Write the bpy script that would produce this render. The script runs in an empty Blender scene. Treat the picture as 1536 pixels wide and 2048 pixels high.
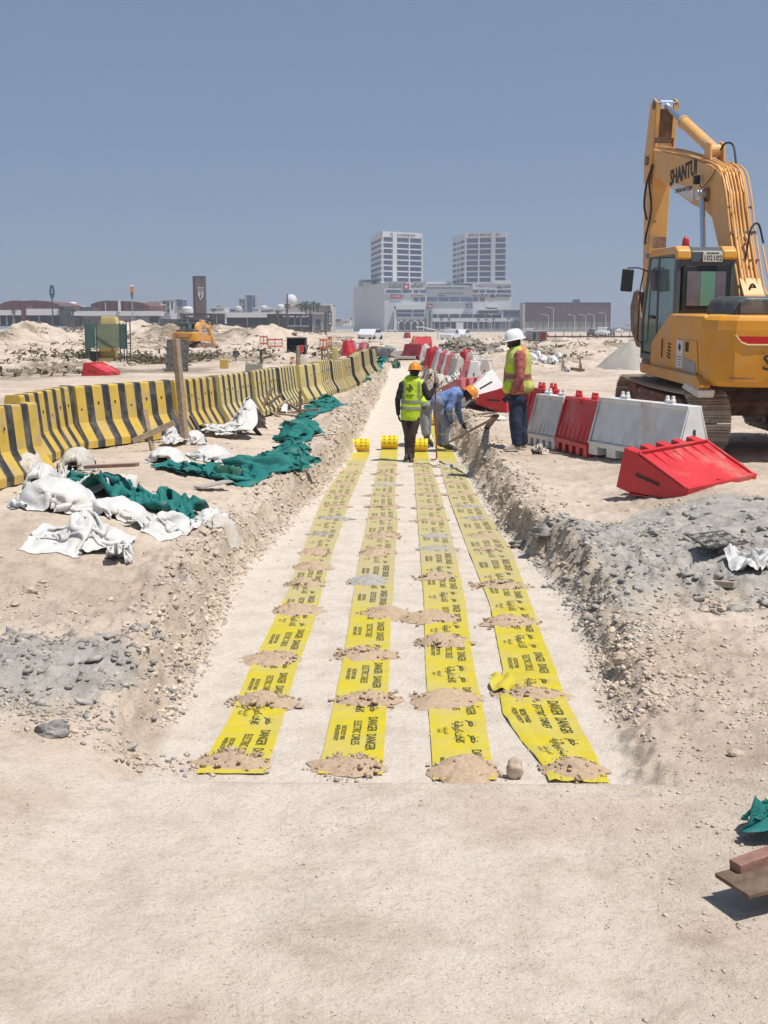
import bpy, math, random
import numpy as np
from mathutils import Vector, Matrix, Euler
R = math.radians
random.seed(7)
sc = bpy.context.scene
col = sc.collection

# ---------------------------------------------------------------- camera
FPX, W0, H0 = 2600.0, 1536, 2048
CAMZ = 2.35
YAW = math.atan(49 / FPX)
PITCH = math.atan(368 / FPX)
cd = bpy.data.cameras.new('camera')
cam = bpy.data.objects.new('camera', cd); col.objects.link(cam)
cd.sensor_fit = 'VERTICAL'; cd.sensor_height = 36.0; cd.lens = FPX / H0 * 36.0
cd.clip_start = 0.1; cd.clip_end = 9000
cam.location = (0, 0, CAMZ)
cam.rotation_euler = (math.pi / 2 - PITCH, 0, YAW)
sc.camera = cam
CM = Euler((math.pi / 2 - PITCH, 0, YAW)).to_matrix()

# ---------------------------------------------------------------- daylight
SUN_EL, SUN_AZ = 66.0, 122.0          # azimuth measured clockwise from +Y (to the right of and a little behind the camera)
w = bpy.data.worlds.new('World'); sc.world = w; w.use_nodes = True
nt = w.node_tree; bg = nt.nodes['Background']
sky = nt.nodes.new('ShaderNodeTexSky'); sky.sky_type = 'NISHITA'; sky.sun_disc = False
sky.sun_elevation = R(SUN_EL); sky.sun_rotation = R(SUN_AZ)
sky.air_density = 0.6; sky.dust_density = 0.3; sky.ozone_density = 1.0
# dusty, evenly bright desert sky: the physical sky blended with its own even dust-haze colour
mxs = nt.nodes.new('ShaderNodeMixRGB'); mxs.inputs['Fac'].default_value = 0.65
SKYS = 0.058
mxs.inputs['Color2'].default_value = (0.152 / SKYS, 0.216 / SKYS, 0.325 / SKYS, 1)
nt.links.new(sky.outputs[0], mxs.inputs['Color1']); nt.links.new(mxs.outputs[0], bg.inputs['Color'])
bg.inputs['Strength'].default_value = SKYS
sl = bpy.data.lights.new('sun', 'SUN'); sl.energy = 3.9; sl.angle = R(0.5); sl.color = (1.0, 0.95, 0.87)
so = bpy.data.objects.new('sun', sl); col.objects.link(so)
_d = Vector((math.sin(R(SUN_AZ)) * math.cos(R(SUN_EL)), math.cos(R(SUN_AZ)) * math.cos(R(SUN_EL)), math.sin(R(SUN_EL))))
so.rotation_euler = _d.to_track_quat('Z', 'Y').to_euler(); so.location = (10, -10, 30)
sc.view_settings.view_transform = 'Standard'; sc.view_settings.look = 'None'
sc.view_settings.exposure = 0.50; sc.view_settings.gamma = 1.0; sc.view_settings.use_curve_mapping = False

# ---------------------------------------------------------------- helpers
def ray(px, py):
    return CM @ Vector(((px - W0 / 2) / FPX, (H0 / 2 - py) / FPX, -1.0))
def P(px, py, z=0.6):
    d = ray(px, py); t = (z - CAMZ) / d.z
    return Vector((d.x * t, d.y * t, z))
def at(px, py, Y):
    d = ray(px, py); t = Y / d.y
    return Vector((d.x * t, Y, CAMZ + d.z * t))

def tag(o, label=None, cat=None, group=None, kind=None):
    if label: o['label'] = label
    if cat: o['category'] = cat
    if group: o['group'] = group
    if kind: o['kind'] = kind
    return o
def empty(name, loc=(0, 0, 0), rot=(0, 0, 0), label=None, cat=None, group=None, scale=None):
    o = bpy.data.objects.new(name, None); col.objects.link(o)
    o.location = loc; o.rotation_euler = rot; o.empty_display_size = 0.1
    if scale: o.scale = (scale,) * 3 if not hasattr(scale, '__len__') else scale
    return tag(o, label, cat, group)
def place(name, mesh, parent=None, loc=(0, 0, 0), rot=(0, 0, 0), scale=(1, 1, 1)):
    o = bpy.data.objects.new(name, mesh); col.objects.link(o)
    o.location = loc; o.rotation_euler = rot; o.scale = scale
    if parent: o.parent = parent
    return o
_kids = None
def copy_tree(o, parent=None):
    c = o.copy(); col.objects.link(c); c.parent = parent
    for ch in list(o.children): copy_tree(ch, c)
    return c

ORD = ['first', 'second', 'third', 'fourth', 'fifth', 'sixth', 'seventh', 'eighth', 'ninth', 'tenth', 'eleventh', 'twelfth',
       'thirteenth', 'fourteenth', 'fifteenth', 'sixteenth', 'seventeenth', 'eighteenth', 'nineteenth', 'twentieth', 'twenty-first', 'twenty-second', 'twenty-third']

# value noise
_rs = np.random.RandomState(11)
_T = [_rs.rand(256, 256) for _ in range(8)]
def vn(x, y, s=0):
    T = _T[s % 8]
    x = np.asarray(x, float) + 37.7 * s; y = np.asarray(y, float) + 91.3 * s
    xi = np.floor(x).astype(int); yi = np.floor(y).astype(int)
    fx = x - xi; fy = y - yi
    fx = fx * fx * (3 - 2 * fx); fy = fy * fy * (3 - 2 * fy)
    a = T[xi & 255, yi & 255]; b = T[(xi + 1) & 255, yi & 255]; c = T[xi & 255, (yi + 1) & 255]; d = T[(xi + 1) & 255, (yi + 1) & 255]
    return (a * (1 - fx) + b * fx) * (1 - fy) + (c * (1 - fx) + d * fx) * fy * 1.0
def fbm(x, y, octv=4, s=0, gain=0.5):
    t = 0; a = 1.0; n = 0
    for i in range(octv):
        t = t + a * vn(x * 2.03 ** i, y * 2.03 ** i, s + i); n += a; a *= gain
    return t / n                       # 0..1
def rdg(x, y, octv=3, s=0):
    t = 0; a = 1.0; n = 0
    for i in range(octv):
        t = t + a * (1 - np.abs(2 * vn(x * 2.1 ** i, y * 2.1 ** i, s + i) - 1)); n += a; a *= 0.5
    return t / n
def ss(a, b, x):
    t = np.clip((x - a) / (b - a), 0, 1); return t * t * (3 - 2 * t)

# materials
MATS = {}
def mat(name, color, rough=0.7, var=0.12, scale=6.0, bump=0.0, bscale=40.0, metal=0.0, color2=None, spec=0.4, thresh=None, coat=0.0, trans=0.0, dirt=None, dirtamt=0.0, alpha=None):
    if name in MATS: return MATS[name]
    m = bpy.data.materials.new(name); m.use_nodes = True; n = m.node_tree.nodes; l = m.node_tree.links
    b = n['Principled BSDF']; b.inputs['Roughness'].default_value = rough; b.inputs['Metallic'].default_value = metal
    b.inputs['Specular IOR Level'].default_value = spec
    if coat: b.inputs['Coat Weight'].default_value = coat
    tc = n.new('ShaderNodeTexCoord')
    nz = n.new('ShaderNodeTexNoise'); nz.inputs['Scale'].default_value = scale; nz.inputs['Detail'].default_value = 6; nz.inputs['Roughness'].default_value = 0.65
    l.new(tc.outputs['Object'], nz.inputs['Vector'])
    cr = n.new('ShaderNodeValToRGB'); l.new(nz.outputs['Fac'], cr.inputs['Fac'])
    c = color; lo = tuple(x * (1 - var) for x in c); hi = tuple(min(1, x * (1 + var)) for x in c)
    if color2: lo = c; hi = color2
    a0, a1 = thresh if thresh else (0.35, 0.65)
    cr.color_ramp.elements[0].position = a0; cr.color_ramp.elements[0].color = (*lo, 1)
    cr.color_ramp.elements[1].position = a1; cr.color_ramp.elements[1].color = (*hi, 1)
    out = cr.outputs['Color']
    if dirt:
        n2 = n.new('ShaderNodeTexNoise'); n2.inputs['Scale'].default_value = scale * 0.6; n2.inputs['Detail'].default_value = 8; n2.inputs['Roughness'].default_value = 0.7
        l.new(tc.outputs['Object'], n2.inputs['Vector'])
        r2 = n.new('ShaderNodeValToRGB'); l.new(n2.outputs['Fac'], r2.inputs['Fac'])
        r2.color_ramp.elements[0].position = 0.62 - 0.35 * dirtamt; r2.color_ramp.elements[1].position = 0.80 - 0.2 * dirtamt
        mx = n.new('ShaderNodeMixRGB'); l.new(r2.outputs['Color'], mx.inputs['Fac']); l.new(out, mx.inputs['Color1']); mx.inputs['Color2'].default_value = (*dirt, 1)
        out = mx.outputs['Color']
    l.new(out, b.inputs['Base Color'])
    if bump:
        n3 = n.new('ShaderNodeTexNoise'); n3.inputs['Scale'].default_value = bscale; n3.inputs['Detail'].default_value = 5
        l.new(tc.outputs['Object'], n3.inputs['Vector'])
        bp = n.new('ShaderNodeBump'); bp.inputs['Strength'].default_value = bump; bp.inputs['Distance'].default_value = 0.02
        l.new(n3.outputs['Fac'], bp.inputs['Height']); l.new(bp.outputs['Normal'], b.inputs['Normal'])
    if trans:
        b.inputs['Transmission Weight'].default_value = trans
    if alpha is not None:
        b.inputs['Alpha'].default_value = alpha
    MATS[name] = m
    return m

def crom(pts, n=6):
    """smooth curve through points"""
    p = [Vector(q) for q in pts]; p = [p[0] * 2 - p[1]] + p + [p[-1] * 2 - p[-2]]; out = []
    for i in range(1, len(p) - 2):
        for k in range(n):
            t = k / n; a, b, c, d = p[i - 1], p[i], p[i + 1], p[i + 2]
            out.append(.5 * ((2 * b) + (c - a) * t + (2 * a - 5 * b + 4 * c - d) * t * t + (3 * b - a - 3 * c + d) * t ** 3))
    return out + [p[-2]]
class MB:
    """collects shapes; build() links them as one mesh object"""
    def __init__(s): s.v = []; s.f = []; s.mi = []; s.cur = 0; s.sm = []; s.smooth = False
    def add(s, vs, fs):
        o = len(s.v); s.v += [tuple(q) for q in vs]
        for f in fs: s.f.append(tuple(i + o for i in f)); s.mi.append(s.cur); s.sm.append(s.smooth)
        return s
    def box(s, c, d, rot=None):
        x, y, z = d[0] / 2, d[1] / 2, d[2] / 2
        vs = [Vector(q) for q in ((-x, -y, -z), (x, -y, -z), (x, y, -z), (-x, y, -z), (-x, -y, z), (x, -y, z), (x, y, z), (-x, y, z))]
        if rot is not None:
            M = rot if isinstance(rot, Matrix) else Euler(rot).to_matrix(); vs = [M @ q for q in vs]
        c = Vector(c)
        return s.add([q + c for q in vs], [(0, 3, 2, 1), (4, 5, 6, 7), (0, 1, 5, 4), (1, 2, 6, 5), (2, 3, 7, 6), (3, 0, 4, 7)])
    def box2(s, a, b):
        return s.box([(a[i] + b[i]) / 2 for i in range(3)], [abs(b[i] - a[i]) for i in range(3)])
    def prism(s, poly, axis, a, b):
        """poly: 2D points; extruded from a to b along axis ('x': poly=(y,z), 'y': poly=(x,z), 'z': poly=(x,y))"""
        def m(p, t):
            return {'x': (t, p[0], p[1]), 'y': (p[0], t, p[1]), 'z': (p[0], p[1], t)}[axis]
        n = len(poly); vs = [m(p, a) for p in poly] + [m(p, b) for p in poly]
        fs = [tuple(range(n))[::-1], tuple(range(n, 2 * n))] + [(i, (i + 1) % n, n + (i + 1) % n, n + i) for i in range(n)]
        return s.add(vs, fs)
    def cyl(s, p0, p1, r0, r1=None, n=12, cap=True):
        r1 = r0 if r1 is None else r1
        p0 = Vector(p0); p1 = Vector(p1); d = (p1 - p0).normalized()
        u = d.orthogonal().normalized(); v = d.cross(u)
        vs = [p0 + (u * math.cos(2 * math.pi * i / n) + v * math.sin(2 * math.pi * i / n)) * r0 for i in range(n)]
        vs += [p1 + (u * math.cos(2 * math.pi * i / n) + v * math.sin(2 * math.pi * i / n)) * r1 for i in range(n)]
        fs = [(i, (i + 1) % n, n + (i + 1) % n, n + i) for i in range(n)]
        if cap: fs += [tuple(range(n))[::-1], tuple(range(n, 2 * n))]
        return s.add(vs, fs)
    def beam(s, p0, p1, wx, wz, up=(0, 0, 1)):
        p0 = Vector(p0); p1 = Vector(p1); d = (p1 - p0); L = d.length; d.normalize()
        u = d.cross(Vector(up));
        if u.length < 1e-4: u = d.cross(Vector((0, 1, 0)))
        u.normalize(); v = u.cross(d)
        vs = []
        for q in (p0, p1):
            for a, b in ((-1, -1), (1, -1), (1, 1), (-1, 1)): vs.append(q + u * a * wx / 2 + v * b * wz / 2)
        return s.add(vs, [(3, 2, 1, 0), (4, 5, 6, 7), (0, 1, 5, 4), (1, 2, 6, 5), (2, 3, 7, 6), (3, 0, 4, 7)])
    def tube(s, pts, r, n=8, cap=True):
        pts = [Vector(p) for p in pts]; k = len(pts); rr = r if hasattr(r, '__len__') else [r] * k
        vs = []; u = None
        for i, p in enumerate(pts):
            d = (pts[min(i + 1, k - 1)] - pts[max(i - 1, 0)]).normalized()
            if u is None: u = d.orthogonal().normalized()
            u = (u - d * u.dot(d)); u = u.normalized() if u.length > 1e-5 else d.orthogonal().normalized()
            v = d.cross(u)
            vs += [p + (u * math.cos(2 * math.pi * j / n) + v * math.sin(2 * math.pi * j / n)) * rr[i] for j in range(n)]
        fs = [(i * n + j, i * n + (j + 1) % n, (i + 1) * n + (j + 1) % n, (i + 1) * n + j) for i in range(k - 1) for j in range(n)]
        if cap: fs += [tuple(range(n))[::-1], tuple(range((k - 1) * n, k * n))]
        return s.add(vs, fs)
    def lathe(s, prof, n=16, c=(0, 0, 0), sx=1, sy=1):
        vs = []; k = len(prof)
        for r, z in prof:
            vs += [(c[0] + r * sx * math.cos(2 * math.pi * j / n), c[1] + r * sy * math.sin(2 * math.pi * j / n), c[2] + z) for j in range(n)]
        fs = [(i * n + j, i * n + (j + 1) % n, (i + 1) * n + (j + 1) % n, (i + 1) * n + j) for i in range(k - 1) for j in range(n)]
        fs += [tuple(range(n))[::-1], tuple(range((k - 1) * n, k * n))]
        return s.add(vs, fs)
    def grid(s, pts, nu, nv):
        """pts row-major nv rows of nu"""
        return s.add(pts, [(j * nu + i, j * nu + i + 1, (j + 1) * nu + i + 1, (j + 1) * nu + i) for j in range(nv - 1) for i in range(nu - 1)])
    def caps(s, p0, p1, r0, r1, flat=1.0, axis=None, n=14):
        """tapered capsule; flat<1 squeezes it across 'axis' (default y)"""
        p0 = Vector(p0); p1 = Vector(p1); d = p1 - p0; L = d.length
        d = d.normalized() if L > 1e-6 else Vector((0, 0, 1))
        a = Vector(axis) if axis else Vector((0, 1, 0))
        a = a - d * a.dot(d)
        if a.length < 1e-3: a = d.orthogonal()
        a.normalize(); b = d.cross(a)
        rings = []
        for t in (-80, -50, -20, 0): rings.append((p0 + d * r0 * math.sin(R(t)) * min(1, 1), r0 * math.cos(R(t))))
        for t in (0, 20, 50, 80): rings.append((p1 + d * r1 * math.sin(R(t)), r1 * math.cos(R(t))))
        vs = []
        for c, r in rings: vs += [c + a * flat * r * math.cos(2 * math.pi * j / n) + b * r * math.sin(2 * math.pi * j / n) for j in range(n)]
        k = len(rings)
        fs = [(i * n + j, i * n + (j + 1) % n, (i + 1) * n + (j + 1) % n, (i + 1) * n + j) for i in range(k - 1) for j in range(n)]
        fs += [tuple(range(n))[::-1], tuple(range((k - 1) * n, k * n))]
        return s.add(vs, fs)
    def mesh(s, name, mats):
        me = bpy.data.meshes.new(name); me.from_pydata(s.v, [], s.f)
        for m in (mats if isinstance(mats, (list, tuple)) else [mats]): me.materials.append(m)
        if any(s.mi): me.polygons.foreach_set('material_index', s.mi)
        if any(s.sm): me.polygons.foreach_set('use_smooth', s.sm)
        me.update(); return me
    def build(s, name, mats, parent=None, loc=(0, 0, 0), rot=(0, 0, 0), bevel=0.0, seg=2, smooth=False, fix=True):
        if smooth: s.sm = [True] * len(s.f)
        me = s.mesh(name, mats)
        if fix: fixn(me)
        o = place(name, me, parent, loc, rot)
        if bevel:
            b = o.modifiers.new('bevel', 'BEVEL'); b.width = bevel; b.segments = seg; b.limit_method = 'ANGLE'; b.angle_limit = R(35); b.harden_normals = False
        return o
import bmesh
def fixn(me):
    bm = bmesh.new(); bm.from_mesh(me); bmesh.ops.recalc_face_normals(bm, faces=bm.faces); bm.to_mesh(me); bm.free()

def blob(name, mb, mt, parent=None, voxel=0.012, smooth=4, noise=0.0, nscale=8.0, seed=1):
    """union of overlapping volumes as ONE continuous smooth surface"""
    me = mb.mesh('tmp', []); fixn(me)
    o = bpy.data.objects.new('tmp', me); col.objects.link(o)
    r = o.modifiers.new('r', 'REMESH'); r.mode = 'VOXEL'; r.voxel_size = voxel; r.use_smooth_shade = True
    s = o.modifiers.new('s', 'SMOOTH'); s.iterations = smooth; s.factor = 0.5
    dg = bpy.context.evaluated_depsgraph_get()
    m2 = bpy.data.meshes.new_from_object(o.evaluated_get(dg)); m2.name = name
    bpy.data.objects.remove(o)
    if noise:
        n = len(m2.vertices); co = np.empty(n * 3); m2.vertices.foreach_get('co', co); co = co.reshape(-1, 3)
        no = np.empty(n * 3); m2.vertices.foreach_get('normal', no); no = no.reshape(-1, 3)
        u = co[:, 0] * nscale + co[:, 1] * nscale * .7; v = co[:, 2] * nscale * .8 + co[:, 1] * nscale * .6
        d = rdg(u, v, 2, seed) - 0.55 + 0.5 * (rdg(v * 1.3, u * 0.5 + v, 2, seed + 3) - .5)
        co += no * (d * noise)[:, None]; m2.vertices.foreach_set('co', co.ravel())
    m2.materials.clear(); m2.materials.append(mt)
    m2.polygons.foreach_set('use_smooth', [True] * len(m2.polygons))
    return place(name, m2, parent)

def text_mesh(name, s, size, mt, bold=0.0, extrude=0.0, align='CENTER', squash=1.0):
    c = bpy.data.curves.new(name, 'FONT'); c.body = s; c.size = size; c.align_x = align; c.align_y = 'CENTER'
    c.offset = bold; c.extrude = extrude; c.resolution_u = 2
    o = bpy.data.objects.new(name, c); col.objects.link(o)
    dg = bpy.context.evaluated_depsgraph_get()
    m = bpy.data.meshes.new_from_object(o.evaluated_get(dg)); bpy.data.objects.remove(o); bpy.data.curves.remove(c)
    m.materials.clear(); m.materials.append(mt)
    if squash != 1.0: m.transform(Matrix.Diagonal((squash, 1, 1, 1)))
    return m
def wall_text(name, s, size, mt, parent, loc, rz=0.0, rx=90.0, bold=0.0, squash=1.0, extrude=0.01, ry=0.0):
    return place(name, text_mesh(name, s, size, mt, bold, extrude, squash=squash), parent, loc, (R(rx), R(ry), R(rz)))
# ================================================================ small cloth solver: sheets pushed together until they buckle, then left to settle
def cloth(nu, nv, sx, sy, cx, cy, bump=None, seed=0, steps=90, settle=50, bend=.25, z0=.03, iters=4, lift=0.0, sm=1):
    r = np.random.RandomState(seed)
    gx, gy = np.meshgrid(np.linspace(-sx / 2, sx / 2, nu), np.linspace(-sy / 2, sy / 2, nv))
    hx = sx / (nu - 1); hy = sy / (nv - 1)
    bf = bump or (lambda x, y: 0 * x)
    nz = fbm(gx / sx * 5 + seed * 3.3, gy / sy * 5 + seed, 3, seed)
    p = np.stack([gx, gy, bf(gx, gy) + z0 * (.2 + 2.2 * nz) + lift], -1)
    p[..., :2] += (r.rand(nv, nu, 2) - .5) * .3 * min(hx, hy)
    q = p.copy(); kx = cx ** (1 / steps); ky = cy ** (1 / steps)
    hd = math.hypot(hx, hy)
    def sol(a, b, L, k, only_long=False):
        d = b - a; l = np.sqrt((d * d).sum(-1, keepdims=True)) + 1e-9
        c = (l - L) / l * .5 * k
        if only_long: c = np.maximum(c, 0)
        d *= c; a += d; b -= d
    for s in range(steps + settle):
        v = (p - q) * .90; q = p.copy(); p += v; p[..., 2] -= .0022
        if s < steps: p[..., 0] *= kx; p[..., 1] *= ky
        for _ in range(iters):
            for o in (0, 1):
                sol(p[:, o:nu - 1:2], p[:, o + 1:nu:2], hx, 1); sol(p[o:nv - 1:2], p[o + 1:nv:2], hy, 1)
            for o in (0, 1):
                sol(p[o:nv - 1:2, :-1], p[o + 1:nv:2, 1:], hd, .5); sol(p[o:nv - 1:2, 1:], p[o + 1:nv:2, :-1], hd, .5)
            for o in (0, 1):
                sol(p[:, o:nu - 2:4], p[:, o + 2:nu:4], 2 * hx, bend); sol(p[o:nv - 2:4], p[o + 2:nv:4], 2 * hy, bend)
                sol(p[:, o + 2:nu - 2:4], p[:, o + 4:nu:4], 2 * hx, bend); sol(p[o + 2:nv - 2:4], p[o + 4:nv:4], 2 * hy, bend)
            fl = bf(p[..., 0], p[..., 1]) + .004
            hit = p[..., 2] < fl
            p[..., 2] = np.where(hit, fl, p[..., 2])
            if s >= steps or True:
                f = np.where(hit, .35, 0)[..., None]; p[..., :2] = p[..., :2] * (1 - f) + (q[..., :2] * np.array([kx, ky] if s < steps else [1, 1])) * f
    for _ in range(sm):
        m = p.copy(); m[1:-1, 1:-1] = .5 * p[1:-1, 1:-1] + .125 * (p[:-2, 1:-1] + p[2:, 1:-1] + p[1:-1, :-2] + p[1:-1, 2:]); p = m
    p[..., 0] -= (p[..., 0].min() + p[..., 0].max()) / 2; p[..., 1] -= (p[..., 1].min() + p[..., 1].max()) / 2
    return p
# ================================================================ GROUND
_e = [P(px, py, 0) for px, py in ((268, 1560), (330, 1450), (465, 1160), (620, 1000), (690, 925), (755, 800), (785, 733))]
_LY, _LX = [q.y for q in _e], [q.x for q in _e]
def Ledge(Y): return np.interp(Y, _LY, _LX)
_r = [P(px, py, 0) for px, py in ((1290, 1560), (1245, 1450), (1205, 1330), (1150, 1200), (1012, 1060), (932, 925), (862, 800), (840, 733))]
_RY, _RX = [q.y for q in _r], [q.x for q in _r]
def Redge(Y): return np.interp(Y, _RY, _RX)
MOUNDS = [  # px, base py-ish distance Y, half width m, half depth, height
    (55, 118, 3.6, 5, 2.0), (5, 112, 2.2, 4, 1.0), (120, 122, 2.6, 4, 1.35), (92, 128, 2.2, 4, 1.6),
    (255, 165, 3.6, 5, 2.35), (300, 150, 2.4, 4, 1.4), (225, 150, 2.2, 4, 1.1), (340, 140, 3, 4, 1.25),
    (535, 128, 2.7, 4, 1.75), (560, 132, 2.2, 5, 1.55), (500, 140, 3, 4, 1.3), (450, 150, 3, 4, 1.35), (600, 140, 2.8, 4, 1.2),
    (640, 120, 2.0, 3.5, .9), (670, 105, 1.8, 3, .8), (620, 95, 1.6, 2.6, .6), (695, 120, 1.0, 3, .6),
    (100, 85, 2.6, 2, .7), (30, 80, 2.2, 2, .65), (145, 78, 1.8, 1.6, .5), (440, 85, 2.6, 2.5, .35),
    (1000, 95, 3.2, 2, .55), (1150, 90, 3.2, 2.5, .35), (1240, 100, 5, 3, .5), (1180, 120, 4, 3, .5), (1060, 60, 1.8, 1.5, .25)]
def H(x, y):
    x = np.asarray(x, float); y = np.asarray(y, float)
    # bank level either side of the trench, and the low apron in front of it
    wob = 0.5 * (fbm(x * .8, y * .8, 3, 2) - .5)
    bank = 0.10 + (0.20 - .135 * ss(-.5, .8, x) * (1 - ss(10, 14, y))) * ss(6.35, 8.4, y + wob + 0.12 * np.abs(x)) + .05 * ss(9.5, 14, y) + .11 * ss(14, 22, y) + .06 * ss(22, 30, y)
    bank = bank + np.maximum(0, .58 - bank) * ss(1.9, 3.6, np.abs(x)) * ss(9.5, 13, y)
    bank = bank + 0.22 * ss(7.5, 10, y) * (fbm(x * .55, y * .55, 3, 1) - .5) * (1 - .6 * ss(14, 20, y))
    bank = bank + 0.10 * np.exp(-((x - 1.9) / .8) ** 2 - ((y - 11.6) / 1.3) ** 2) + .06 * np.exp(-((x + 2.3) / .5) ** 2 - ((y - 8.0) / .5) ** 2)
    near = 1 - ss(40, 70, y)
    rough = ss(6.3, 7.6, y) * (1 - 0.55 * ss(12, 22, y))
    L = Ledge(y); Rr = Redge(y)
    d0 = np.minimum(x - L, Rr - x)
    edge = np.exp(-np.abs(d0 + 0.25) / .45)
    lump = (rdg(x * 3.1, y * 2.1, 3, 3) - .5) * .085 + (fbm(x * 9, y * 7, 3, 5) - .5) * .07 + (vn(x * 26, y * 20, 6) - .5) * .028
    bank = bank + lump * rough * near * (0.45 + (1.2 - .8 * ss(0, 1, x) * (1 - ss(11, 15, y))) * edge)
    clay = np.exp(-((x - 2.2) / 1.2) ** 2 - ((y - 11.3) / 1.6) ** 2)
    bank = bank + clay * ((rdg(x * 3.2, y * 2.2, 3, 4) - .5) * .20 + (rdg(x * 9, y * 6, 2, 5) - .5) * .07)
    # spoil lip along both trench edges
    bank = bank + near * (0.07 - .05 * ss(0, 1, x) * (1 - ss(11, 15, y))) * np.exp(-((d0 + .38) / .2) ** 2) * ss(8, 10, y) * (vn(x * 1.3, y * .9, 7) * 1.6)
    dn = d0 + (fbm(x * 1.2, y * 1.6, 2, 2) - .5) * .22 + (fbm(x * 4.2, y * 3.2, 3, 6) - .5) * .24 + (vn(x * 17, y * 13, 3) - .5) * .07
    wdt = 0.12 + .16 * vn(x * .7, y * .6, 5)
    T = ss(-1, .15, dn / wdt)
    T = T * ss(6.25, 6.32, y + 0.012 * (vn(x * 6, y * 0 + 3, 2) - .5)) * (1 - ss(78.6, 79.2, y))
    floor = 0.012 * (fbm(x * 2, y * 1.2, 3, 4) - .5) + 0.006 * (vn(x * 14, y * 11, 1) - .5)
    floor = floor + .10 * np.exp(-np.clip(d0, 0, 9) / .06) * (fbm(x * 6, y * 5, 2, 1)) * ss(7, 8, y)
    h = bank * (1 - T) + floor * T
    fg = 1 - ss(6.05, 6.35, y)
    h = h + fg * (0.02 * (fbm(x * 1.1, y * 1.1, 3, 3) - .5) + .008 * (fbm(x * 11, y * 9, 3, 2) - .5))
    h = h + (1 - ss(6.4, 8.5, y)) * .16 * ss(1.25, 2.4, np.abs(x) - .12 * (y - 5)) * (0.4 + fbm(x * 2, y * 2, 3, 1))
    # faint wheel ruts and trodden hollows in the apron
    rut = np.exp(-((x + .75 + .18 * np.sin(y * .9)) / .13) ** 2) + np.exp(-((x - .62 + .15 * np.sin(y * .8 + 1)) / .15) ** 2)
    h = h - fg * .018 * rut * (.4 + .8 * vn(x * 3, y * 1.4, 4)) + fg * .010 * (rdg(x * 4.5, y * 3.0, 3, 6) - .5) * (.3 + 1.2 * vn(x * .8, y * .8, 7))
    # far ground
    far = ss(55, 100, y)
    road = np.exp(-((x + 9.5 - (y - 30) * .02) / 6.5) ** 4) * (1 - ss(62, 75, y))
    h = h + ss(30, 60, y) * (1 - road) * (np.abs(x) > 0) * (fbm(x * .35, y * .12, 3, 5) - .45) * .55 * (1 - .8 * ss(230, 420, y))
    lum = ss(44, 58, y) * (1 - ss(200, 300, y)) * (1 - road) * ss(1.5, 5, np.abs(x - .5))
    h = h + lum * ((rdg(x * .55, y * .16, 3, 2) - .45) * .5 + (fbm(x * 1.6, y * .5, 3, 4) - .5) * .35)
    left = ss(-8, -22, x) * ss(115, 150, y) * (1 - ss(230, 270, y))
    h = h + left * (1.0 + 1.1 * (fbm(x * .11, y * .05, 3, 1) - .5))
    for px, Y, a, b, hh in MOUNDS:
        cx = at(px, 656, Y).x
        g = np.exp(-(np.abs((x - cx) / a) ** 2.0) - ((y - Y) / b) ** 2)
        h = h + .72 * hh * g * (0.45 + 1.1 * fbm(x * .55, y * .22, 4, 3))
    return h
def G(x, y): return float(H(np.array([x]), np.array([y]))[0])
def GP(px, py, z0=0.6):
    """ground point seen at a pixel"""
    z = z0
    for _ in range(6):
        p = P(px, py, z); z = 0.5 * z + 0.5 * G(p.x, p.y)
    p = P(px, py, z); return Vector((p.x, p.y, G(p.x, p.y)))

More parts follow.
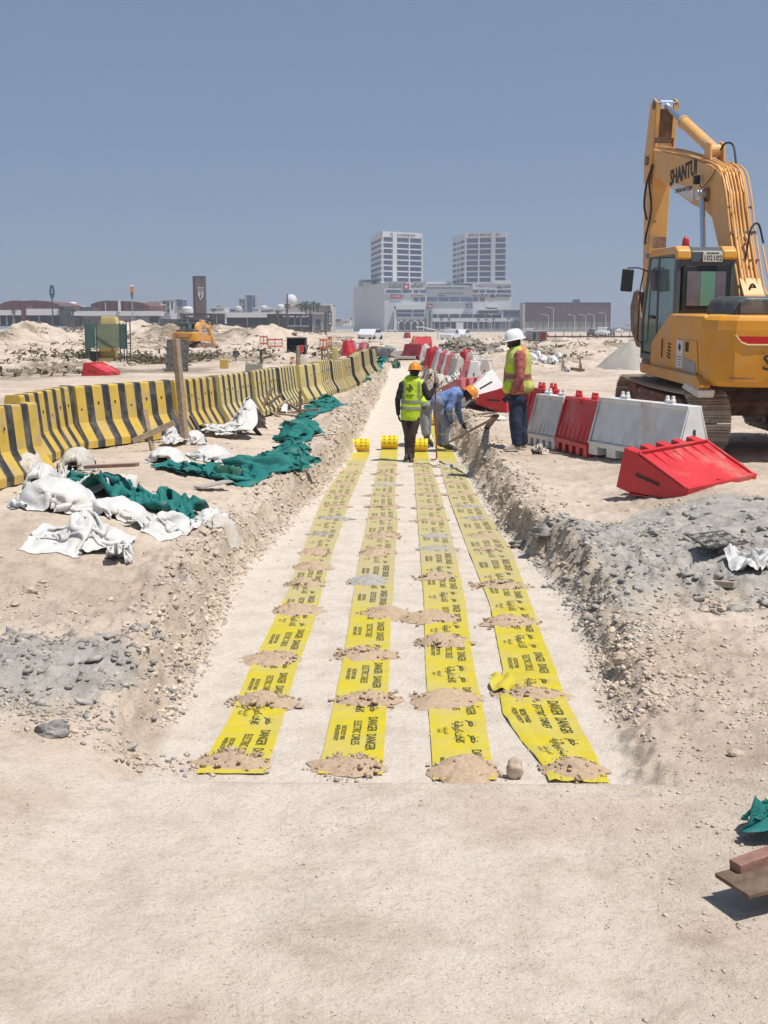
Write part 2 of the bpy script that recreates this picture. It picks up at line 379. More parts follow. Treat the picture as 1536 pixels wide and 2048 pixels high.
def make_ground():
    ys = [-60, -30, -15, -8, -4, -1, 1, 2, 2.8, 3.3]
    y = 3.6
    while y < 6.3: ys.append(y); y *= 1.006
    y = 6.3
    while y < 30: ys.append(y); y *= (1.0035 if y < 12 else 1.0050)
    while y < 3800: ys.append(y); y *= 1.0085 if y < 300 else 1.03
    ys = np.array(ys); ny = len(ys)
    u = np.linspace(-1, 1, 450)
    out = np.array([1.2, 1.6, 2.3, 3.5, 6, 11, 22])
    u = np.concatenate([-out[::-1], u, out]); nx = len(u)
    Wd = np.maximum(ys, 5.0) * .36
    X = u[None, :] * Wd[:, None]; Y = np.repeat(ys[:, None], nx, 1)
    Z = H(X, Y)
    co = np.stack([X, Y, Z], -1).reshape(-1, 3)
    idx = np.arange(nx * ny).reshape(ny, nx)
    f = np.stack([idx[:-1, :-1], idx[:-1, 1:], idx[1:, 1:], idx[1:, :-1]], -1).reshape(-1, 4)
    me = bpy.data.meshes.new('ground'); me.vertices.add(len(co)); me.vertices.foreach_set('co', co.ravel())
    me.loops.add(f.size); me.loops.foreach_set('vertex_index', f.ravel())
    me.polygons.add(len(f)); me.polygons.foreach_set('loop_start', np.arange(0, f.size, 4)); me.polygons.foreach_set('loop_total', np.full(len(f), 4))
    me.polygons.foreach_set('use_smooth', np.ones(len(f), bool))
    me.update(); me.validate()
    x = co[:, 0]; y = co[:, 1]
    n1 = fbm(x * 1.4, y * 1.1, 4, 2)
    clay = np.exp(-((x - 2.7) / 1.75) ** 4 - ((y - 11.6) / 1.8) ** 4) * 1.15
    clay += .65 * np.exp(-((x - 1.5) / .45) ** 2 - ((y - 8.9) / 1.0) ** 2)
    clay += .9 * np.exp(-((x + 2.2) / .75) ** 2 - ((y - 7.7) / 1.0) ** 2) + .5 * np.exp(-((x + 1.7) / .4) ** 2 - ((y - 10.3) / .9) ** 2)
    clay += .75 * np.exp(-((x + 1.35) / .3) ** 2 - ((y - 19.5) / 2.2) ** 2) + .6 * np.exp(-((x + 1.4) / .3) ** 2 - ((y - 15) / 1.5) ** 2)
    clay += .35 * np.exp(-((x - 3.6) / 2) ** 2 - ((y - 13) / 3) ** 2)
    clay = ss(.40, .60, clay * (0.40 + 1.15 * fbm(x * 2.6, y * 2.0, 5, 2))) * ss(0.12, 0.3, co[:, 2])
    L = Ledge(y); Rr = Redge(y); d0 = np.minimum(x - L, Rr - x)
    pale = ss(-.02, .10, d0) * ss(6.1, 6.3, y) * (1 - ss(78, 79, y))
    pale = np.maximum(pale, (1 - ss(6.2, 6.4, y)) * .85 * ss(.38, .58, fbm(x * .8 + 4, y * 1.3, 5, 5)) * (1 - .6 * ss(.5, 1.4, x)))
    scrub = ss(40, 50, y) * (1 - ss(260, 330, y)) * ss(.57, .70, fbm(x * .22, y * .11, 4, 6)) * ss(2.5, 6, np.abs(x))
    scrub = np.maximum(scrub, .8 * np.exp(-((x + 14.0) / 2.2) ** 2 - ((y - 68) / 4) ** 2))
    scrub *= 1 - .0 * x
    wall = ss(-.34, -.16, d0) * (1 - ss(-.02, .04, d0)) * ss(7.5, 9, y) * (1 - ss(78, 79, y))
    ca = me.color_attributes.new('mask', 'FLOAT_COLOR', 'POINT')
    ca.data.foreach_set('color', np.stack([clay, pale, scrub, wall], -1).ravel().astype(np.float32))
    m = bpy.data.materials.new('ground_soil'); m.use_nodes = True; n = m.node_tree.nodes; l = m.node_tree.links
    b = n['Principled BSDF']; b.inputs['Roughness'].default_value = .95; b.inputs['Specular IOR Level'].default_value = .15
    tc = n.new('ShaderNodeTexCoord')
    at_ = n.new('ShaderNodeAttribute'); at_.attribute_name = 'mask'
    sep = n.new('ShaderNodeSeparateColor'); l.new(at_.outputs['Color'], sep.inputs['Color'])
    def noise(sc_, det=6, ro=.65, vec=None):
        z = n.new('ShaderNodeTexNoise'); z.inputs['Scale'].default_value = sc_; z.inputs['Detail'].default_value = det; z.inputs['Roughness'].default_value = ro
        l.new(vec or tc.outputs['Object'], z.inputs['Vector']); return z.outputs['Fac']
    def ramp(fac, stops):
        r = n.new('ShaderNodeValToRGB'); l.new(fac, r.inputs['Fac']); e = r.color_ramp.elements
        while len(e) < len(stops): e.new(.5)
        for k, (p_, c_) in enumerate(stops): e[k].position = p_; e[k].color = (*c_, 1) if len(c_) == 3 else c_
        return r.outputs['Color']
    def mix(f_, a, c_, mode='MIX'):
        z = n.new('ShaderNodeMixRGB'); z.blend_type = mode
        for k, v in (('Fac', f_), ('Color1', a), ('Color2', c_)):
            if hasattr(v, 'is_output') or hasattr(v, 'links'): l.new(v, z.inputs[k])
            elif isinstance(v, (int, float)): z.inputs[k].default_value = v
            else: z.inputs[k].default_value = (*v, 1)
        return z.outputs['Color']
    big = noise(.45, 8); med = noise(3.2, 8, .7); fine = noise(38, 6, .75); grit = noise(150, 3, .6)
    sand = ramp(big, [(.36, SAND_D), (.5, SAND_M), (.64, SAND_L)])
    sand = mix(.75, sand, ramp(med, [(.32, (.66, .63, .60)), (.5, (1, 1, 1)), (.68, (1.0, 1.0, 1.0))]), 'MULTIPLY')
    yel = ramp(noise(.9, 5), [(.60, (0, 0, 0)), (.74, (1, 1, 1))])
    sand = mix(yel, sand, SAND_Y)
    pal = ramp(med, [(.34, PALE_D), (.55, PALE_L)])
    cl = ramp(noise(5, 8, .75), [(.34, CLAY_D), (.5, CLAY_M), (.66, CLAY_L)])
    scr = ramp(noise(1.4, 8, .8), [(.40, (.155, .125, .085)), (.52, (.27, .215, .155)), (.62, SAND_M)])
    c = mix(sep.outputs[2], sand, scr)
    c = mix(sep.outputs[0], c, cl)
    c = mix(sep.outputs[1], c, pal)
    wl = ramp(noise(7, 6, .7), [(.36, (.33, .265, .20)), (.52, (.49, .405, .32)), (.66, (.59, .50, .40))])
    wf = n.new('ShaderNodeMath'); wf.operation = 'MULTIPLY'; l.new(at_.outputs['Alpha'], wf.inputs[0]); wf.inputs[1].default_value = .75
    c = mix(wf.outputs[0], c, wl)
    c = mix(.55, c, ramp(fine, [(.33, (.58, .55, .52)), (.47, (1, 1, 1))]), 'MULTIPLY')
    c = mix(.4, c, ramp(grit, [(.30, (.5, .47, .44)), (.46, (1, 1, 1))]), 'MULTIPLY')
    # scattered pale pebbles / dark chips embedded in the surface
    vo = n.new('ShaderNodeTexVoronoi'); vo.inputs['Scale'].default_value = 34; l.new(tc.outputs['Object'], vo.inputs['Vector'])
    peb = ramp(vo.outputs['Distance'], [(.10, (1, 1, 1)), (.16, (0, 0, 0))])
    gate = ramp(noise(2.1, 4), [(.52, (0, 0, 0)), (.62, (1, 1, 1))])
    pf = mix(1.0, peb, gate, 'MULTIPLY')
    c = mix(pf, c, mix(.5, c, vo.outputs['Color'], 'MULTIPLY'))
    l.new(c, b.inputs['Base Color'])
    bp = n.new('ShaderNodeBump'); bp.inputs['Strength'].default_value = .9; bp.inputs['Distance'].default_value = .014; l.new(fine, bp.inputs['Height'])
    bp2 = n.new('ShaderNodeBump'); bp2.inputs['Strength'].default_value = .5; bp2.inputs['Distance'].default_value = .06; l.new(noise(9, 6, .7), bp2.inputs['Height'])
    l.new(bp.outputs['Normal'], bp2.inputs['Normal']); l.new(bp2.outputs['Normal'], b.inputs['Normal'])
    me.materials.append(m)
    o = bpy.data.objects.new('ground', me); col.objects.link(o)
    tag(o, 'pale sandy construction ground with a long straight trench cut through it', 'ground', kind='structure')
    return o
SAND_D, SAND_M, SAND_L, SAND_Y = (.455, .37, .295), (.555, .462, .378), (.635, .55, .462), (.57, .46, .325)
PALE_D, PALE_L = (.54, .465, .39), (.645, .575, .50)
CLAY_D, CLAY_M, CLAY_L = (.25, .235, .215), (.38, .355, .325), (.49, .455, .415)
make_ground()

# ---------------------------------------------------------------- loose stones (numpy, one mesh each, uncountable)
def ico():
    t = (1 + 5 ** .5) / 2
    v = np.array([(-1, t, 0), (1, t, 0), (-1, -t, 0), (1, -t, 0), (0, -1, t), (0, 1, t), (0, -1, -t), (0, 1, -t), (t, 0, -1), (t, 0, 1), (-t, 0, -1), (-t, 0, 1)], float)
    v /= np.linalg.norm(v[0])
    f = np.array([(0, 11, 5), (0, 5, 1), (0, 1, 7), (0, 7, 10), (0, 10, 11), (1, 5, 9), (5, 11, 4), (11, 10, 2), (10, 7, 6), (7, 1, 8), (3, 9, 4), (3, 4, 2), (3, 2, 6), (3, 6, 8), (3, 8, 9), (4, 9, 5), (2, 4, 11), (6, 2, 10), (8, 6, 7), (9, 8, 1)])
    return v, f
IV, IF = ico()
rs = np.random.RandomState(5)
def stones_mesh(name, xyz, size, mt, flat=.62, sink=.25, seed=0):
    r = np.random.RandomState(seed); n = len(xyz)
    V = IV[None] * (1 + .55 * (r.rand(n, 12, 1) - .5) * 2)
    V = V * np.stack([.7 + .7 * r.rand(n), .7 + .6 * r.rand(n), flat * (.6 + .8 * r.rand(n))], -1)[:, None, :]
    a = r.rand(n) * 6.283; c, s = np.cos(a)[:, None], np.sin(a)[:, None]
    X = V[..., 0] * c - V[..., 1] * s; Y = V[..., 0] * s + V[..., 1] * c; Z = V[..., 2]
    t = (r.rand(n) - .5)[:, None] * .9; Z2 = Z * np.cos(t) + X * np.sin(t); X2 = X * np.cos(t) - Z * np.sin(t)
    S = size[:, None]
    co = np.stack([X2 * S + xyz[:, :1], Y * S + xyz[:, 1:2], Z2 * S + xyz[:, 2:3] + S * (flat - sink) * .6], -1).reshape(-1, 3)
    f = (IF[None] + (np.arange(n) * 12)[:, None, None]).reshape(-1, 3)
    me = bpy.data.meshes.new(name); me.vertices.add(len(co)); me.vertices.foreach_set('co', co.ravel())
    me.loops.add(f.size); me.loops.foreach_set('vertex_index', f.ravel())
    me.polygons.add(len(f)); me.polygons.foreach_set('loop_start', np.arange(0, f.size, 3)); me.polygons.foreach_set('loop_total', np.full(len(f), 3))
    me.update(); me.materials.append(mt)
    return me
M_stone = mat('stone_sandy', (.40, .33, .26), .95, scale=2.5, color2=(.62, .53, .43), spec=.1)
M_clod = mat('stone_clay_grey', (.20, .19, .18), .95, scale=3, color2=(.37, .35, .33), spec=.1)
M_rub = mat('rubble_pale', (.30, .255, .205), .95, scale=.8, color2=(.56, .48, .39), spec=.1)
pts = []; szs = []
def scatter(n, fx, fy, smin, smax, keep=None, pw=3.0):
    x = fx(n); y = fy(n)
    if keep is not None:
        k = rs.rand(n) < keep(x, y); x = x[k]; y = y[k]
    s = smin + (smax - smin) * rs.rand(len(x)) ** pw
    return x, y, s
U = lambda a, b: (lambda n: a + (b - a) * rs.rand(n))
def logY(a, b): return lambda n: np.exp(np.log(a) + (np.log(b) - np.log(a)) * rs.rand(n))
sets = []
def patch(x, y): return ss(.42, .64, fbm(x * 1.7, y * 1.3, 3, 3))
def edgeY(side, n, y0, y1, spread):
    y = logY(y0, y1)(n); e = Ledge(y) if side < 0 else Redge(y)
    return e + side * (np.abs(rs.randn(n)) * spread - .03), y
for side in (-1, 1):
    x, y = edgeY(side, 11000, 7.4, 60, .26); sets.append((x, y, .004 + .020 * rs.rand(11000) ** 5 * (1 + y / 18)))
    x, y = edgeY(side, 800, 8.0, 45, .12); k = rs.rand(800) < .35; x = x[k]; y = y[k]; sets.append((x, y, .012 + .035 * rs.rand(len(x)) ** 2.5))
    x, y = edgeY(side, 1500, 7.5, 30, .06); x = x - side * .10 * rs.rand(1500); sets.append((x, y, .006 + .022 * rs.rand(1500) ** 3))
sets.append(scatter(11000, U(-3.6, -1.5), logY(6.7, 14), .003, .022, patch, 5))
sets.append(scatter(15000, U(1.25, 4.2), logY(6.6, 14), .003, .024, patch, 5))
sets.append(scatter(6500, U(1.3, 2.9), U(6.55, 9.3), .003, .020, lambda x, y: .25 + .75 * patch(x, y), 3))
sets.append(scatter(1600, U(-2.6, -1.0), U(6.5, 7.3), .006, .026, lambda x, y: np.exp(-((y - 6.75 - .3 * (-1.3 - x)) / .16) ** 2), 3))
sets.append(scatter(16000, U(-2.2, 2.4), U(3.8, 6.45), .0016, .0065, lambda x, y: .06 + .9 * patch(x * 1.3 + 3, y * 1.3), 3))
sets.append(scatter(350, U(-2.2, 2.4), U(3.8, 6.45), .004, .013, None, 4))
sets.append(scatter(900, U(1.0, 2.4), U(4.6, 6.5), .003, .016, None, 4))
sets.append(scatter(900, U(-1.4, 1.2), logY(6.6, 40), .003, .014, None, 4))
sets.append(scatter(6000, lambda n: rs.rand(n) * 8 + .9, logY(13, 50), .005, .035, patch, 5))
sets.append(scatter(4000, lambda n: -rs.rand(n) * 3.2 - 1.2, logY(13, 50), .005, .035, patch, 5))
x = np.concatenate([s[0] for s in sets]); y = np.concatenate([s[1] for s in sets]); s_ = np.concatenate([s[2] for s in sets])
s_ = s_ * .8
clayw = np.exp(-((x - 2.1) / 1.15) ** 4 - ((y - 11.4) / 1.9) ** 4) + np.exp(-((x + 2.2) / .8) ** 2 - ((y - 7.7) / 1.0) ** 2)
isc = rs.rand(len(x)) < clayw * .85
xyz = np.stack([x, y, H(x, y)], -1)
tag(place('loose_stones', stones_mesh('loose_stones', xyz[~isc], s_[~isc], M_stone, seed=1)), 'sand-coloured stones and crumbs scattered over the trench banks', 'stones', kind='stuff')
tag(place('clay_crumbs', stones_mesh('clay_crumbs', xyz[isc], s_[isc], M_clod, seed=2)), 'grey dried clay crumbs scattered over the banks', 'clay', kind='stuff')
# broken clay chunks on the grey patches
n = 520; x = np.concatenate([1.25 + 2.6 * rs.rand(400), -2.9 + 1.4 * rs.rand(120)]); y = np.concatenate([9.6 + 3.8 * rs.rand(400), 6.9 + 1.7 * rs.rand(120)])
tag(place('clay_chunks', stones_mesh('clay_chunks', np.stack([x, y, H(x, y)], -1), .012 + .050 * rs.rand(n) ** 3, mat('clay_chunk', (.23, .215, .195), .95, scale=6, color2=(.46, .43, .395), bump=.6, bscale=30, spec=.1), flat=.5, seed=21)), 'broken chunks of grey clay lying on the grey patches of the banks', 'clay', kind='stuff')
# far rubble
n = 9000
y = logY(50, 230)(n); x = np.where(rs.rand(n) < .72, -y * (.02 + .30 * rs.rand(n)), y * (.04 + .24 * rs.rand(n)))
k = rs.rand(n) < ss(.45, .65, fbm(x * .25, y * .08, 3, 1)) * np.where((x < -2.5) & (x > -13) & (y < 72), 0, 1)
x = x[k]; y = y[k]; s_ = (.05 + .24 * rs.rand(len(x)) ** 6) * (y / 90) ** .6
tag(place('far_rubble', stones_mesh('far_rubble', np.stack([x, y, H(x, y)], -1), s_, M_rub, flat=.5, seed=3)), 'broken rubble and spoil strewn over the waste ground beyond the trench', 'rubble', kind='stuff')
# scrub on the waste ground
M_scrub = mat('scrub_leaf', (.085, .075, .045), .9, scale=.6, color2=(.20, .165, .105), spec=.1)
def scrub():
    vs = []; fs = []
    n = 300; y = logY(48, 260)(n); x = np.where(rs.rand(n) < .7, -y * (.05 + .27 * rs.rand(n)), y * (.06 + .2 * rs.rand(n)))
    k = rs.rand(n) < ss(.48, .62, fbm(x * .22, y * .11, 4, 6)); k &= ~((x < -2) & (x > -12.5) & (y < 64))
    x = x[k]; y = y[k]
    ex = -14 - 4.2 * (rs.rand(90) - .5) * 1.6; ey = 66 + 5 * rs.rand(90)
    x = np.concatenate([x, ex]); y = np.concatenate([y, ey])
    z = H(x, y)
    for i in range(len(x)):
        sc_ = (.35 + .9 * rs.rand() ** 2) * (.5 + y[i] / 140)
        if i >= len(x) - 90: sc_ = .5
        for j in range(34):
            a = rs.rand() * 6.28; r = sc_ * rs.rand() ** .6; hh = sc_ * .62 * rs.rand() * (1 - (r / sc_) ** 2 * .6)
            c = np.array([x[i] + r * math.cos(a) * 1.6, y[i] + r * math.sin(a), z[i] + hh]); q = .16 * sc_ + .05
            d = rs.randn(3, 3) * q * .6; d[:, 2] *= .7
            o = len(vs); vs += [tuple(c + d[0]), tuple(c + d[1]), tuple(c + d[2])]; fs.append((o, o + 1, o + 2))
    me = bpy.data.meshes.new('scrub'); me.from_pydata(vs, [], fs); me.materials.append(M_scrub)
    tag(place('desert_scrub', me), 'low dry brown-green scrub patches on the waste ground', 'scrub', kind='stuff')
scrub()
# ================================================================ THINGS IN THE TRENCH
TP = {  # (py: left px, right px) of each tape's edges on the trench floor
 0: [(1548, 392, 530), (1530, 403, 537), (1440, 458, 566), (1340, 499, 592), (1250, 544, 627), (1180, 577, 645), (1100, 606, 667), (1000, 643, 701), (950, 676, 720), (905, 705, 740)],
 1: [(1548, 636, 765), (1530, 640, 766), (1430, 663, 773), (1340, 683, 779), (1250, 698, 781), (1180, 708, 787), (1100, 722, 791), (1040, 735, 796), (1000, 742, 790), (905, 761, 795)],
 2: [(1562, 865, 992), (1530, 865, 985), (1430, 858, 968), (1330, 851, 947), (1200, 848, 930), (1100, 840, 910), (1000, 832, 885), (905, 826, 854)],
 3: [(1568, 1100, 1222), (1530, 1083, 1200), (1480, 1042, 1174), (1430, 1006, 1148), (1395, 1000, 1128), (1340, 1006, 1111), (1270, 992, 1083), (1210, 980, 1063), (1100, 936, 1022), (1000, 899, 955), (905, 873, 905), (850, 861, 876)]}
TE = {}
for k, rows in TP.items():
    a = [(P(l, py, .004), P(r, py, .004)) for py, l, r in rows]
    a.sort(key=lambda q: q[0].y)
    TE[k] = (np.array([q[0].y for q in a]), np.array([q[0].x for q in a]), np.array([q[1].x for q in a]))
def tape_pt(k, y, u):
    ys, xl, xr = TE[k]; l = np.interp(y, ys, xl); r = np.interp(y, ys, xr)
    cx = (l + r) / 2; hw = np.clip((r - l) / 2, .13, .19 if k != 3 else .235)
    x = cx + (2 * u - 1) * hw
    amp = .009 if k != 3 else .014
    z = .0155 + amp * (vn(y * 5 + 9 * k, u * 1.5, k) - .3) + .5 * amp * (vn(y * 17, u * 5 + k, 3) - .5)
    if k == 3: z = z + .016 * np.exp(-((u - .42 - .05 * np.sin(y * 3)) / .05) ** 2) * ss(9.0, 8.2, y) + .012 * np.exp(-((u - .12) / .06) ** 2) * ss(8.6, 8.0, y)
    base = np.clip(H(x, y) - .008, -.02, .012)
    return x, z + np.where(y < 20, base * .8, base)

def tape_material():
    m = bpy.data.materials.new('yellow_warning_film'); m.use_nodes = True; n = m.node_tree.nodes; l = m.node_tree.links
    b = n['Principled BSDF']; b.inputs['Roughness'].default_value = .38; b.inputs['Specular IOR Level'].default_value = .35
    g = n.new('ShaderNodeNewGeometry')
    def noise(s, d=6, ro=.7):
        z = n.new('ShaderNodeTexNoise'); z.inputs['Scale'].default_value = s; z.inputs['Detail'].default_value = d; z.inputs['Roughness'].default_value = ro
        l.new(g.outputs['Position'], z.inputs['Vector']); return z.outputs['Fac']
    bp = n.new('ShaderNodeBump'); bp.inputs['Strength'].default_value = .45; bp.inputs['Distance'].default_value = .02; l.new(noise(9, 3, .5), bp.inputs['Height']); l.new(bp.outputs['Normal'], b.inputs['Normal'])
    at_ = n.new('ShaderNodeAttribute'); at_.attribute_name = 'dust'
    r = n.new('ShaderNodeValToRGB'); l.new(noise(2.6), r.inputs['Fac']); r.color_ramp.elements[0].position = .42; r.color_ramp.elements[1].position = .62
    r.color_ramp.elements[1].color = (.55, .55, .55, 1)
    ad = n.new('ShaderNodeMath'); ad.operation = 'ADD'; ad.use_clamp = True; l.new(r.outputs['Color'], ad.inputs[0]); l.new(at_.outputs['Fac'], ad.inputs[1])
    c0 = n.new('ShaderNodeMixRGB'); l.new(noise(11, 3), c0.inputs['Fac']); c0.inputs['Color1'].default_value = (.52, .41, .006, 1); c0.inputs['Color2'].default_value = (.60, .495, .010, 1)
    mx = n.new('ShaderNodeMixRGB'); l.new(ad.outputs[0], mx.inputs['Fac']); l.new(c0.outputs['Color'], mx.inputs['Color1']); mx.inputs['Color2'].default_value = (.43, .365, .185, 1)
    l.new(mx.outputs['Color'], b.inputs['Base Color'])
    rr = n.new('ShaderNodeMath'); rr.operation = 'MULTIPLY_ADD'; l.new(ad.outputs[0], rr.inputs[0]); rr.inputs[1].default_value = .45; rr.inputs[2].default_value = .36; l.new(rr.outputs[0], b.inputs['Roughness'])
    return m
M_tape = tape_material()
M_ink = mat('tape_ink', (.035, .045, .03), .7, .2)
M_inkd = mat('tape_ink_dusty', (.16, .14, .085), .8, .2)
AR_D = '\uFEAE\uFEC4\uFEA7'                              # danger
AR_C = '\uFE94\uFEF4\uFE8B\uFE8E\uFE91\uFEAE\uFEEC\uFEDB \uFE95\uFEFC\uFE91\uFE8E\uFEDB'   # electrical cables
AR_A = '\uFEAD\uFEAC\uFEA3\uFE8D'
def txt2d(s, size, bold=.0, squash=1.0):
    m = text_mesh('t', s, size, M_ink, bold, 0, squash=squash)
    v = [(q.co.x, q.co.y) for q in m.vertices]; f = [tuple(p.vertices) for p in m.polygons]
    bpy.data.meshes.remove(m); return v, f
T_EN = txt2d('DANGER', .078, .0002, .90); T_AR = txt2d(AR_D, .072, .0012, 1.0)
T_E2 = txt2d('ELECTRIC CABLES', .066, .0003, .85); T_A2 = txt2d(AR_C, .070, .0010, 1.0)
T_E3 = txt2d('ELECTRICITY AND\nWATER AUTHORITY', .036, .0008, .9); T_A3 = txt2d('\uFEE9\uFE8E\uFEE4\uFEDF\uFE8D\uFEED \uFE80\uFE8E\uFE91\uFEAE\uFEEC\uFEDC\uFEDF\uFE8D\n\uFE94\uFEF4\uFEE0\uFEA4\uFEE4\uFEDF\uFE8D', .034, .0004, .8)
W_ = .32
def make_tape(k, y0, y1, label):
    n = int((y1 - y0) / .03); ys = np.linspace(y0, y1, n); us = np.linspace(0, 1, 11)
    Yg, Ug = np.meshgrid(ys, us, indexing='ij')
    xx, zz = tape_pt(k, Yg, Ug)
    mb = MB(); mb.smooth = True
    mb.grid([(float(a), float(b), float(c)) for a, b, c in zip(xx.ravel(), Yg.ravel(), zz.ravel())], 11, n)
    t = empty('warning_tape', (0, 0, 0), label=label, cat='warning tape', group='yellow underground warning tapes')
    film = mb.build('film', M_tape, t, fix=False)
    d = film.data.attributes.new('dust', 'FLOAT', 'POINT')
    dust = ss(10.0, 14, Yg) * (1.05 + .4 * fbm(Yg * .9, Ug * 2 + k * 3, 3, 2)) * (1 - .95 * ss(22.6, 23.6, Yg)) + .30 * np.exp(-((Yg - 11.2) / .5) ** 2) + .0 * Ug
    dust = dust * {0: 1, 1: 1.05, 2: .75, 3: .7}[k]
    d.data.foreach_set('value', dust.ravel().astype(np.float32))
    # printed lettering, one part for every repeat of the print
    per = 1.28; q = 0; ph = {0: .35, 1: .10, 2: .62, 3: .95}[k]
    y = y0 - ph
    while y < min(y1, 21.5):
        mb = MB()
        for (tx, cu, cy) in ((T_AR, .76, .0), (T_AR, .76, .30), (T_EN, .76, .62), (T_EN, .76, .96),
                             (T_A2, .50, .14), (T_E2, .50, .80), (T_A3, .22, .16), (T_E3, .22, .80)):
            v, f = tx
            P2 = [(cu + b / W_, y + cy - a) for a, b in v]
            if min(p[1] for p in P2) < y0 + .02 or max(p[1] for p in P2) > y1 - .05: continue
            ua = np.array([p[0] for p in P2]); ya = np.array([p[1] for p in P2])
            xa, za = tape_pt(k, ya, ua)
            mb.add([(float(a), float(b), float(c) + .0035) for a, b, c in zip(xa, ya, za)], f)
        if mb.v: tag(mb.build('printed_lettering', M_inkd if y > 12.5 else M_ink, t, fix=False), kind='stuff')
        y += per
    return t
YR = [P(722, 903, 0).y, P(779, 897, 0).y, P(840, 903, 0).y, P(865, 850, 0).y]
make_tape(0, P(460, 1550, 0).y, YR[0], 'leftmost yellow warning tape laid along the trench floor')
make_tape(1, P(700, 1550, 0).y, YR[1], 'yellow warning tape second from the left on the trench floor')
make_tape(2, P(930, 1562, 0).y, YR[2], 'yellow warning tape third from the left, ending behind the worker in the vest')
make_tape(3, P(1150, 1566, 0).y, YR[3], 'rightmost yellow warning tape, folded over at its near end')
# stray fold of tape sticking out beside the rightmost tape
fb = MB(); fb.smooth = True
a, b, c, d = P(980, 1350, .02), P(1020, 1352, .045), P(1034, 1385, .03), P(984, 1382, .02)
g = []
for j in range(9):
    for i in range(9):
        u, v = i / 8, j / 8
        p = (a * (1 - u) + b * u) * (1 - v) + (d * (1 - u) + c * u) * v
        g.append((p.x + .012 * math.sin(v * 7), p.y, p.z + .028 * math.sin(u * 5 + v * 3) ** 2))
fb.grid(g, 9, 9)
o = fb.build('tape_scrap', M_tape, None, fix=False); tag(o, 'crumpled scrap of yellow tape sticking out left of the rightmost tape', 'tape scrap')

# rolls
M_roll = mat('tape_roll_film', (.78, .55, .010), .18, .1, 9, color2=(.86, .68, .03), spec=.6, coat=.4)
M_rolld = mat('tape_roll_print', (.30, .17, .02), .3, .2)
M_card = mat('cardboard_core', (.38, .26, .15), .9, .1)
def make_roll(px, py, r, wd, label, rz=0.0):
    p = P(px, py, 0); 
    t = empty('tape_roll', (p.x, p.y, .02), (0, 0, rz), label=label, cat='tape roll', group='rolls of yellow warning tape')
    mb = MB(); mb.smooth = False
    n = 40; prof = []
    for i in range(n + 1):
        pass
    vs = []; fs = []
    for s in (-1, 1):
        for rad in (r, r * .34):
            for i in range(n):
                a_ = 2 * math.pi * i / n; rr = rad * (1 + (.012 * math.sin(5 * a_) if rad == r else 0))
                vs.append((s * wd / 2, rr * math.cos(a_), r + rr * math.sin(a_)))
    A, B, C_, D = 0, n, 2 * n, 3 * n
    for i in range(n):
        j = (i + 1) % n
        fs += [(A + i, A + j, C_ + j, C_ + i), (B + i, D + i, D + j, B + j), (A + i, B + i, B + j, A + j), (C_ + i, C_ + j, D + j, D + i)]
    mb.add(vs, fs); o = mb.build('wound_film', M_roll, t); 
    for pol in o.data.polygons: pol.use_smooth = False
    mb = MB(); mb.cyl((-wd / 2 + .01, 0, r), (wd / 2 - .01, 0, r), r * .33, n=20); mb.build('cardboard_core', M_card, t)
    mb = MB()
    for i in range(7):      # printed blocks and the seam showing round the roll
        a_ = -.2 + i * .55
        for x0, w_ in ((-.30, .10), (.02, .13), (.28, .10)):
            q = []
            for s in (-1, 1):
                for da in (0, .12, .24): q.append(((x0 + s * w_ * .5) * wd, (r + .0025) * -math.cos(a_ + da), r + (r + .0025) * math.sin(a_ + da)))
            mb.add(q, [(0, 1, 4, 3), (1, 2, 5, 4)])
    tag(mb.build('roll_print', M_rolld, t, fix=False), kind='stuff')
    mb = MB(); mb.box((0, -r * .97, r * .30), (wd * 1.01, .012, .012)); mb.build('seam', mat('tape_seam_orange', (.55, .20, .01), .4), t)
    return t
make_roll(722, 904, .118, .33, 'roll of yellow tape at the far end of the leftmost tape')
make_roll(779, 899, .128, .33, 'large roll of yellow tape at the end of the second tape from the left')
make_roll(840, 904, .118, .30, 'roll of yellow tape beside the legs of the worker in the vest')
make_roll(866, 851, .118, .30, 'farthest roll of yellow tape, seen behind the red steel bar')

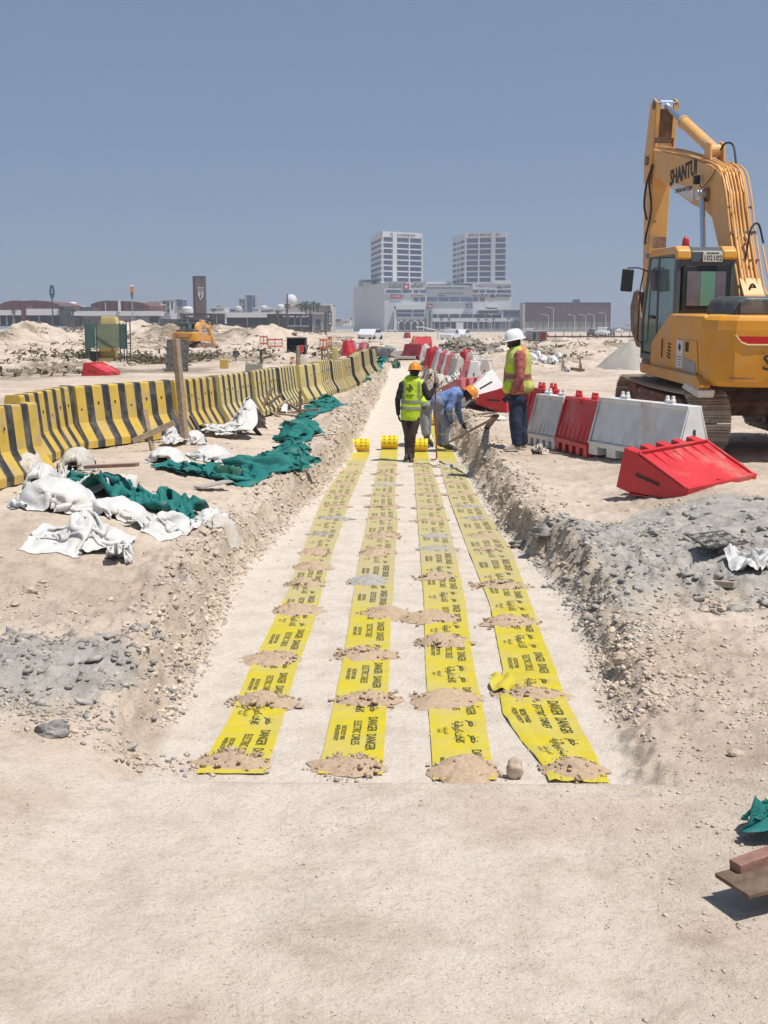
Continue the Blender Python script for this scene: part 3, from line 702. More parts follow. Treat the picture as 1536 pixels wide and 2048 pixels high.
# soil heaps
M_heap = mat('heap_soil', (.39, .285, .195), .95, .14, 7, bump=.35, bscale=40, color2=(.49, .375, .27), spec=.1)
M_heapg = mat('heap_soil_grey', (.45, .42, .38), .95, .14, 7, bump=.8, bscale=60, color2=(.60, .57, .52), spec=.1)
M_clodh = mat('heap_clod', (.34, .25, .17), .95, scale=5, color2=(.50, .385, .28), spec=.1)
def heap_meshes(seed, mt, name):
    r = np.random.RandomState(seed)
    nr, na = 24, 64; vs = []
    for i in range(nr):
        rad = (i / (nr - 1)); hz = (1 - rad ** 1.6)
        for j in range(na):
            a = 2 * math.pi * j / na
            e = 1 + .35 * (fbm(math.cos(a) * 2 + seed * 3.1, math.sin(a) * 2 + 5, 3, 1) - .5) * 2
            x = rad * e * math.cos(a); y = rad * e * math.sin(a)
            z = hz * (.55 + .9 * fbm(x * 1.6 + seed * 5, y * 1.6, 3, 2)) + (.26 * (fbm(x * 5 + seed, y * 5, 3, 4) - .5) + .09 * (vn(x * 15 + seed, y * 15, 2) - .5)) * (1 - rad ** 3) - .10 * rad
            vs.append((x, y, max(z, -.12)))
    mb = MB(); mb.smooth = True
    mb.add(vs, [(i * na + j, i * na + (j + 1) % na, (i + 1) * na + (j + 1) % na, (i + 1) * na + j)[::-1] for i in range(nr - 1) for j in range(na)])
    soil = mb.mesh(name, mt)
    n = 170
    a = r.rand(n) * 6.283; rad = np.sqrt(r.rand(n)) * 1.02 + .40 * r.rand(n) ** 5
    x = rad * np.cos(a); y = rad * np.sin(a)
    z = np.maximum(0, 1 - np.minimum(rad, 1) ** 1.6) * (.55 + .9 * fbm(x * 1.6 + seed * 5, y * 1.6, 3, 2))
    return soil, (x, y, z)
HV = []
def clod_mesh(seed, xyz, lx, ly, lz, mt, smax):
    x, y, z = xyz; r = np.random.RandomState(seed)
    s = .0022 + smax * r.rand(len(x)) ** 5
    return stones_mesh('clods', np.stack([x * lx, y * ly, z * lz - .002], -1), s, mt, seed=seed)
for s in range(6):
    soil, xyz = heap_meshes(s + 1, M_heap, 'heap'); HV.append((soil, xyz))
HVC = [clod_mesh(20 + i, HV[i][1], .22, .20, .055, M_clodh, .019) for i in range(6)]
HVF = [clod_mesh(40 + i, HV[i][1], .22, .20, .055, M_stone, .017) for i in range(6)]
TNAME = ['leftmost tape', 'second tape from the left', 'third tape from the left', 'rightmost tape']
heaps = []
def heap(k, px, py, wpx, grey=False, hh=1.0, dep=1.0):
    p = P(px, py, 0.01); hw = wpx / FPX * p.y / 2
    heaps.append((k, p, hw, grey, hh, dep))
for a in [(0, 460, 1536, 158), (1, 698, 1545, 165), (2, 930, 1552, 150), (3, 1148, 1552, 138),
          (0, 525, 1413, 150), (1, 738, 1408, 146), (2, 893, 1408, 148), (3, 1062, 1400, 160),
          (0, 545, 1325, 118), (1, 727, 1316, 125), (2, 886, 1290, 112), (3, 1018, 1250, 126),
          (0, 590, 1225, 104), (1, 770, 1232, 104), (2, 860, 1242, 128), (2, 872, 1160, 92), (3, 1000, 1176, 118),
          (0, 608, 1172, 78), (1, 738, 1166, 88, True), (0, 622, 1138, 80), (1, 768, 1075, 72), (1, 752, 1108, 70), (0, 632, 1108, 66)]: heap(*a)
for py, dz in ((1103, 0), (1073, 0), (1043, 0), (1017, 0), (992, 0), (969, 0), (950, 0), (934, 0)):
    for k in range(4):
        if py >= 1070 and k < 2 and not (py == 1073 and k == 0): continue
        Y = P(800, py, 0).y; ys, xl, xr = TE[k]
        cx = (np.interp(Y, ys, xl) + np.interp(Y, ys, xr)) / 2 + random.uniform(-.03, .05)
        q = P(800, py + random.uniform(-3, 3), 0); heaps.append((k, Vector((cx, q.y, 0)), random.uniform(.17, .26), random.random() < .3, .55, .6))
cnt = {0: 0, 1: 0, 2: 0, 3: 0}
M_heapmesh_g = []
for i, (k, p, hw, grey, hh, dep) in enumerate(sorted(heaps, key=lambda q: q[1].y)):
    nth = ORD[cnt[k]]; cnt[k] += 1
    j = i % 6
    t = empty('soil_heap', (p.x, p.y + .10 * dep, .008), (0, 0, 0),
              label='%s soil heap from the front along the %s' % (nth, TNAME[k]), cat='soil heap', group='small heaps of soil weighing down the tapes')
    a0 = random.uniform(-.25, .25) + (math.pi if random.random() < .5 else 0)
    so_ = place('soil', HV[j][0], t, (0, 0, 0), (0, 0, a0), (hw, random.uniform(.13, .27) * dep, random.uniform(.05, .066) * hh))
    if grey: 
        so_.material_slots[0].link = 'OBJECT'; so_.material_slots[0].material = M_heapg
    tag(place('clods', (HVF if grey else HVC)[j], t, (0, 0, 0), (0, 0, a0), (hw / .22, dep, hh)), kind='stuff')

# steel mesh edge / stones that stand alone
def boulder(name, p, r, mt, label, cat, seed=1, sq=(1, 1, 1), sub=3, group=None, rz=0, fine=.0):
    bm = bmesh.new(); bmesh.ops.create_icosphere(bm, subdivisions=sub, radius=1)
    for v in bm.verts:
        d = v.co.copy(); f = 1 + .45 * (float(fbm(d.x * 1.3 + seed * 7, d.y * 1.3 + d.z * 2, 2, 1)) - .5) * 2 + .22 * (float(rdg(d.x * 2.5 + seed, d.z * 2.5 + d.y, 2, 3)) - .5)
        v.co = Vector((d.x * sq[0], d.y * sq[1], d.z * sq[2])) * f * r
    me = bpy.data.meshes.new(name); bm.to_mesh(me); bm.free(); me.materials.append(mt)
    me.polygons.foreach_set('use_smooth', [fine > 0] * len(me.polygons))
    o = place(name, me, None, p, (0, 0, rz)); return tag(o, label, cat, group)
M_peb = mat('pebble_stone', (.36, .27, .20), .8, scale=9, color2=(.55, .45, .36), bump=.3, bscale=30, spec=.2)
p = P(1030, 1553, .01); boulder('stone', (p.x, p.y, .045), .055, M_peb, 'rounded fist-sized stone between the two nearest soil heaps on the right', 'stone', 3, (.85, .7, 1), 3, fine=1)
p = P(374, 1534, .03); boulder('stone', (p.x, p.y, .10), .02, M_peb, 'small stone at the left tip of the nearest left soil heap', 'stone', 5, (1, .8, .8), 2)
M_cl2 = mat('clay_block', (.13, .125, .12), .9, scale=7, color2=(.34, .32, .30), bump=.9, bscale=25, spec=.2)
p = GP(100, 1475, .3); boulder('clay_boulder', (p.x, p.y + .05, p.z + .015), .072, M_cl2, 'dark grey lump of clay at the left foot of the bank', 'clay lump', 7, (1.2, .9, .75), 3)
p = GP(1088, 1048, .5); boulder('clay_boulder', (p.x - .02, p.y, p.z + .02), .12, M_cl2, 'dark grey clay lump overhanging the right trench edge', 'clay lump', 8, (1.0, 1.2, .7), 3)
p = GP(1045, 1080, .0); boulder('clay_boulder', (p.x - .02, p.y, .04), .07, M_cl2, 'fallen grey clay lump on the trench floor at the right edge', 'clay lump', 9, (1.7, 1, .6), 3)
p = GP(1010, 1393, .6); boulder('clay_boulder', (1.42, 8.45, G(1.42, 8.45) + .02), .055, M_peb, 'tan boulder half buried in the right bank edge', 'stone', 10, (1.2, .9, .9), 3)
for i, (px, py, r_, lb) in enumerate([(1425, 1212, .04, 'pale stone highest in the small cluster right of the wood block'), (1445, 1220, .035, 'pale stone in the middle of the small cluster by the wood block'), (1408, 1222, .03, 'pale stone leftmost in the small cluster below the wood block'), (1462, 1212, .03, 'pale stone rightmost in the small cluster by the wood block'),
        (1470, 1510, .035, 'pale stone on the low right bank near the picture edge'), (60, 1185, .05, 'larger pale stone on the left bank below the lone sack'), (85, 1165, .03, 'small pale stone just above the larger one on the left bank'), (30, 1210, .03, 'small pale stone near the left picture edge')]):
    p = GP(px, py, .5); boulder('stone', (p.x, p.y, p.z + r_ * .3), r_, M_peb, lb, 'stone', 12 + i, (1.2, .9, .7), 2, group='pale stones on the banks')
# ================================================================ CONCRETE BARRIERS (left)
M_yel = mat('barrier_paint_yellow', (.50, .335, .045), .7, .12, 5, color2=(.60, .41, .07), dirt=(.42, .33, .21), dirtamt=.45, bump=.15, bscale=30)
M_blk = mat('barrier_paint_black', (.030, .030, .033), .6, .3, 6, dirt=(.16, .145, .125), dirtamt=.45, bump=.15, bscale=30)
M_yelf = mat('barrier_paint_faded_yellow', (.52, .40, .12), .75, .12, 5, color2=(.60, .48, .17), dirt=(.45, .39, .28), dirtamt=.5)
M_conc = mat('concrete_bare', (.40, .37, .33), .9, .12, 5)
M_hole = mat('hole_dark', (.05, .04, .03), .9)
HB = 1.03
PROF = [(x_, z_ * HB) for x_, z_ in [(-.30, 0), (-.30, .10), (-.175, .30), (-.145, .36), (-.09, .86), (-.075, .88), (.075, .88), (.09, .86), (.145, .36), (.175, .30), (.30, .10), (.30, 0)]]
def jersey_mesh(L, start, n=12, faded=False):
    mb = MB(); k = len(PROF); wts = [(1.0 if n > 6 else 1.6) if (i + start) % 2 == 0 else .78 for i in range(n)]; tw = sum(wts); cum = [0]
    for q in wts: cum.append(cum[-1] + q * L / tw)
    for i in range(n):
        mb.cur = (i + start) % 2
        vs = [(x, cum[i + a], z) for a in (0, 1) for x, z in PROF]
        fs = [(j, (j + 1) % k, k + (j + 1) % k, k + j) for j in range(k - 1)]
        mb.add(vs, fs)
    mb.cur = start % 2; o = len(mb.v); mb.v += [(x, 0, z) for x, z in PROF]; mb.f.append(tuple(range(o, o + k))); mb.mi.append(mb.cur); mb.sm.append(False)
    mb.cur = (n - 1 + start) % 2; o = len(mb.v); mb.v += [(x, L, z) for x, z in PROF]; mb.f.append(tuple(range(o, o + k))[::-1]); mb.mi.append(mb.cur); mb.sm.append(False)
    me = mb.mesh('jersey', [M_yelf if faded else M_yel, M_blk]); fixn(me)
    bm = bmesh.new(); bm.from_mesh(me); bmesh.ops.remove_doubles(bm, verts=bm.verts, dist=1e-4); bm.to_mesh(me); bm.free()
    return me
JM = {}
HOLE = MB().cyl((.117, 0, 0), (.123, 0, 0), .020, n=10).mesh('hole', M_hole)  # proud dark disc, coloured like the shade inside a lifting hole
def barrier(a, b, start, label, n=None, faded=False, holes=True):
    a = Vector((a[0], a[1], 0)); b = Vector((b[0], b[1], 0)); L = (b - a).length
    n = n or 12; key = (round(L, 1), start, n, faded)
    if key not in JM: JM[key] = jersey_mesh(L, start, n, faded)
    z = (G(a.x, a.y) + G(b.x, b.y)) / 2 + .01
    rz = math.atan2(-(b - a).x, (b - a).y)
    t = empty('concrete_barrier', (a.x, a.y, z), ((G(b.x, b.y) - G(a.x, a.y)) / L, random.uniform(-.012, .012), rz), label=label, cat='concrete barrier', group='yellow and black striped concrete barriers along the track')
    o = place('barrier_body', JM[key], t)
    bv = o.modifiers.new('bevel', 'BEVEL'); bv.width = .008; bv.segments = 2; bv.limit_method = 'ANGLE'; bv.angle_limit = R(25)
    if holes:
        st = L / n
        for i in range(n):
            if (i + start) % 2 == 0 and i % 2 == 0 or i in (3, 7):
                h = place('lifting_hole_shade', HOLE, t, (0.004 + .01 * (i % 2), (i + .5) * st, .63 - .08 * (i % 3 == 0)), (0, R(-6), 0))
    return t
BL = [((-5.02, 13.2), (-4.75, 16.2), 1), ((-5.03, 16.45), (-4.98, 18.85), 0), ((-4.95, 19.0), (-3.95, 21.2), 0), ((-3.93, 21.25), (-3.62, 23.6), 0),
      ((-3.57, 23.8), (-3.28, 26.2), 0), ((-3.24, 26.3), (-3.0, 28.7), 0), ((-2.97, 28.8), (-2.80, 31.2), 1)]
BN = ['nearest striped concrete barrier at the left edge of the picture', 'second striped concrete barrier from the left edge', 'third striped concrete barrier, behind the crossed timbers',
      'fourth striped concrete barrier, just behind the tall wooden post', 'fifth striped concrete barrier, behind the large white sack', 'sixth striped concrete barrier along the track', 'seventh striped concrete barrier along the track']
for i, (a, b, s) in enumerate(BL): barrier(a, b, s, BN[i], n=[12, 12, 12, 12, 12, 12, 12][i], faded=i > 3)
barrier((-2.72, 31.35), (-2.38, 33.7), 0, 'striped concrete barrier turned more towards the camera, with one wide black band', n=5, faded=True)
poly = [(-2.36, 34), (-1.98, 39.7), (-1.60, 48.8), (-1.42, 58)]
t_ = 0; i = 0
seg = [(Vector(poly[k]), Vector(poly[k + 1])) for k in range(3)]
tot = sum((b - a).length for a, b in seg)
def along(d):
    for a, b in seg:
        L = (b - a).length
        if d <= L: return a + (b - a) * (d / L)
        d -= L
    return seg[-1][1]
while t_ + 2.4 < tot:
    a = along(t_); b = along(t_ + 2.36); off = random.uniform(-.10, .10)
    barrier((a.x + off, a.y), (b.x + off, b.y), i % 2, '%s striped concrete barrier from the camera, faded by dust' % ORD[8 + i], faded=True, holes=i < 3); t_ += 2.45; i += 1

# ================================================================ PLASTIC WATER BARRIERS
M_wr = mat('plastic_red', (.50, .022, .030), .42, .15, 2.5, color2=(.60, .035, .045), spec=.45, dirt=(.50, .22, .17), dirtamt=.22)
M_wrp = mat('plastic_red_faded', (.48, .11, .13), .55, .12, 2.5, color2=(.58, .17, .19), dirt=(.5, .4, .33), dirtamt=.4)
M_ww = mat('plastic_white', (.62, .63, .64), .45, .06, 2.5, color2=(.72, .73, .74), spec=.4, dirt=(.52, .45, .36), dirtamt=.38)
M_wwg = mat('plastic_white_dusty', (.54, .52, .49), .6, .06, 2.5, color2=(.64, .62, .59), dirt=(.46, .38, .29), dirtamt=.5)
M_slot = mat('slot_shadow', (.05, .045, .04), .9)
def wb_mesh(L, Hh, ribs=7):
    """body of a water-filled plastic barrier: flared base with feet, sloped ribbed flanks, thin lipped top"""
    mb = MB(); zb = .17 * Hh / .8; hb = .25; ht = .085
    top = Hh
    def hw(z):
        if z <= zb: return hb
        t = (z - zb) / (Hh * .93 - zb)
        return hb * .90 + (ht - hb * .90) * min(1, t)
    # core prism
    prof = [(-hb + .0, .0), (-hb, zb), (-hb * .90, zb + .012), (-ht, Hh * .93), (-ht - .018, Hh * .95), (-ht - .018, Hh), (ht + .018, Hh), (ht + .018, Hh * .95), (ht, Hh * .93), (hb * .90, zb + .012), (hb, zb), (hb, 0)]
    # feet: base broken into blocks by fork slots
    prof2 = [p for p in prof if p[1] >= zb]
    mb.prism(prof2, 'y', 0, L)
    nb = 5; fw = L / (nb * 2 - 1)
    mb.box((0, L / 2, zb * .84), (hb * 2 - .004, L - .004, zb * .34))
    for i in range(nb): mb.box((0, fw * (2 * i + .5), zb * .35), (hb * 2 - .008, fw * 1.0 - .004, zb * .7))
    # ribs on both flanks, raised wedges
    rw = L / (ribs * 1.35)
    for s in (-1, 1):
        for i in range(ribs):
            yc = L * (i + .5) / ribs
            u = abs((i + .5) / ribs * 2 - 1); z1 = Hh * (.60 + .18 * u * u); z0 = zb + .03
            d = .026
            x0 = hw(z0); x1 = hw(z1)
            q = [(s * (x0 - .01), yc - rw / 2, z0), (s * (x0 - .01), yc + rw / 2, z0), (s * (x1 - .002), yc + rw * .30, z1), (s * (x1 - .002), yc - rw * .30, z1),
                 (s * (x0 + d), yc - rw * .36, z0 + .01), (s * (x0 + d), yc + rw * .36, z0 + .01)]
            mb.add(q, [(0, 4, 3), (4, 5, 2, 3), (5, 1, 2), (0, 1, 5, 4), (0, 3, 2, 1)])
        # raised edge frame at both ends and a base ledge
        for yc in (.018, L - .018):
            mb.beam((s * (hw(zb) + .004), yc, zb), (s * (ht + .010), yc, Hh * .95), .036, .020, up=(s, 0, 0))
        mb.box((s * (hb + .008), L / 2, zb + .006), (.03, L, .022))
    return mb.mesh('water_barrier_body', M_ww)
def wb_parts(L, Hh):
    lug = MB().lathe([(.030, 0), (.036, .012), (.026, .03), (.024, .062), (.019, .072), (.001, .073)], 12).mesh('lug', M_ww)
    handle = MB().box((0, 0, .018), (.05, .20, .036)).mesh('lug_base', M_ww)
    grip = MB().box((-.004, 0, 0), (.016, .05, .06)).mesh('clip', M_ww)
    return lug, handle, grip
WBM = {}
GROOVE = MB().box((0, 0, 0), (.035, .012, .34)).mesh('end_groove_shade', M_slot)  # raised dark strip painted as the shadow within the end groove
def water_barrier(loc, rot, L, Hh, mt, label, group='plastic water barriers', lugs=2, gmat=None):
    key = (round(L, 2), round(Hh, 2))
    if key not in WBM: WBM[key] = (wb_mesh(L, Hh),) + wb_parts(L, Hh)
    body, lug, hd, grip = WBM[key]
    t = empty('water_barrier', loc, rot, label=label, cat='water barrier', group=group)
    def pm(n, me, **k):
        o = place(n, me, t, **k); o.material_slots[0].link = 'OBJECT'; o.material_slots[0].material = mt; return o
    o = pm('barrier_body', body)
    b = o.modifiers.new('bevel', 'BEVEL'); b.width = .008; b.segments = 2; b.limit_method = 'ANGLE'; b.angle_limit = R(30)
    for q in range(lugs):
        yc = L * (q + .5) / lugs
        pm('lug_base', hd, loc=(0, yc, Hh - .002))
        for s in (-1, 1): pm('lug', lug, loc=(0, yc + s * .07, Hh + .030))
    for e_ in (-.003, L + .003): place('end_groove_shade', GROOVE, t, (0, e_, Hh * .42), (0, 0, 0))
    for s in (-1, 1): pm('clip', grip, loc=(s * (.098), L / 2, Hh - .05))
    return t
def wb_between(A, B, Hh, mt, label, group, L=None, lugs=2, dz=0):
    A = Vector((A[0], A[1], 0)); B = Vector((B[0], B[1], 0)); d = B - A; L = L or d.length
    z = (G(A.x, A.y) + G(B.x, B.y)) / 2 - .015 + dz
    return water_barrier((A.x, A.y, z), (0, 0, math.atan2(-d.x, d.y)), L, Hh, mt, label, group, lugs)
grp = 'plastic water barriers standing beside the excavator'
o = .25
def off(a, b, s=.25):
    a = Vector(a); b = Vector(b); d = (b - a).normalized(); n = Vector((d.y, -d.x)); return a + n * s, b + n * s
def px_pair(p0, p1, s=.24):
    a = GP(*p0); b = GP(*p1); return off((a.x, a.y), (b.x, b.y), s)
# base points of the visible (left / front) flank, near to far
A3, B3 = px_pair((1352, 940), (1176, 917), .25)
A2, B2 = px_pair((1172, 917), (1110, 900), .25)
A1, B1 = px_pair((1108, 900), (1054, 888), .25)
for (A, B, mt, lb) in ((A3, B3, M_ww, 'tall white water barrier nearest the camera, in front of the excavator track'), (A2, B2, M_wr, 'red water barrier standing between two white ones by the excavator'), (A1, B1, M_ww, 'upright white water barrier right beside the man in the white helmet')):
    d = (A - B); A_ = B + d
    wb_between(A_, B, .82, mt, lb, grp, lugs=2 if mt is not M_wr else 2)
C0 = Vector(B1); dd = (B1 - A1).normalized()
wb_between(C0 + Vector((.30, .12)), C0 + Vector((.30, .12)) + dd * .9, .86, M_wr, 'red water barrier mostly hidden behind the upright white one', grp)
# toppled red barrier in the right foreground, lying on its flank
def toppled(p_top, p_base, Ldir, L, Hh, mt, label, roll, grp_, lift=0.0, scale=1.0):
    """p_top/p_base: ground points under the thin top edge and under the base at the near end; Ldir: unit length direction"""
    up = Vector((p_top[0] - p_base[0], p_top[1] - p_base[1], 0)).normalized()      # local +z of the barrier lies along this
    up = (up + Vector((0, 0, roll))).normalized()
    y = Vector((Ldir[0], Ldir[1], Ldir[2] if len(Ldir) > 2 else 0)); y = (y - up * y.dot(up)).normalized(); x = y.cross(up)
    M = Matrix((x, y, up)).transposed()
    t = water_barrier((p_base[0], p_base[1], G(p_base[0], p_base[1]) + lift), M.to_euler(), L, Hh, mt, label, grp_)
    t.scale = (scale,) * 3
    return t
pt = GP(1380, 998); pb = GP(1225, 985); pe = GP(1512, 962)
print('toppled', pt, pb, pe)
dl = Vector((pe.x - pt.x, pe.y - pt.y)).normalized()
gz = (G(2.5, 14.6) + G(2.9, 14.0) + G(3.9, 14.7)) / 3
print('ground under toppled', gz)
water_barrier((2.4284, 14.8877, .8009 + max(-.05, gz - .54)), (2.939, 1.2983, -4.1839), 1.32, .98, M_wr, 'red water barrier toppled onto its side in the right foreground', 'toppled water barriers').scale = (.983,) * 3
# toppled pair (red with white on top) behind the bending worker
pt = GP(915, 812); pb = GP(1000, 808)
toppled((2.05 - .75, 29.3), (2.15, 28.6), (.25, 1), 1.3, .85, M_wr, 'dark red water barrier lying on its side under a white one', .0, 'toppled water barriers', lift=.26)
toppled((1.25, 29.0), (2.02, 29.35), (.45, 1), 1.2, .85, M_ww, 'white water barrier leaning on top of the toppled dark red one', .25 - .75, 'toppled water barriers', lift=.72)
t = toppled((.95, 33.5), (1.35, 33.0), (.3, 1), 1.2, .8, M_wrp, 'faded pink-red water barrier lying among the white sacks', -.1, 'toppled water barriers', lift=.22)

# the ragged row standing along the right edge of the trench
row = [  # px of base, py of base, facing deg, length, colour, tilt
    (868, 741, 8, 1.2, 'r'), (880, 745, -5, 1.2, 'w'), (886, 750, 12, 1.3, 'p'), (893, 752, 5, 1.2, 'w'), (901, 755, 10, 1.2, 'p'), (911, 760, 4, 1.3, 'w'), (920, 764, -8, 1.3, 'g'),
    (925, 748, 20, 1.2, 'r'), (938, 752, 15, 1.2, 'g'), (930, 774, 8, 1.2, 'p'), (948, 780, 4, 1.2, 'w'), (941, 770, 30, 1.2, 'g'), (968, 772, 10, 1.2, 'g'), (858, 735, 20, 1.2, 'r')]
CN = {'r': ('red', M_wr), 'w': ('white', M_ww), 'p': ('dusty pink-red', M_wrp), 'g': ('greyish white', M_wwg)}
for i, (px, py, a, L, c) in enumerate(row):
    p = GP(px, py)
    d = Vector((math.sin(R(a)), math.cos(R(a))))
    t = wb_between((p.x, p.y), (p.x + d.x * L, p.y + d.y * L), .86, CN[c][1],
               '%s plastic barrier, %s in the ragged row right of the trench' % (CN[c][0], ORD[i]), 'plastic barriers in the ragged row right of the trench')
    t.rotation_euler.y = random.uniform(-.06, .10)
# others further away
def wb_px(px0, px1, py, Hh, mt, label, g_='far plastic barriers', dy=0):
    a = GP(px0, py); b = GP(px1, py); b.y += dy
    return wb_between((a.x, a.y), (b.x, b.y), Hh, mt, label, g_)
wb_px(690, 706, 712, .86, M_wr, 'red plastic barrier standing beyond the far end of the striped barriers')
wb_px(708, 720, 714, .80, M_ww, 'white plastic barrier beside the far red one', dy=1)
wb_px(722, 731, 716, .90, M_wrp, 'faded red plastic barrier behind the far striped barriers', dy=2)
wb_px(812, 846, 716, .86, M_wr, 'bright red plastic barrier across the far end of the trench')
wb_px(848, 856, 722, .86, M_ww, 'white plastic barrier right of the far end of the trench', dy=2)
wb_px(827, 860, 692, .95, M_wr, 'long red barrier lying far beyond the trench end')
wb_px(810, 819, 677, 1.0, M_wr, 'tiny distant red barrier on the sand before the mall')
# small toppled red barrier on the track at the left
p = GP(184, 752)
toppled((p.x + .75, p.y - .2), (p.x - .35, p.y), (.25, 1), 1.3, .95, M_wr, 'bright red water barrier toppled on the track at the left', -.22, 'toppled water barriers', lift=.25)
# ================================================================ SACKS, NETTING, TIMBER
M_sack = mat('woven_sack_white', (.50, .495, .485), .75, .06, 4, bump=.35, bscale=22, color2=(.61, .605, .595), dirt=(.55, .47, .37), dirtamt=.22, spec=.3)
M_sackd = mat('woven_sack_dusty', (.45, .425, .39), .8, .06, 4, bump=.35, bscale=22, color2=(.55, .525, .49), dirt=(.50, .42, .33), dirtamt=.5, spec=.2)
M_net = mat('shade_net_teal', (.006, .125, .112), .6, .25, 5, bump=.5, bscale=160, color2=(.016, .19, .175), dirt=(.20, .27, .22), dirtamt=.10, spec=.3)
M_netd = mat('shade_net_dark', (.010, .075, .052), .7, .25, 5, bump=.5, bscale=160, color2=(.03, .12, .08), dirt=(.25, .24, .16), dirtamt=.35, spec=.2)
def _hump(a, b, h, sq=2.4): return lambda x, y: h * np.clip(1 - (np.abs(x / a) ** sq + np.abs(y / b) ** sq), 0, 1) ** .5
def _lumps(seed, h, k=3): return lambda x, y: h * np.clip(fbm(x * k + seed, y * k + seed * 2, 2, seed) - .42, 0, 1) * 3
CT = {}
def cloth_t(kind, var):
    """unit templates: 'full' a filled sack, 'empty' a crumpled empty one, 'pile' a heap of sacking, 'sheet' a folded flat one"""
    key = (kind, var)
    if key not in CT:
        if kind == 'full': p = cloth(46, 34, 1.2, .85, .80, .80, _hump(.42, .26, .17), 1 + var, bend=.6, steps=70)
        elif kind == 'empty': p = cloth(54, 40, 1.5, 1.1, .80, .62, _lumps(2 + var, .15, 2), 2 + var, bend=.7, steps=70)
        elif kind == 'pile': p = cloth(72, 54, 1.9, 1.4, .52, .55, (lambda a, c: (lambda x, y: np.maximum(a(x + .18, y), c(x - .2, y + .05))))(_hump(.24, .22, .34, 2), _hump(.30, .2, .2, 2)), 3 + var)
        else: p = cloth(50, 38, 1.2, .9, .82, .80, _lumps(7 + var, .07), 5 + var)
        zm = np.percentile(p[..., 2], 99.5)
        ex = np.abs(p[..., 0]).max(); ey = np.abs(p[..., 1]).max()
        CT[key] = p / np.array([ex, ey, zm])
    return CT[key]
def crumple(name, c, rx, ry, h, mt, rz=0, seed=0, kind='full', parent=None, label=None, cat=None, group=None, peak=None, flip=False):
    p = cloth_t(kind, seed % 3)
    x = p[..., 0] * rx * (-1 if (seed // 3) % 2 else 1); y = p[..., 1] * ry * (-1 if (seed // 6) % 2 else 1); z = p[..., 2] * h
    if peak: z = z * (.55 + .9 * np.exp(-((p[..., 0] - peak[0]) / .4) ** 2 - ((p[..., 1] - peak[1]) / .6) ** 2))
    c0, s0 = math.cos(rz), math.sin(rz)
    X = x * c0 - y * s0 + c[0]; Y = x * s0 + y * c0 + c[1]
    g0 = G(c[0], c[1]); Z = H(X, Y) - g0 + z + .004 + (c[2] if len(c) > 2 else 0)
    mb = MB(); mb.smooth = True
    mb.grid([(float(p_), float(q), float(r)) for p_, q, r in zip((X - c[0]).ravel(), (Y - c[1]).ravel(), Z.ravel())], X.shape[1], X.shape[0])
    o = place(name, mb.mesh(name, mt), parent, (c[0], c[1], g0) if parent is None else (0, 0, 0))
    return tag(o, label, cat, group)
def sack(px, py, wpx, dep, h, seed, label, rz=0, mt=None, kind='full', fold=0, dirn=0, nu=0, g_='white woven sacks dumped along the left bank', name='woven_sack', cat='sack', **k):
    """px, py: middle of the front foot of the sack"""
    p = GP(px, py); rx = wpx / FPX * p.y / 2
    return crumple(name, (p.x, p.y + dep * .8, k.pop('zz', 0)), rx, dep, h, mt or M_sack, rz, seed, kind=kind, label=label, cat=cat, group=g_, **k)
def net(pts, mt, label, seed=0, nv=26, step=.035, group=None, fold=.5):
    """strip of bunched netting: pts = (px, py, half width m, height m)"""
    W = []
    for px, py, hw, hh in pts:
        p = GP(px, py); W.append((p.x, p.y, hw, hh))
    W = np.array(W); d = np.concatenate([[0], np.cumsum(np.hypot(np.diff(W[:, 0]), np.diff(W[:, 1])))])
    n = max(12, int(d[-1] / step)); t = np.linspace(0, d[-1], n)
    cx = np.interp(t, d, W[:, 0]); cy = np.interp(t, d, W[:, 1]); hw = np.interp(t, d, W[:, 2]); hh = np.interp(t, d, W[:, 3])
    k = np.ones(5) / 5
    if n > 20:
        cx[2:-2] = np.convolve(cx, k, 'valid'); cy[2:-2] = np.convolve(cy, k, 'valid')
    tx = np.gradient(cx); ty = np.gradient(cy); L = np.hypot(tx, ty); nx, ny = -ty / L, tx / L
    v = np.linspace(-1, 1, nv); T, V = np.meshgrid(t, v, indexing='ij')
    L = d[-1]; ms = max(W[:, 2].mean(), .1)
    sx = L * 1.18; sy = ms * 2 * 2.3; nu_ = int(np.clip(sx / (ms * .10), 30, 110)); nv_ = int(np.clip(nv * 1.15, 24, 60))
    q = cloth(nu_, nv_, sx, sy, .86, .44, _lumps(seed, ms * .35, 1.2 / ms), seed, steps=80, settle=35, bend=.6)
    tq = (q[..., 0] - q[..., 0].min()) / (q[..., 0].max() - q[..., 0].min()) * L
    uq = q[..., 1] / np.percentile(np.abs(q[..., 1]), 97); zq = q[..., 2] / np.percentile(q[..., 2], 98)
    I = lambda a_: np.interp(tq, t, a_)
    off = uq * I(hw) * .80 * (1 + .30 * (fbm(tq / ms * .6 + seed, tq * 0, 2, 1) - .5) * 2)
    X = I(cx) + I(nx) * off; Y = I(cy) + I(ny) * off
    gc = np.interp(tq, t, H(cx, cy)); Z = np.maximum(H(X, Y), gc - .07) + .004 + zq * I(hh)
    nv, n = X.shape[1], X.shape[0]
    mb = MB(); mb.smooth = True
    o0 = (float(cx[0]), float(cy[0]), G(cx[0], cy[0]))
    mb.grid([(float(a) - o0[0], float(b) - o0[1], float(c) - o0[2]) for a, b, c in zip(X.ravel(), Y.ravel(), Z.ravel())], nv, n)
    me = mb.mesh('shade_net', mt); o = place('shade_net', me, None, o0)
    return tag(o, label, 'netting', group)

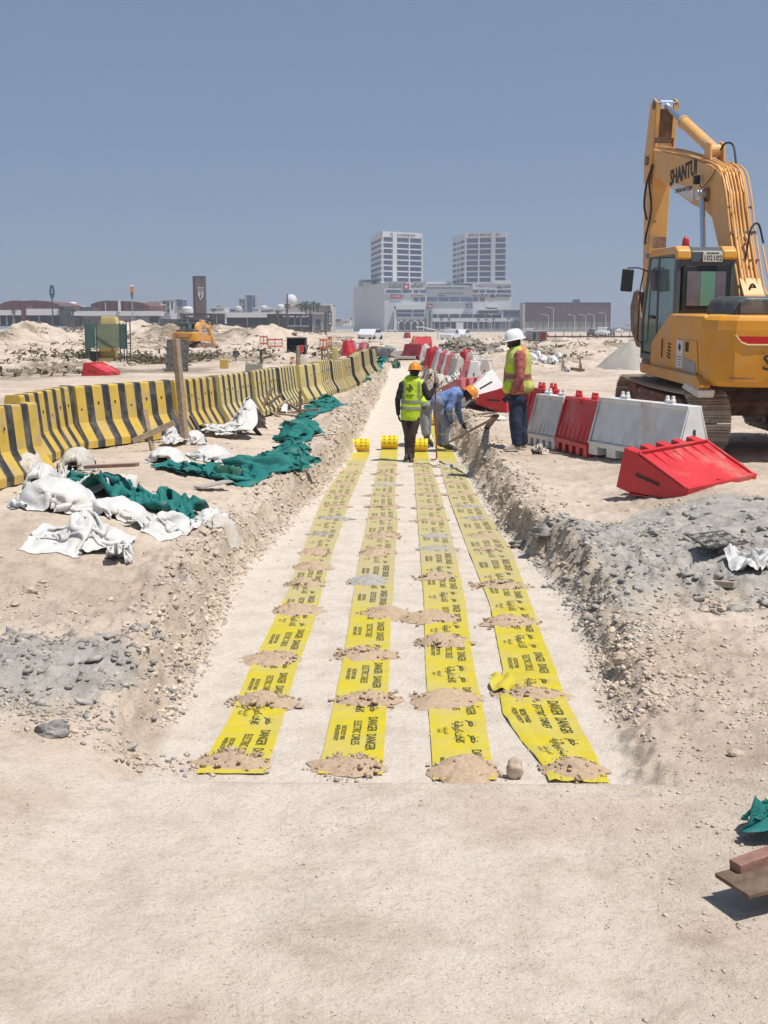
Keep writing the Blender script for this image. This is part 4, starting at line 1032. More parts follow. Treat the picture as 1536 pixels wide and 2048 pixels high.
# --- sacks, left foreground group
sack(145, 1112, 225, .36, .20, 1, 'flat white woven sack lying alone nearest the camera on the left bank', kind='empty', rz=.12, fold=.6, peak=(.1, .3), dirn=.5)
sack(228, 1130, 58, .30, .16, 33, 'narrow crumpled tail of the nearest white sack, pointing to the trench', kind='empty', rz=.25, fold=.5, dirn=1.2)
sack(95, 1024, 200, .42, .30, 2, 'full white sack with a grey shadowed hollow at the left of the sack pile', rz=-.05, fold=.6, dirn=.3)
sack(225, 1038, 165, .30, .17, 3, 'white sack lying under the brown wood strip', rz=-.1, fold=.5)
sack(322, 1074, 115, .42, .16, 4, 'white sack with round ringed folds sliding towards the trench', kind='empty', rz=-.45, fold=.65, dirn=.8)
sack(412, 1048, 70, .30, .10, 5, 'flat greyish white sack nearest the trench edge, right of the netting', rz=-.35, fold=.2)
sack(446, 1062, 62, .26, .08, 6, 'small grey-white sack with pointed corners at the trench edge', rz=-.5, fold=.2, mt=M_sackd)
sack(30, 968, 110, .5, .34, 7, 'dusty grey sack at the left edge against the nearest barrier', rz=.1, mt=M_sackd, fold=.5)
sack(70, 985, 80, .4, .30, 8, 'white sack with a knotted mouth behind the dusty grey one', fold=.6)
sack(110, 965, 70, .4, .20, 9, 'crumpled white sack at the foot of the nearest striped barrier', kind='empty', fold=.8, peak=(-.3, .2))
sack(190, 992, 120, .4, .24, 10, 'white sheet of sacking under the dark edge of the green net', kind='sheet', fold=.6, dirn=.4)
sack(325, 928, 90, .5, .18, 11, 'white sack behind the green net near the crossed timbers', fold=.3)
sack(415, 925, 105, .55, .18, 12, 'broad white sack with faint print behind the bunched net', fold=.2)
sack(345, 893, 56, .45, .26, 13, 'bulging white sack at the foot of the tall wooden post', kind='pile', fold=.6, peak=(-.2, 0))
sack(382, 890, 50, .4, .20, 14, 'low white sack right of the tall wooden post', fold=.3)
sack(448, 876, 140, .9, .46, 15, 'large heap of white sacking between post and trench', kind='pile', fold=.75, peak=(-.55, .3), nu=110, dirn=.3)
sack(640, 778, 50, .6, .20, 16, 'small white sack by the far striped barriers', fold=.5)
sack(548, 828, 60, .8, .18, 17, 'torn white sack among broken timber by the barriers', kind='empty', fold=.5)
sack(600, 903 - 22, 30, .4, .08, 18, 'scrap of white sacking at the trench edge beside the net', mt=M_sackd)
M_pink = mat('pinkish_cardboard', (.50, .33, .25), .9, .1, 5)
sack(420, 822, 60, .4, .50, 19, 'torn brown-pink paper bag on the heap of white sacking', kind='empty', mt=M_pink, fold=.6, g_=None, name='paper_bag', cat='paper bag')
sack(145, 948, 85, .35, .30, 20, 'heap of tan soil against the striped barrier', mt=M_heapg, fold=.15, g_=None, name='soil_pile', cat='soil pile')
# right side
g2 = 'white sacks on the right of the trench'
sack(1522, 1150, 110, .22, .13, 21, 'white sack cut off by the right edge of the picture', kind='sheet', rz=.1, g_=g2)
sack(1072, 812, 45, .7, .30, 22, 'white sack seen behind the man in the white helmet', g_=g2, fold=.3)
sack(905, 772, 40, 1.2, .45, 23, 'pile of white sacks behind the bending worker', kind='pile', g_=g2, fold=.6)
sack(880, 778, 34, 1.0, .35, 24, 'grey-white sack slumped at the trench edge beside the steel bar', g_=g2, mt=M_sackd, fold=.6)
sack(897, 790, 30, .6, .22, 241, 'small white sack just left of the bending worker', g_=g2, fold=.6)
sack(920, 762 + 14, 30, 1.0, .40, 25, 'white sack under the toppled pink barrier', kind='pile', g_=g2)
sack(866, 752, 24, 1.2, .25, 26, 'grey plastic sheet over the far right trench edge', kind='empty', g_=g2, mt=M_sackd)
sack(1000, 842, 36, .4, .07, 27, 'scrap of white sheet on the right bank before the red barrier', g_=g2, fold=.2)
sack(1085, 908, 34, .3, .12, 28, 'crumpled clear plastic scrap at the foot of the white barrier', kind='empty', g_=g2, mt=M_sackd, fold=.6)
for i, (px, py, w_) in enumerate([(1068, 724, 26), (1088, 727, 30), (1108, 728, 28), (1122, 722, 18), (1078, 716, 20)]):
    sack(px, py, w_, 1.0, .40, 50 + i, '%s white sack from the left in the far pile right of the white helmet' % ORD[i], g_='far pile of white sacks', fold=.6, nu=40)

# --- green shade netting
NG = 'crumpled green shade netting along the left bank'
net([(140, 975, 0.192, 0.136), (200, 985, 0.36, 0.204), (260, 1000, 0.432, 0.238), (320, 1015, 0.408, 0.238), (362, 1040, 0.24, 0.204), (376, 1052, 0.12, 0.085)], M_net, 'dark green net bunched over the white sacks at the left', 1, nv=44, group=NG, step=.022)
net([(300, 938, .24, .10), (370, 945, .38, .14), (430, 952, .46, .18), (490, 958, .52, .20), (530, 948, .50, .20), (560, 925, .46, .16), (590, 903, .36, .12), (612, 893, .22, .07)], M_net, 'long green net bunched in deep folds along the trench edge', 2, nv=50, group=NG, step=.024)
net([(572, 898, 0.288, 0.085), (590, 885, 0.42, 0.17), (602, 868, 0.408, 0.204), (600, 850, 0.288, 0.102), (612, 840, 0.216, 0.068)], M_net, 'green net draped over a mound beside the trench', 3, nv=36, group=NG)
net([(605, 840, 0.24, 0.0595), (630, 828, 0.432, 0.085), (655, 815, 0.48, 0.102), (655, 802, 0.36, 0.17), (645, 796, 0.3, 0.17)], M_net, 'green net folded over itself further along the bank', 4, nv=30, group=NG, step=.06)
net([(655, 788, 0.24, 0.068), (690, 775, 0.24, 0.085), (715, 766, 0.36, 0.119), (722, 756, 0.42, 0.119), (728, 750, 0.36, 0.085)], M_net, 'green net winding along the far bank', 5, nv=26, group=NG, step=.10)
net([(728, 750, 0.36, 0.102), (740, 744, 0.48, 0.119), (750, 738, 0.48, 0.119), (755, 730, 0.48, 0.153), (762, 722, 0.48, 0.17), (766, 716, 0.48, 0.17)], M_net, 'last stretch of green net at the far end of the trench', 6, nv=22, group=NG, step=.2)
net([(864, 738, 0.6, 0.17), (868, 730, 0.72, 0.297), (872, 726, 0.48, 0.17)], M_net, 'small green net scrap on the far right trench edge', 7, nv=18, step=.15, group=NG)
p = GP(1500, 1682, .1)
net([(1474, 1672, 0.048, 0.0255), (1500, 1676, 0.144, 0.085), (1530, 1668, 0.216, 0.187), (1580, 1660, 0.264, 0.238)], M_net, 'corner of green net at the right edge of the foreground', 8, nv=30, step=.012)
p = GP(470, 962)
crumple('shade_net', (p.x - .05, p.y - .05, 0), .30, .12, .20, M_netd, .1, 9, label='faded olive patch of netting hanging below the green folds', cat='netting', group=NG)

# --- timber and boards
M_wood = mat('weathered_wood', (.26, .19, .13), .85, .2, 12, color2=(.38, .29, .21), bump=.4, bscale=30)
M_woodd = mat('dark_wood', (.10, .065, .045), .85, .2, 12, color2=(.17, .12, .085), bump=.4, bscale=30)
M_woodr = mat('reddish_plank', (.22, .11, .085), .8, .2, 10, color2=(.30, .17, .13), bump=.3, bscale=30)
M_ply = mat('black_film_plywood', (.035, .032, .030), .6, .3, 20, dirt=(.30, .27, .23), dirtamt=.45)
M_plyp = mat('plywood_print', (.32, .30, .27), .8, .1, 10)
def post(name, base, top, w_, mt, label, cat='wooden post', group=None, sink=.1):
    base = Vector(base); top = Vector(top); d = (top - base)
    mb = MB(); mb.beam(-d.normalized() * sink, d, w_, w_ * .8)
    o = mb.build(name, mt, None, base, bevel=w_ * .06); return tag(o, label, cat, group)
b = GP(371, 888); post('wooden_post', b, at(351, 677, b.y + .05), .11, M_wood, 'tall weathered square wooden post standing at the left between the barriers and sacks')
b = GP(376, 886); post('wooden_stake', b, b + Vector((-.20, -.05, .52)), .035, M_wood, 'thin stick leaning against the tall wooden post', 'stick')
def plank(a, b_, wx, wz, mt, label, name='timber', cat='timber', group=None):
    a = Vector(a); b_ = Vector(b_); mb = MB(); mb.beam((0, 0, 0), b_ - a, wx, wz)
    o = mb.build(name, mt, None, a, bevel=min(wx, wz) * .08); return tag(o, label, cat, group)
g3 = 'crossed timbers at the foot of the barriers'
b = GP(306, 902); plank(b + Vector((0, 0, -.02)), b + Vector((-.13, .1, .58)), .075, .04, M_wood, 'short upright of the crossed timbers by the barriers', group=g3)
plank(b + Vector((-.27, -.08, .14)), b + Vector((.30, .1, .40)), .04, .08, M_wood, 'slanting rail of the crossed timbers by the barriers', group=g3)
b = GP(215, 1000); plank(b + Vector((-.28, .25, .32)), b + Vector((.30, .12, .36)), .10, .035, M_woodr, 'brown wood strip lying on top of the white sacks')
b = GP(420, 985); plank(b + Vector((-.15, 0, .06)), b + Vector((.18, .35, .10)), .16, .02, mat('grey_board', (.35, .33, .30), .8), 'grey board end sticking out under the green net', 'board', 'board')
b = GP(404, 888); plank(b + Vector((.05, 0, .03)), b + Vector((-.22, .3, .42)), .05, .05, M_blk, 'black bent rubber strip leaning by the post', 'rubber_strip', 'rubber strip')
g4 = 'broken timber sticks along the barriers'
for i, (px, py, dx, dy, dz) in enumerate([(505, 832, .55, .6, .42), (530, 828, .5, .9, .30), (515, 836, .2, .9, .55), (590, 832, -.7, .2, .08), (600, 835, 0, .1, .55), (575, 826, .7, -.2, .1), (612, 830, -.4, .5, .2), (560, 835, -.5, .4, .25), (520, 870, -.3, .5, .22), (640, 792, .2, .6, .4), (1000 - 285, 745, .2, 1.2, .55), (728, 741, -.3, 1.2, .5)]):
    b = GP(px, py); plank(b, b + Vector((dx, dy, dz)), .06, .045, M_wood if i % 2 else M_woodd,
        ['long broken stick leaning towards the trench', 'second broken stick crossing under the leaning one', 'steep broken stick against the barrier', 'flat brown timber lying by the short stump', 'short upright stump of timber', 'thin timber lying right of the stump',
         'split wood piece near the green net', 'bent stick left of the stump', 'stick poking out of the white sacking heap', 'small stick beside the far white sack', 'pale stick at the far striped barriers', 'farthest leaning stick by the barriers'][i], group=g4)
# things on the right bank
b = GP(905, 880); c = GP(990, 826)
plank(at(893, 887, 22.9), at(988, 836, 20.4), .04, .03, M_wood, 'long brown timber slanting from the trench floor up the right bank')
b1 = GP(974, 856); plank(b1, at(992, 831, 20.6), .10, .04, M_woodd, 'dark short board propped at the top of the slanting timber')
b1 = GP(950, 832); b2 = GP(990, 830); plank(b1 + Vector((0, 0, .02)), b2 + Vector((0, 0, .05)), .10, .03, M_woodd, 'thin dark plank lying flat on the right bank')
b1 = GP(1098, 906); b2 = GP(1142, 912); plank(b1, b2, .03, .05, M_wood, 'thin wood strip along the foot of the red barrier')
# film-faced plywood off-cut with print
pc = GP(1432, 1105)
t = empty('plywood_board', (pc.x, pc.y + .02, pc.z + .115), (R(7), R(-5), R(14)), label='black printed plywood off-cut lying on the right bank', cat='plywood board')
MB().box((0, 0, 0), (.36, .42, .018)).build('panel', M_ply, t, bevel=.002)
for i in range(3):
    for j in range(3):
        place('print_mark', text_mesh('print', 'XM', .07, M_plyp, .003), t, (-.12 + .12 * i, -.13 + .13 * j, .011), (0, 0, .5))
pc = GP(1446, 1176); t = MB().box((0, 0, .0), (.075, .24, .05)).build('wood_block', mat('pale_wood', (.33, .26, .19), .8, .15, 14, color2=(.42, .34, .26)), None, (pc.x, pc.y + .04, pc.z + .025), (R(-3), R(5), R(50)), bevel=.003); tag(t, 'short block of sawn wood on the right bank', 'wood block')
# planks at the bottom right
zf = G(1.4, 5.3)
pa = P(1463, 1772, zf + .10); pb_ = P(1560, 1742, zf + .14)
t = plank(pa, Vector((pa.x + .55, pa.y + .22, zf + .15)), .22, .018, M_woodd, 'dark board propped off the ground at the right edge', 'board', 'board')
pa = P(1480, 1752, zf + .13)
plank(pa + Vector((0, .08, 0)), Vector((pa.x + .5, pa.y + .32, zf + .20)), .07, .045, M_woodr, 'reddish plank lying on the dark board at the right edge', 'plank', 'plank')
# ================================================================ EXCAVATORS
M_ey = mat('excavator_paint', (.60, .25, .016), .45, .06, 2.0, color2=(.68, .31, .022), dirt=(.46, .34, .21), dirtamt=.42, spec=.45)
M_ep = mat('excavator_boom_paint', (.64, .33, .09), .5, .06, 2.5, color2=(.72, .40, .13), dirt=(.45, .35, .24), dirtamt=.35, spec=.4)
M_eg = mat('excavator_dark_grey', (.055, .062, .068), .5, .15, 3, dirt=(.24, .21, .17), dirtamt=.35)
M_ecab = mat('cab_grey', (.075, .085, .09), .45, .1, 3, dirt=(.22, .20, .17), dirtamt=.25)
M_trk = mat('track_steel', (.19, .15, .115), .8, .25, 5, color2=(.34, .28, .22), metal=.0, spec=.3, dirt=(.52, .44, .35), dirtamt=.75)
M_rust = mat('rusty_mud', (.16, .085, .05), .85, .25, 5, color2=(.27, .17, .11), dirt=(.40, .32, .24), dirtamt=.4)
M_rod = mat('chrome_rod', (.55, .62, .72), .22, .04, 4, metal=.9)
M_hose = mat('rubber_hose', (.02, .02, .022), .6, .2)
M_gls = mat('cab_glass', (.10, .17, .16), .06, .2, 1.2, spec=.6, coat=.3)
M_glg = mat('cab_green_panel', (.14, .30, .22), .35, .1, 2)
M_glm = mat('cab_grey_panel', (.14, .12, .14), .4, .2, 3)
M_red = mat('reflector_red', (.50, .012, .012), .3, .1)
M_beac = mat('beacon_red', (.45, .015, .02), .2, .1, coat=.5)
M_plate = mat('plate_white', (.62, .60, .52), .5, .05)
M_txt = mat('decal_black', (.025, .022, .022), .6, .1)
M_wht = mat('decal_white', (.60, .60, .60), .6, .05)
M_cream = mat('decal_cream', (.70, .52, .30), .5, .05)
M_foam = mat('foam_white', (.6, .56, .48), .8, .1)
def excavator(loc, rz, pitch, label, detail=True, boom=None, group=None, scale=1.0, house_rz=0.0, trk_rz=0.0):
    t = empty('excavator', loc, (pitch, 0, rz), label=label, cat='excavator', group=group, scale=scale)
    # ---- undercarriage
    def track(sx):
        tr = empty('track', (sx * 1.12, 0, 0), (0, 0, trk_rz)); tr.parent = t
        r0 = .40; hl = 1.62; zc = .45
        per = 4 * hl + 2 * math.pi * r0; n = 46 if detail else 0
        if detail:
            sh = MB(); w_ = .60
            sh.box((0, 0, 0), (w_, per / n * .93, .024))
            for yy in (-.045, 0.0, .045): sh.box((0, yy, -.026), (w_, .012, .034))
            sm_ = sh.mesh('track_shoe', M_trk)
            for i in range(n):
                d = per * (i + .3) / n
                if d < 2 * hl: y, z, a = hl - d, zc + r0 + (-.035 * math.sin(math.pi * d / (2 * hl))), math.pi
                elif d < 2 * hl + math.pi * r0:
                    th = (d - 2 * hl) / r0; y, z, a = -hl - r0 * math.sin(th), zc + r0 * math.cos(th), math.pi + th
                elif d < 4 * hl + math.pi * r0: y, z, a = -hl + (d - 2 * hl - math.pi * r0), zc - r0, 0
                else:
                    th = (d - 4 * hl - math.pi * r0) / r0; y, z, a = hl + r0 * math.sin(th), zc - r0 * math.cos(th), th
                place('track_shoe', sm_, tr, (0, y, z), (a, 0, 0))
        else:
            mb = MB(); q = []
            for i in range(12): th = math.pi * i / 11; q.append((-hl - r0 * math.sin(th), zc + r0 * math.cos(th)))
            for i in range(12): th = math.pi * i / 11; q.append((hl + r0 * math.sin(th), zc - r0 * math.cos(th)))
            mb.prism(q, 'x', -.30, .30); mb.build('track_belt', M_rust, tr)
        mb = MB(); mb.box((0, 0, zc), (.26, 2 * hl - .1, .34)); mb.prism([(-1.3, zc + .17), (1.3, zc + .17), (1.1, zc + .27), (-1.1, zc + .27)], 'x', -.16, .16); mb.build('track_frame', M_rust, tr, bevel=.02)
        for i, y in enumerate((-hl, hl)):
            mb = MB(); mb.cyl((-.12, y, zc), (.12, y, zc), r0 - .05, n=20); mb.cyl((-.17, y, zc), (.17, y, zc), .13, n=14); mb.build('idler_wheel' if i else 'drive_sprocket', M_rust, tr, bevel=.01)
        if detail:
            for i in range(7):
                mb = MB(); mb.cyl((-.20, 0, 0), (.20, 0, 0), .085, n=14); mb.build('roller', M_rust, tr, (0, -1.15 + i * .385, .16))
    track(-1); track(1)
    mb = MB(); mb.prism([(-.75, .42), (-.9, .62), (-.55, .92), (.55, .92), (.9, .62), (.75, .42)], 'x', -.95, .95); mb.build('car_body', M_rust, t, bevel=.03)
    mb = MB(); mb.cyl((0, 0, .85), (0, 0, 1.06), .62, n=28); mb.build('slew_ring', M_rust, t)
    # ---- revolving frame and bodywork
    h = empty('upper_structure', (0, 0, 0), (0, 0, house_rz)); h.parent = t
    mb = MB(); mb.box2((-1.30, -2.35, 1.04), (1.30, .95, 1.20)); mb.build('deck', M_rust, h, bevel=.02)
    mb = MB()      # left side cover
    mb.prism([(.30, 1.06), (.26, 1.50), (-.12, 1.72), (-.62, 1.97), (-2.2, 1.99), (-2.2, 1.06)], 'x', -1.36, -.42); mb.build('side_cover', M_ey, h, bevel=.05, seg=3)
    mb = MB(); mb.prism([(1.15, 1.06), (1.15, 1.52), (.9, 1.60), (-2.2, 1.99), (-2.2, 1.06)], 'x', .52, 1.36); mb.build('right_side_cover', M_ey, h, bevel=.05, seg=3)
    mb = MB(); mb.prism([(-.42, 1.06), (-.42, 1.97), (.52, 1.97), (.52, 1.06)], 'y', -2.2, -.6); mb.build('engine_box', M_ey, h, bevel=.02)
    # lower step rail
    mb = MB(); mb.prism([(.55, 1.00), (.62, 1.15), (-2.2, 1.15), (-2.45, 1.02), (-2.3, .96), (-2.0, .98)], 'x', -1.43, -1.28); mb.build('side_rail', M_ey, h, bevel=.02)
    # counterweight, curved plan
    plan = [(-1.34, -2.02), (-1.36, -2.28), (-1.26, -2.52), (-1.05, -2.68), (-.5, -2.80), (0, -2.83), (.5, -2.80), (1.05, -2.68), (1.30, -2.52), (1.42, -2.28), (1.40, -2.02)]
    mb = MB(); vs = []; lv = [(1.02, .955), (1.10, .99), (1.35, 1.0), (1.80, 1.0), (1.93, .985), (2.0, .94)]
    for z, s in lv: vs += [(x * s, -2.02 + (y + 2.02) * s, z) for x, y in plan]
    k = len(plan); fs = [(i * k + j, i * k + (j + 1) % k, (i + 1) * k + (j + 1) % k, (i + 1) * k + j) for i in range(len(lv) - 1) for j in range(k)] + [tuple(range(k))[::-1], tuple(range((len(lv) - 1) * k, len(lv) * k))]
    mb.add(vs, fs); cw = mb.build('counterweight', M_ey, h, bevel=.03, seg=3)
    for s in (-1, 1):
        q = []
        for a_, (zz) in ((1.02, 1.72), (.62, 1.72), (.62, 1.625), (.88, 1.625), (.97, 1.66)): q.append((s * a_, zz))
        def yb(x): return -(2.83 - .15 * (abs(x) / 1.05) ** 2.0) - .004
        mb = MB(); n_ = len(q); mb.add([(x, yb(x), z) for x, z in q] + [(x, yb(x) + .03, z) for x, z in q], [tuple(range(n_)), tuple(range(n_, 2 * n_))[::-1]] + [(i, (i + 1) % n_, n_ + (i + 1) % n_, n_ + i) for i in range(n_)])
        mb.build('reflector', M_red, cw)
        mb = MB(); mb.tube([(s * 1.06, yb(1.06) - .002, 1.735), (s * .98, yb(.98) - .004, 1.635), (s * .90, yb(.9) - .004, 1.605), (s * .60, yb(.6) - .004, 1.605)], .010, 6); mb.build('reflector_trim', M_cream, cw)
    wall_text('model_lettering', 'SHANTUI', .30, M_txt, cw, (.0, -2.845, 1.36), 0, 90, .004, 1.15, .003)
    if detail:
        mb = MB(); mb.box((-.95, -2.71, 1.045 + .10), (.35, .012, .018), (0, 0, -.2)); mb.build('scrape_mark', M_rust, cw)
    # engine hood
    mb = MB(); mb.prism([(-1.02, 1.98), (-.93, 2.18), (-.80, 2.24), (.75, 2.24), (1.0, 2.20), (1.05, 1.98)], 'y', -2.35, -1.2); hd = mb.build('engine_hood', M_eg, h, bevel=.05, seg=3)
    mb = MB(); mb.prism([(-.15, 2.23), (-.10, 2.27), (.70, 2.27), (.76, 2.23)], 'y', -2.25, -1.3); mb.build('hood_panel', M_eg, hd, bevel=.015)
    if detail:
        for j in range(2):
            for i in range(5):
                mb = MB(); mb.box((0, 0, 0), (.07, .012, .016), (0, R(-64), 0)); mb.build('vent_slot', M_hose, hd, (-.985 + .018 * i + .0, -2.353, 2.0 + .035 * i)) if j else mb.build('vent_slot', M_hose, hd, (-.90 + .0 * i, -2.354, 2.0 + .035 * i))
        mb = MB(); mb.cyl((.45, -1.5, 2.2), (.45, -1.5, 2.48), .055, n=14); mb.build('exhaust_pipe', M_rust, h)
    # ---- cab
    cb = empty('cab', (0, 0, 0)); cb.parent = h
    x0, x1, y0, y1, z0, z1 = -1.30, -.40, -.72, .98, 1.20, 2.92
    # frame pillars and panels
    fr = MB()
    side = [(y1, z0), (y1 + .03, 1.75), (y1 - .28, z1 - .10), (y1 - .40, z1), (y0 + .05, z1), (y0, z1 - .06), (y0, z0)]
    pw = .075
    for x in (x0, x1):
        s = 1 if x == x0 else -1
        fr.beam((x + s * .03, y1, z0), (x + s * .03, y1 + .03, 1.75), .07, pw, up=(0, 1, 0)); fr.beam((x + s * .03, y1 + .03, 1.75), (x + s * .03, y1 - .30, z1 - .06), .07, pw, up=(0, 1, 0))
        fr.box2((x, y0, z0), (x + s * .07, y0 + .12, z1 - .05))
        fr.box2((x, y1 - .05, z1 - .11), (x + s * .07, y0, z1 - .03)); fr.box2((x, .18, z0), (x + s * .05, .25, z1 - .06))
        fr.box2((x, y1, z0), (x + s * .05, y0, z0 + (.10 if s > 0 else .7)))
    fr.box2((x0 + .08, y0, z0), (x1 - .08, y0 + .05, 2.02)); fr.box2((x0 + .07, y0, 2.66), (x1 - .07, y0 + .05, z1 - .05))
    fr.box2((x0 + .07, y1 - .02, z0), (x1 - .07, y1 + .03, z0 + .25))
    fr.build('cab_frame', M_ecab, cb, bevel=.015)
    mb = MB(); mb.prism([(y1 - .26, z1 - .08), (y1 - .40, z1 + .01), (y0 + .1, z1 + .04), (y0 - .02, z1 - .02), (y0 - .03, z1 - .20), (y0 + .04, z1 - .20), (y0 + .05, z1 - .06)], 'x', x0 + .20, x1 - .20); mb.build('roof', M_ecab, cb, bevel=.03, seg=3)
    for s, x in ((1, x0), (-1, x1)):
        mb = MB(); mb.prism([(y1 - .24, z1 - .10), (y1 - .42, z1 + .03), (y0 + .08, z1 + .055), (y0 - .03, z1 - .01), (y0 - .05, z1 - .14), (y0 + .03, z1 - .15), (y0 + .1, z1 - .07)], 'x', x - s * .015, x + s * .21); mb.build('roof_corner', M_ey if detail else M_ecab, cb, bevel=.03, seg=3)
    mb = MB(); mb.box2((x0 + .10, y0 + .01, 2.0), (x1 - .08, y0 - .015, 2.68)); mb.build('rear_window_frame', M_hose, cb, bevel=.03)
    for nme, a_, b_, m_ in (('window_pane', x0 + .16, x0 + .37, M_glm), ('window_pane', x0 + .37, x0 + .60, M_glg), ('window_pane', x0 + .60, x1 - .14, M_glm)):
        MB().box2((a_ + .002, y0 - .02, 2.09), (b_ - .002, y0 - .028, 2.60)).build(nme, m_, cb)
    MB().box2((x0 + .015, y0 + .13, 1.32), (x0 + .03, .17, z1 - .12)).build('side_glass', M_gls, cb)
    MB().prism([(.26, 1.32), (y1 - .05, 1.32), (y1 - .02, 1.75), (y1 - .32, z1 - .12), (.26, z1 - .12)], 'x', x0 + .015, x0 + .03).build('door_glass', M_gls, cb)
    MB().prism([(y1, z0 + .25), (y1 + .03, 1.75), (y1 - .29, z1 - .09), (y1 - .31, z1 - .09), (y1 + .005, 1.75), (y1 - .02, z0 + .25)], 'x', x0 + .08, x1 - .08).build('windscreen', M_gls, cb)
    MB().box2((x1 - .03, y0 + .13, 1.95), (x1 - .015, .17, z1 - .12)).build('side_glass', M_gls, cb)
    if detail:
        MB().box2((x0 + .005, .30, 1.86), (x0 - .02, .62, 1.91)).build('door_rail', M_hose, cb, bevel=.008)
        mb = MB(); mb.lathe([(.5, 0), (.9, .3), (1, .75), (.85, 1), (.3, 1.1), (.01, 1.12)], 16, (0, 0, 0)); st = MB()
        st.box((x0 + .48, -.12, 1.62), (.48, .48, .14)); st.box((x0 + .48, -.36, 1.98), (.46, .12, .62)); st.build('seat', M_hose, cb, bevel=.04)
        # plate
        pl = MB().box((x0 + .53, y0 - .055, z1 - .105), (.30, .012, .15)).build('number_plate', M_plate, cb, bevel=.004)
        wall_text('plate_number', '102102', .105, M_txt, pl, (x0 + .53, y0 - .063, z1 - .125), 0, 90, .0015, .92, .001)
        wall_text('plate_heading', 'BAHRAIN  البحرين'.split('  ')[0], .034, M_txt, pl, (x0 + .53, y0 - .063, z1 - .052), 0, 90, .001, 1.3, .001)
        bc = MB(); bc.lathe([(.055, 0), (.058, .03), (.050, .10), (.030, .145), (.001, .155)], 16, (x0 + .30, y0 + .55, z1 + .055)); bc.build('beacon', M_beac, cb, smooth=True)
        MB().lathe([(.065, 0), (.065, .03), (.001, .03)], 14, (x0 + .30, y0 + .55, z1 + .03)).build('beacon_base', M_hose, cb)
        # mirrors
        mb = MB(); mb.tube([(x0 - .01, y1 - .10, 1.45), (x0 - .07, y1 + .0, 1.5), (x0 - .07, y1 - .05, 2.3), (x0 - .06, y1 - .20, 2.62)], .012, 6); mb.build('grab_rail', M_hose, cb)
        mb = MB(); mb.tube([(x0 + .0, y1 - .25, 2.60), (x0 - .12, y1 - .10, 2.66), (x0 - .28, y1 - .05, 2.66), (x0 - .30, y1 - .05, 2.60)], .012, 6); ma = mb.build('mirror_arm', M_hose, cb)
        mb = MB(); mb.box((0, 0, 0), (.19, .05, .36), (0, R(4), R(-8))); mb.build('mirror', M_hose, ma, (x0 - .29, y1 - .05, 2.46), bevel=.022, seg=3)
        mb = MB(); mb.lathe([(.075, -.16), (.095, -.1), (.095, .1), (.06, .17)], 14, (x0 - .02, .28, 2.46), .9, .5); mb.build('door_mirror', M_glm, cb, smooth=True)
        mb = MB(); mb.tube([(x0 + .62, y0 - .01, 2.17), (x0 + .66, y0 - .22, 2.21), (x0 + .85, y0 - .22, 2.21), (x0 + .93, y0 - .16, 2.19)], .012, 6); mb.lathe([(.13, 0), (.11, .03), (.03, .05), (.001, .05)], 14, (x0 + .76, y0 - .22, 2.185), 1.1, .6); mb.build('rear_mirror', M_eg, cb)
        # side cover details
        MB().prism([(-1.1, 1.18), (-1.35, 1.62), (-2.0, 1.62), (-2.12, 1.18)], 'x', -1.372, -1.364).build('access_door', M_ey, h, bevel=.004)
        nt_ = MB().box((-1.377, -1.28, 1.40), (.006, .30, .40)).build('notice', M_wht, h)
        MB().lathe([(.055, 0), (.055, .003), (.045, .003), (.045, 0)], 20).build('notice_emblem', M_eg, nt_, (-1.381, -1.28, 1.50), (0, R(-90), 0))
        for i in range(4): MB().box((-1.382, -1.28, 1.36 - .04 * i), (.002, .22 - .03 * i, .010)).build('notice_line', M_eg, nt_)
        MB().prism([(-1.50, 1.16), (-1.50, 1.36), (-1.98, 1.32), (-2.10, 1.10)], 'x', -1.380, -1.373).build('side_patch', mat('decal_grey', (.30, .30, .30), .6, .05), h)
        MB().box((-1.378, -1.60, 1.44 + .08), (.02, .12, .14)).build('latch', M_hose, h, bevel=.01)
        for i in range(5): MB().box((-1.372, -.72 - .006 * i, 1.32 + .05 * i), (.014, .14 - .012 * i, .012), (R(12), 0, 0)).build('louvre', M_hose, h)
        MB().box((-1.372, -.38, 1.44), (.014, .012, .28)).build('panel_gap', M_hose, h)
        mb = MB(); mb.prism([(-1.6, .93), (-1.75, 1.02), (-2.4, .96), (-2.35, .85)], 'x', -1.44, -1.20); mb.build('hanging_foam', M_foam, h, bevel=.02)
    # ---- boom, stick, bucket in the plane x = bx
    bx = .15; bw = .185
    B = boom or dict(up=[(-.20, 1.50), (-.08, 1.9), (.13, 2.35), (.64, 3.25), (.93, 3.86), (1.22, 4.20), (1.7, 4.36), (3.0, 4.60), (5.1, 4.93), (5.42, 4.90)], lo=[(5.45, 4.62), (5.2, 4.48), (3.6, 4.05), (2.5, 3.74), (1.85, 3.62), (1.5, 3.48), (1.08, 2.95), (.72, 2.25), (.45, 1.75), (.3, 1.45)],
                     tip=(5.25, 4.72), cyl_top=(2.05, 4.62), bcyl=((1.25, 1.50), (1.75, 3.88)))
    bo = empty('boom', (0, 0, 0)); bo.parent = h
    mb = MB(); mb.prism(B['up'] + B['lo'], 'x', bx - bw, bx + bw); mb.build('boom_beam', M_ep, bo, bevel=.02)
    mb = MB(); mb.cyl((bx - .26, B['tip'][0], B['tip'][1]), (bx + .26, B['tip'][0], B['tip'][1]), .085, n=16); mb.build('boom_pin', M_rust, bo)
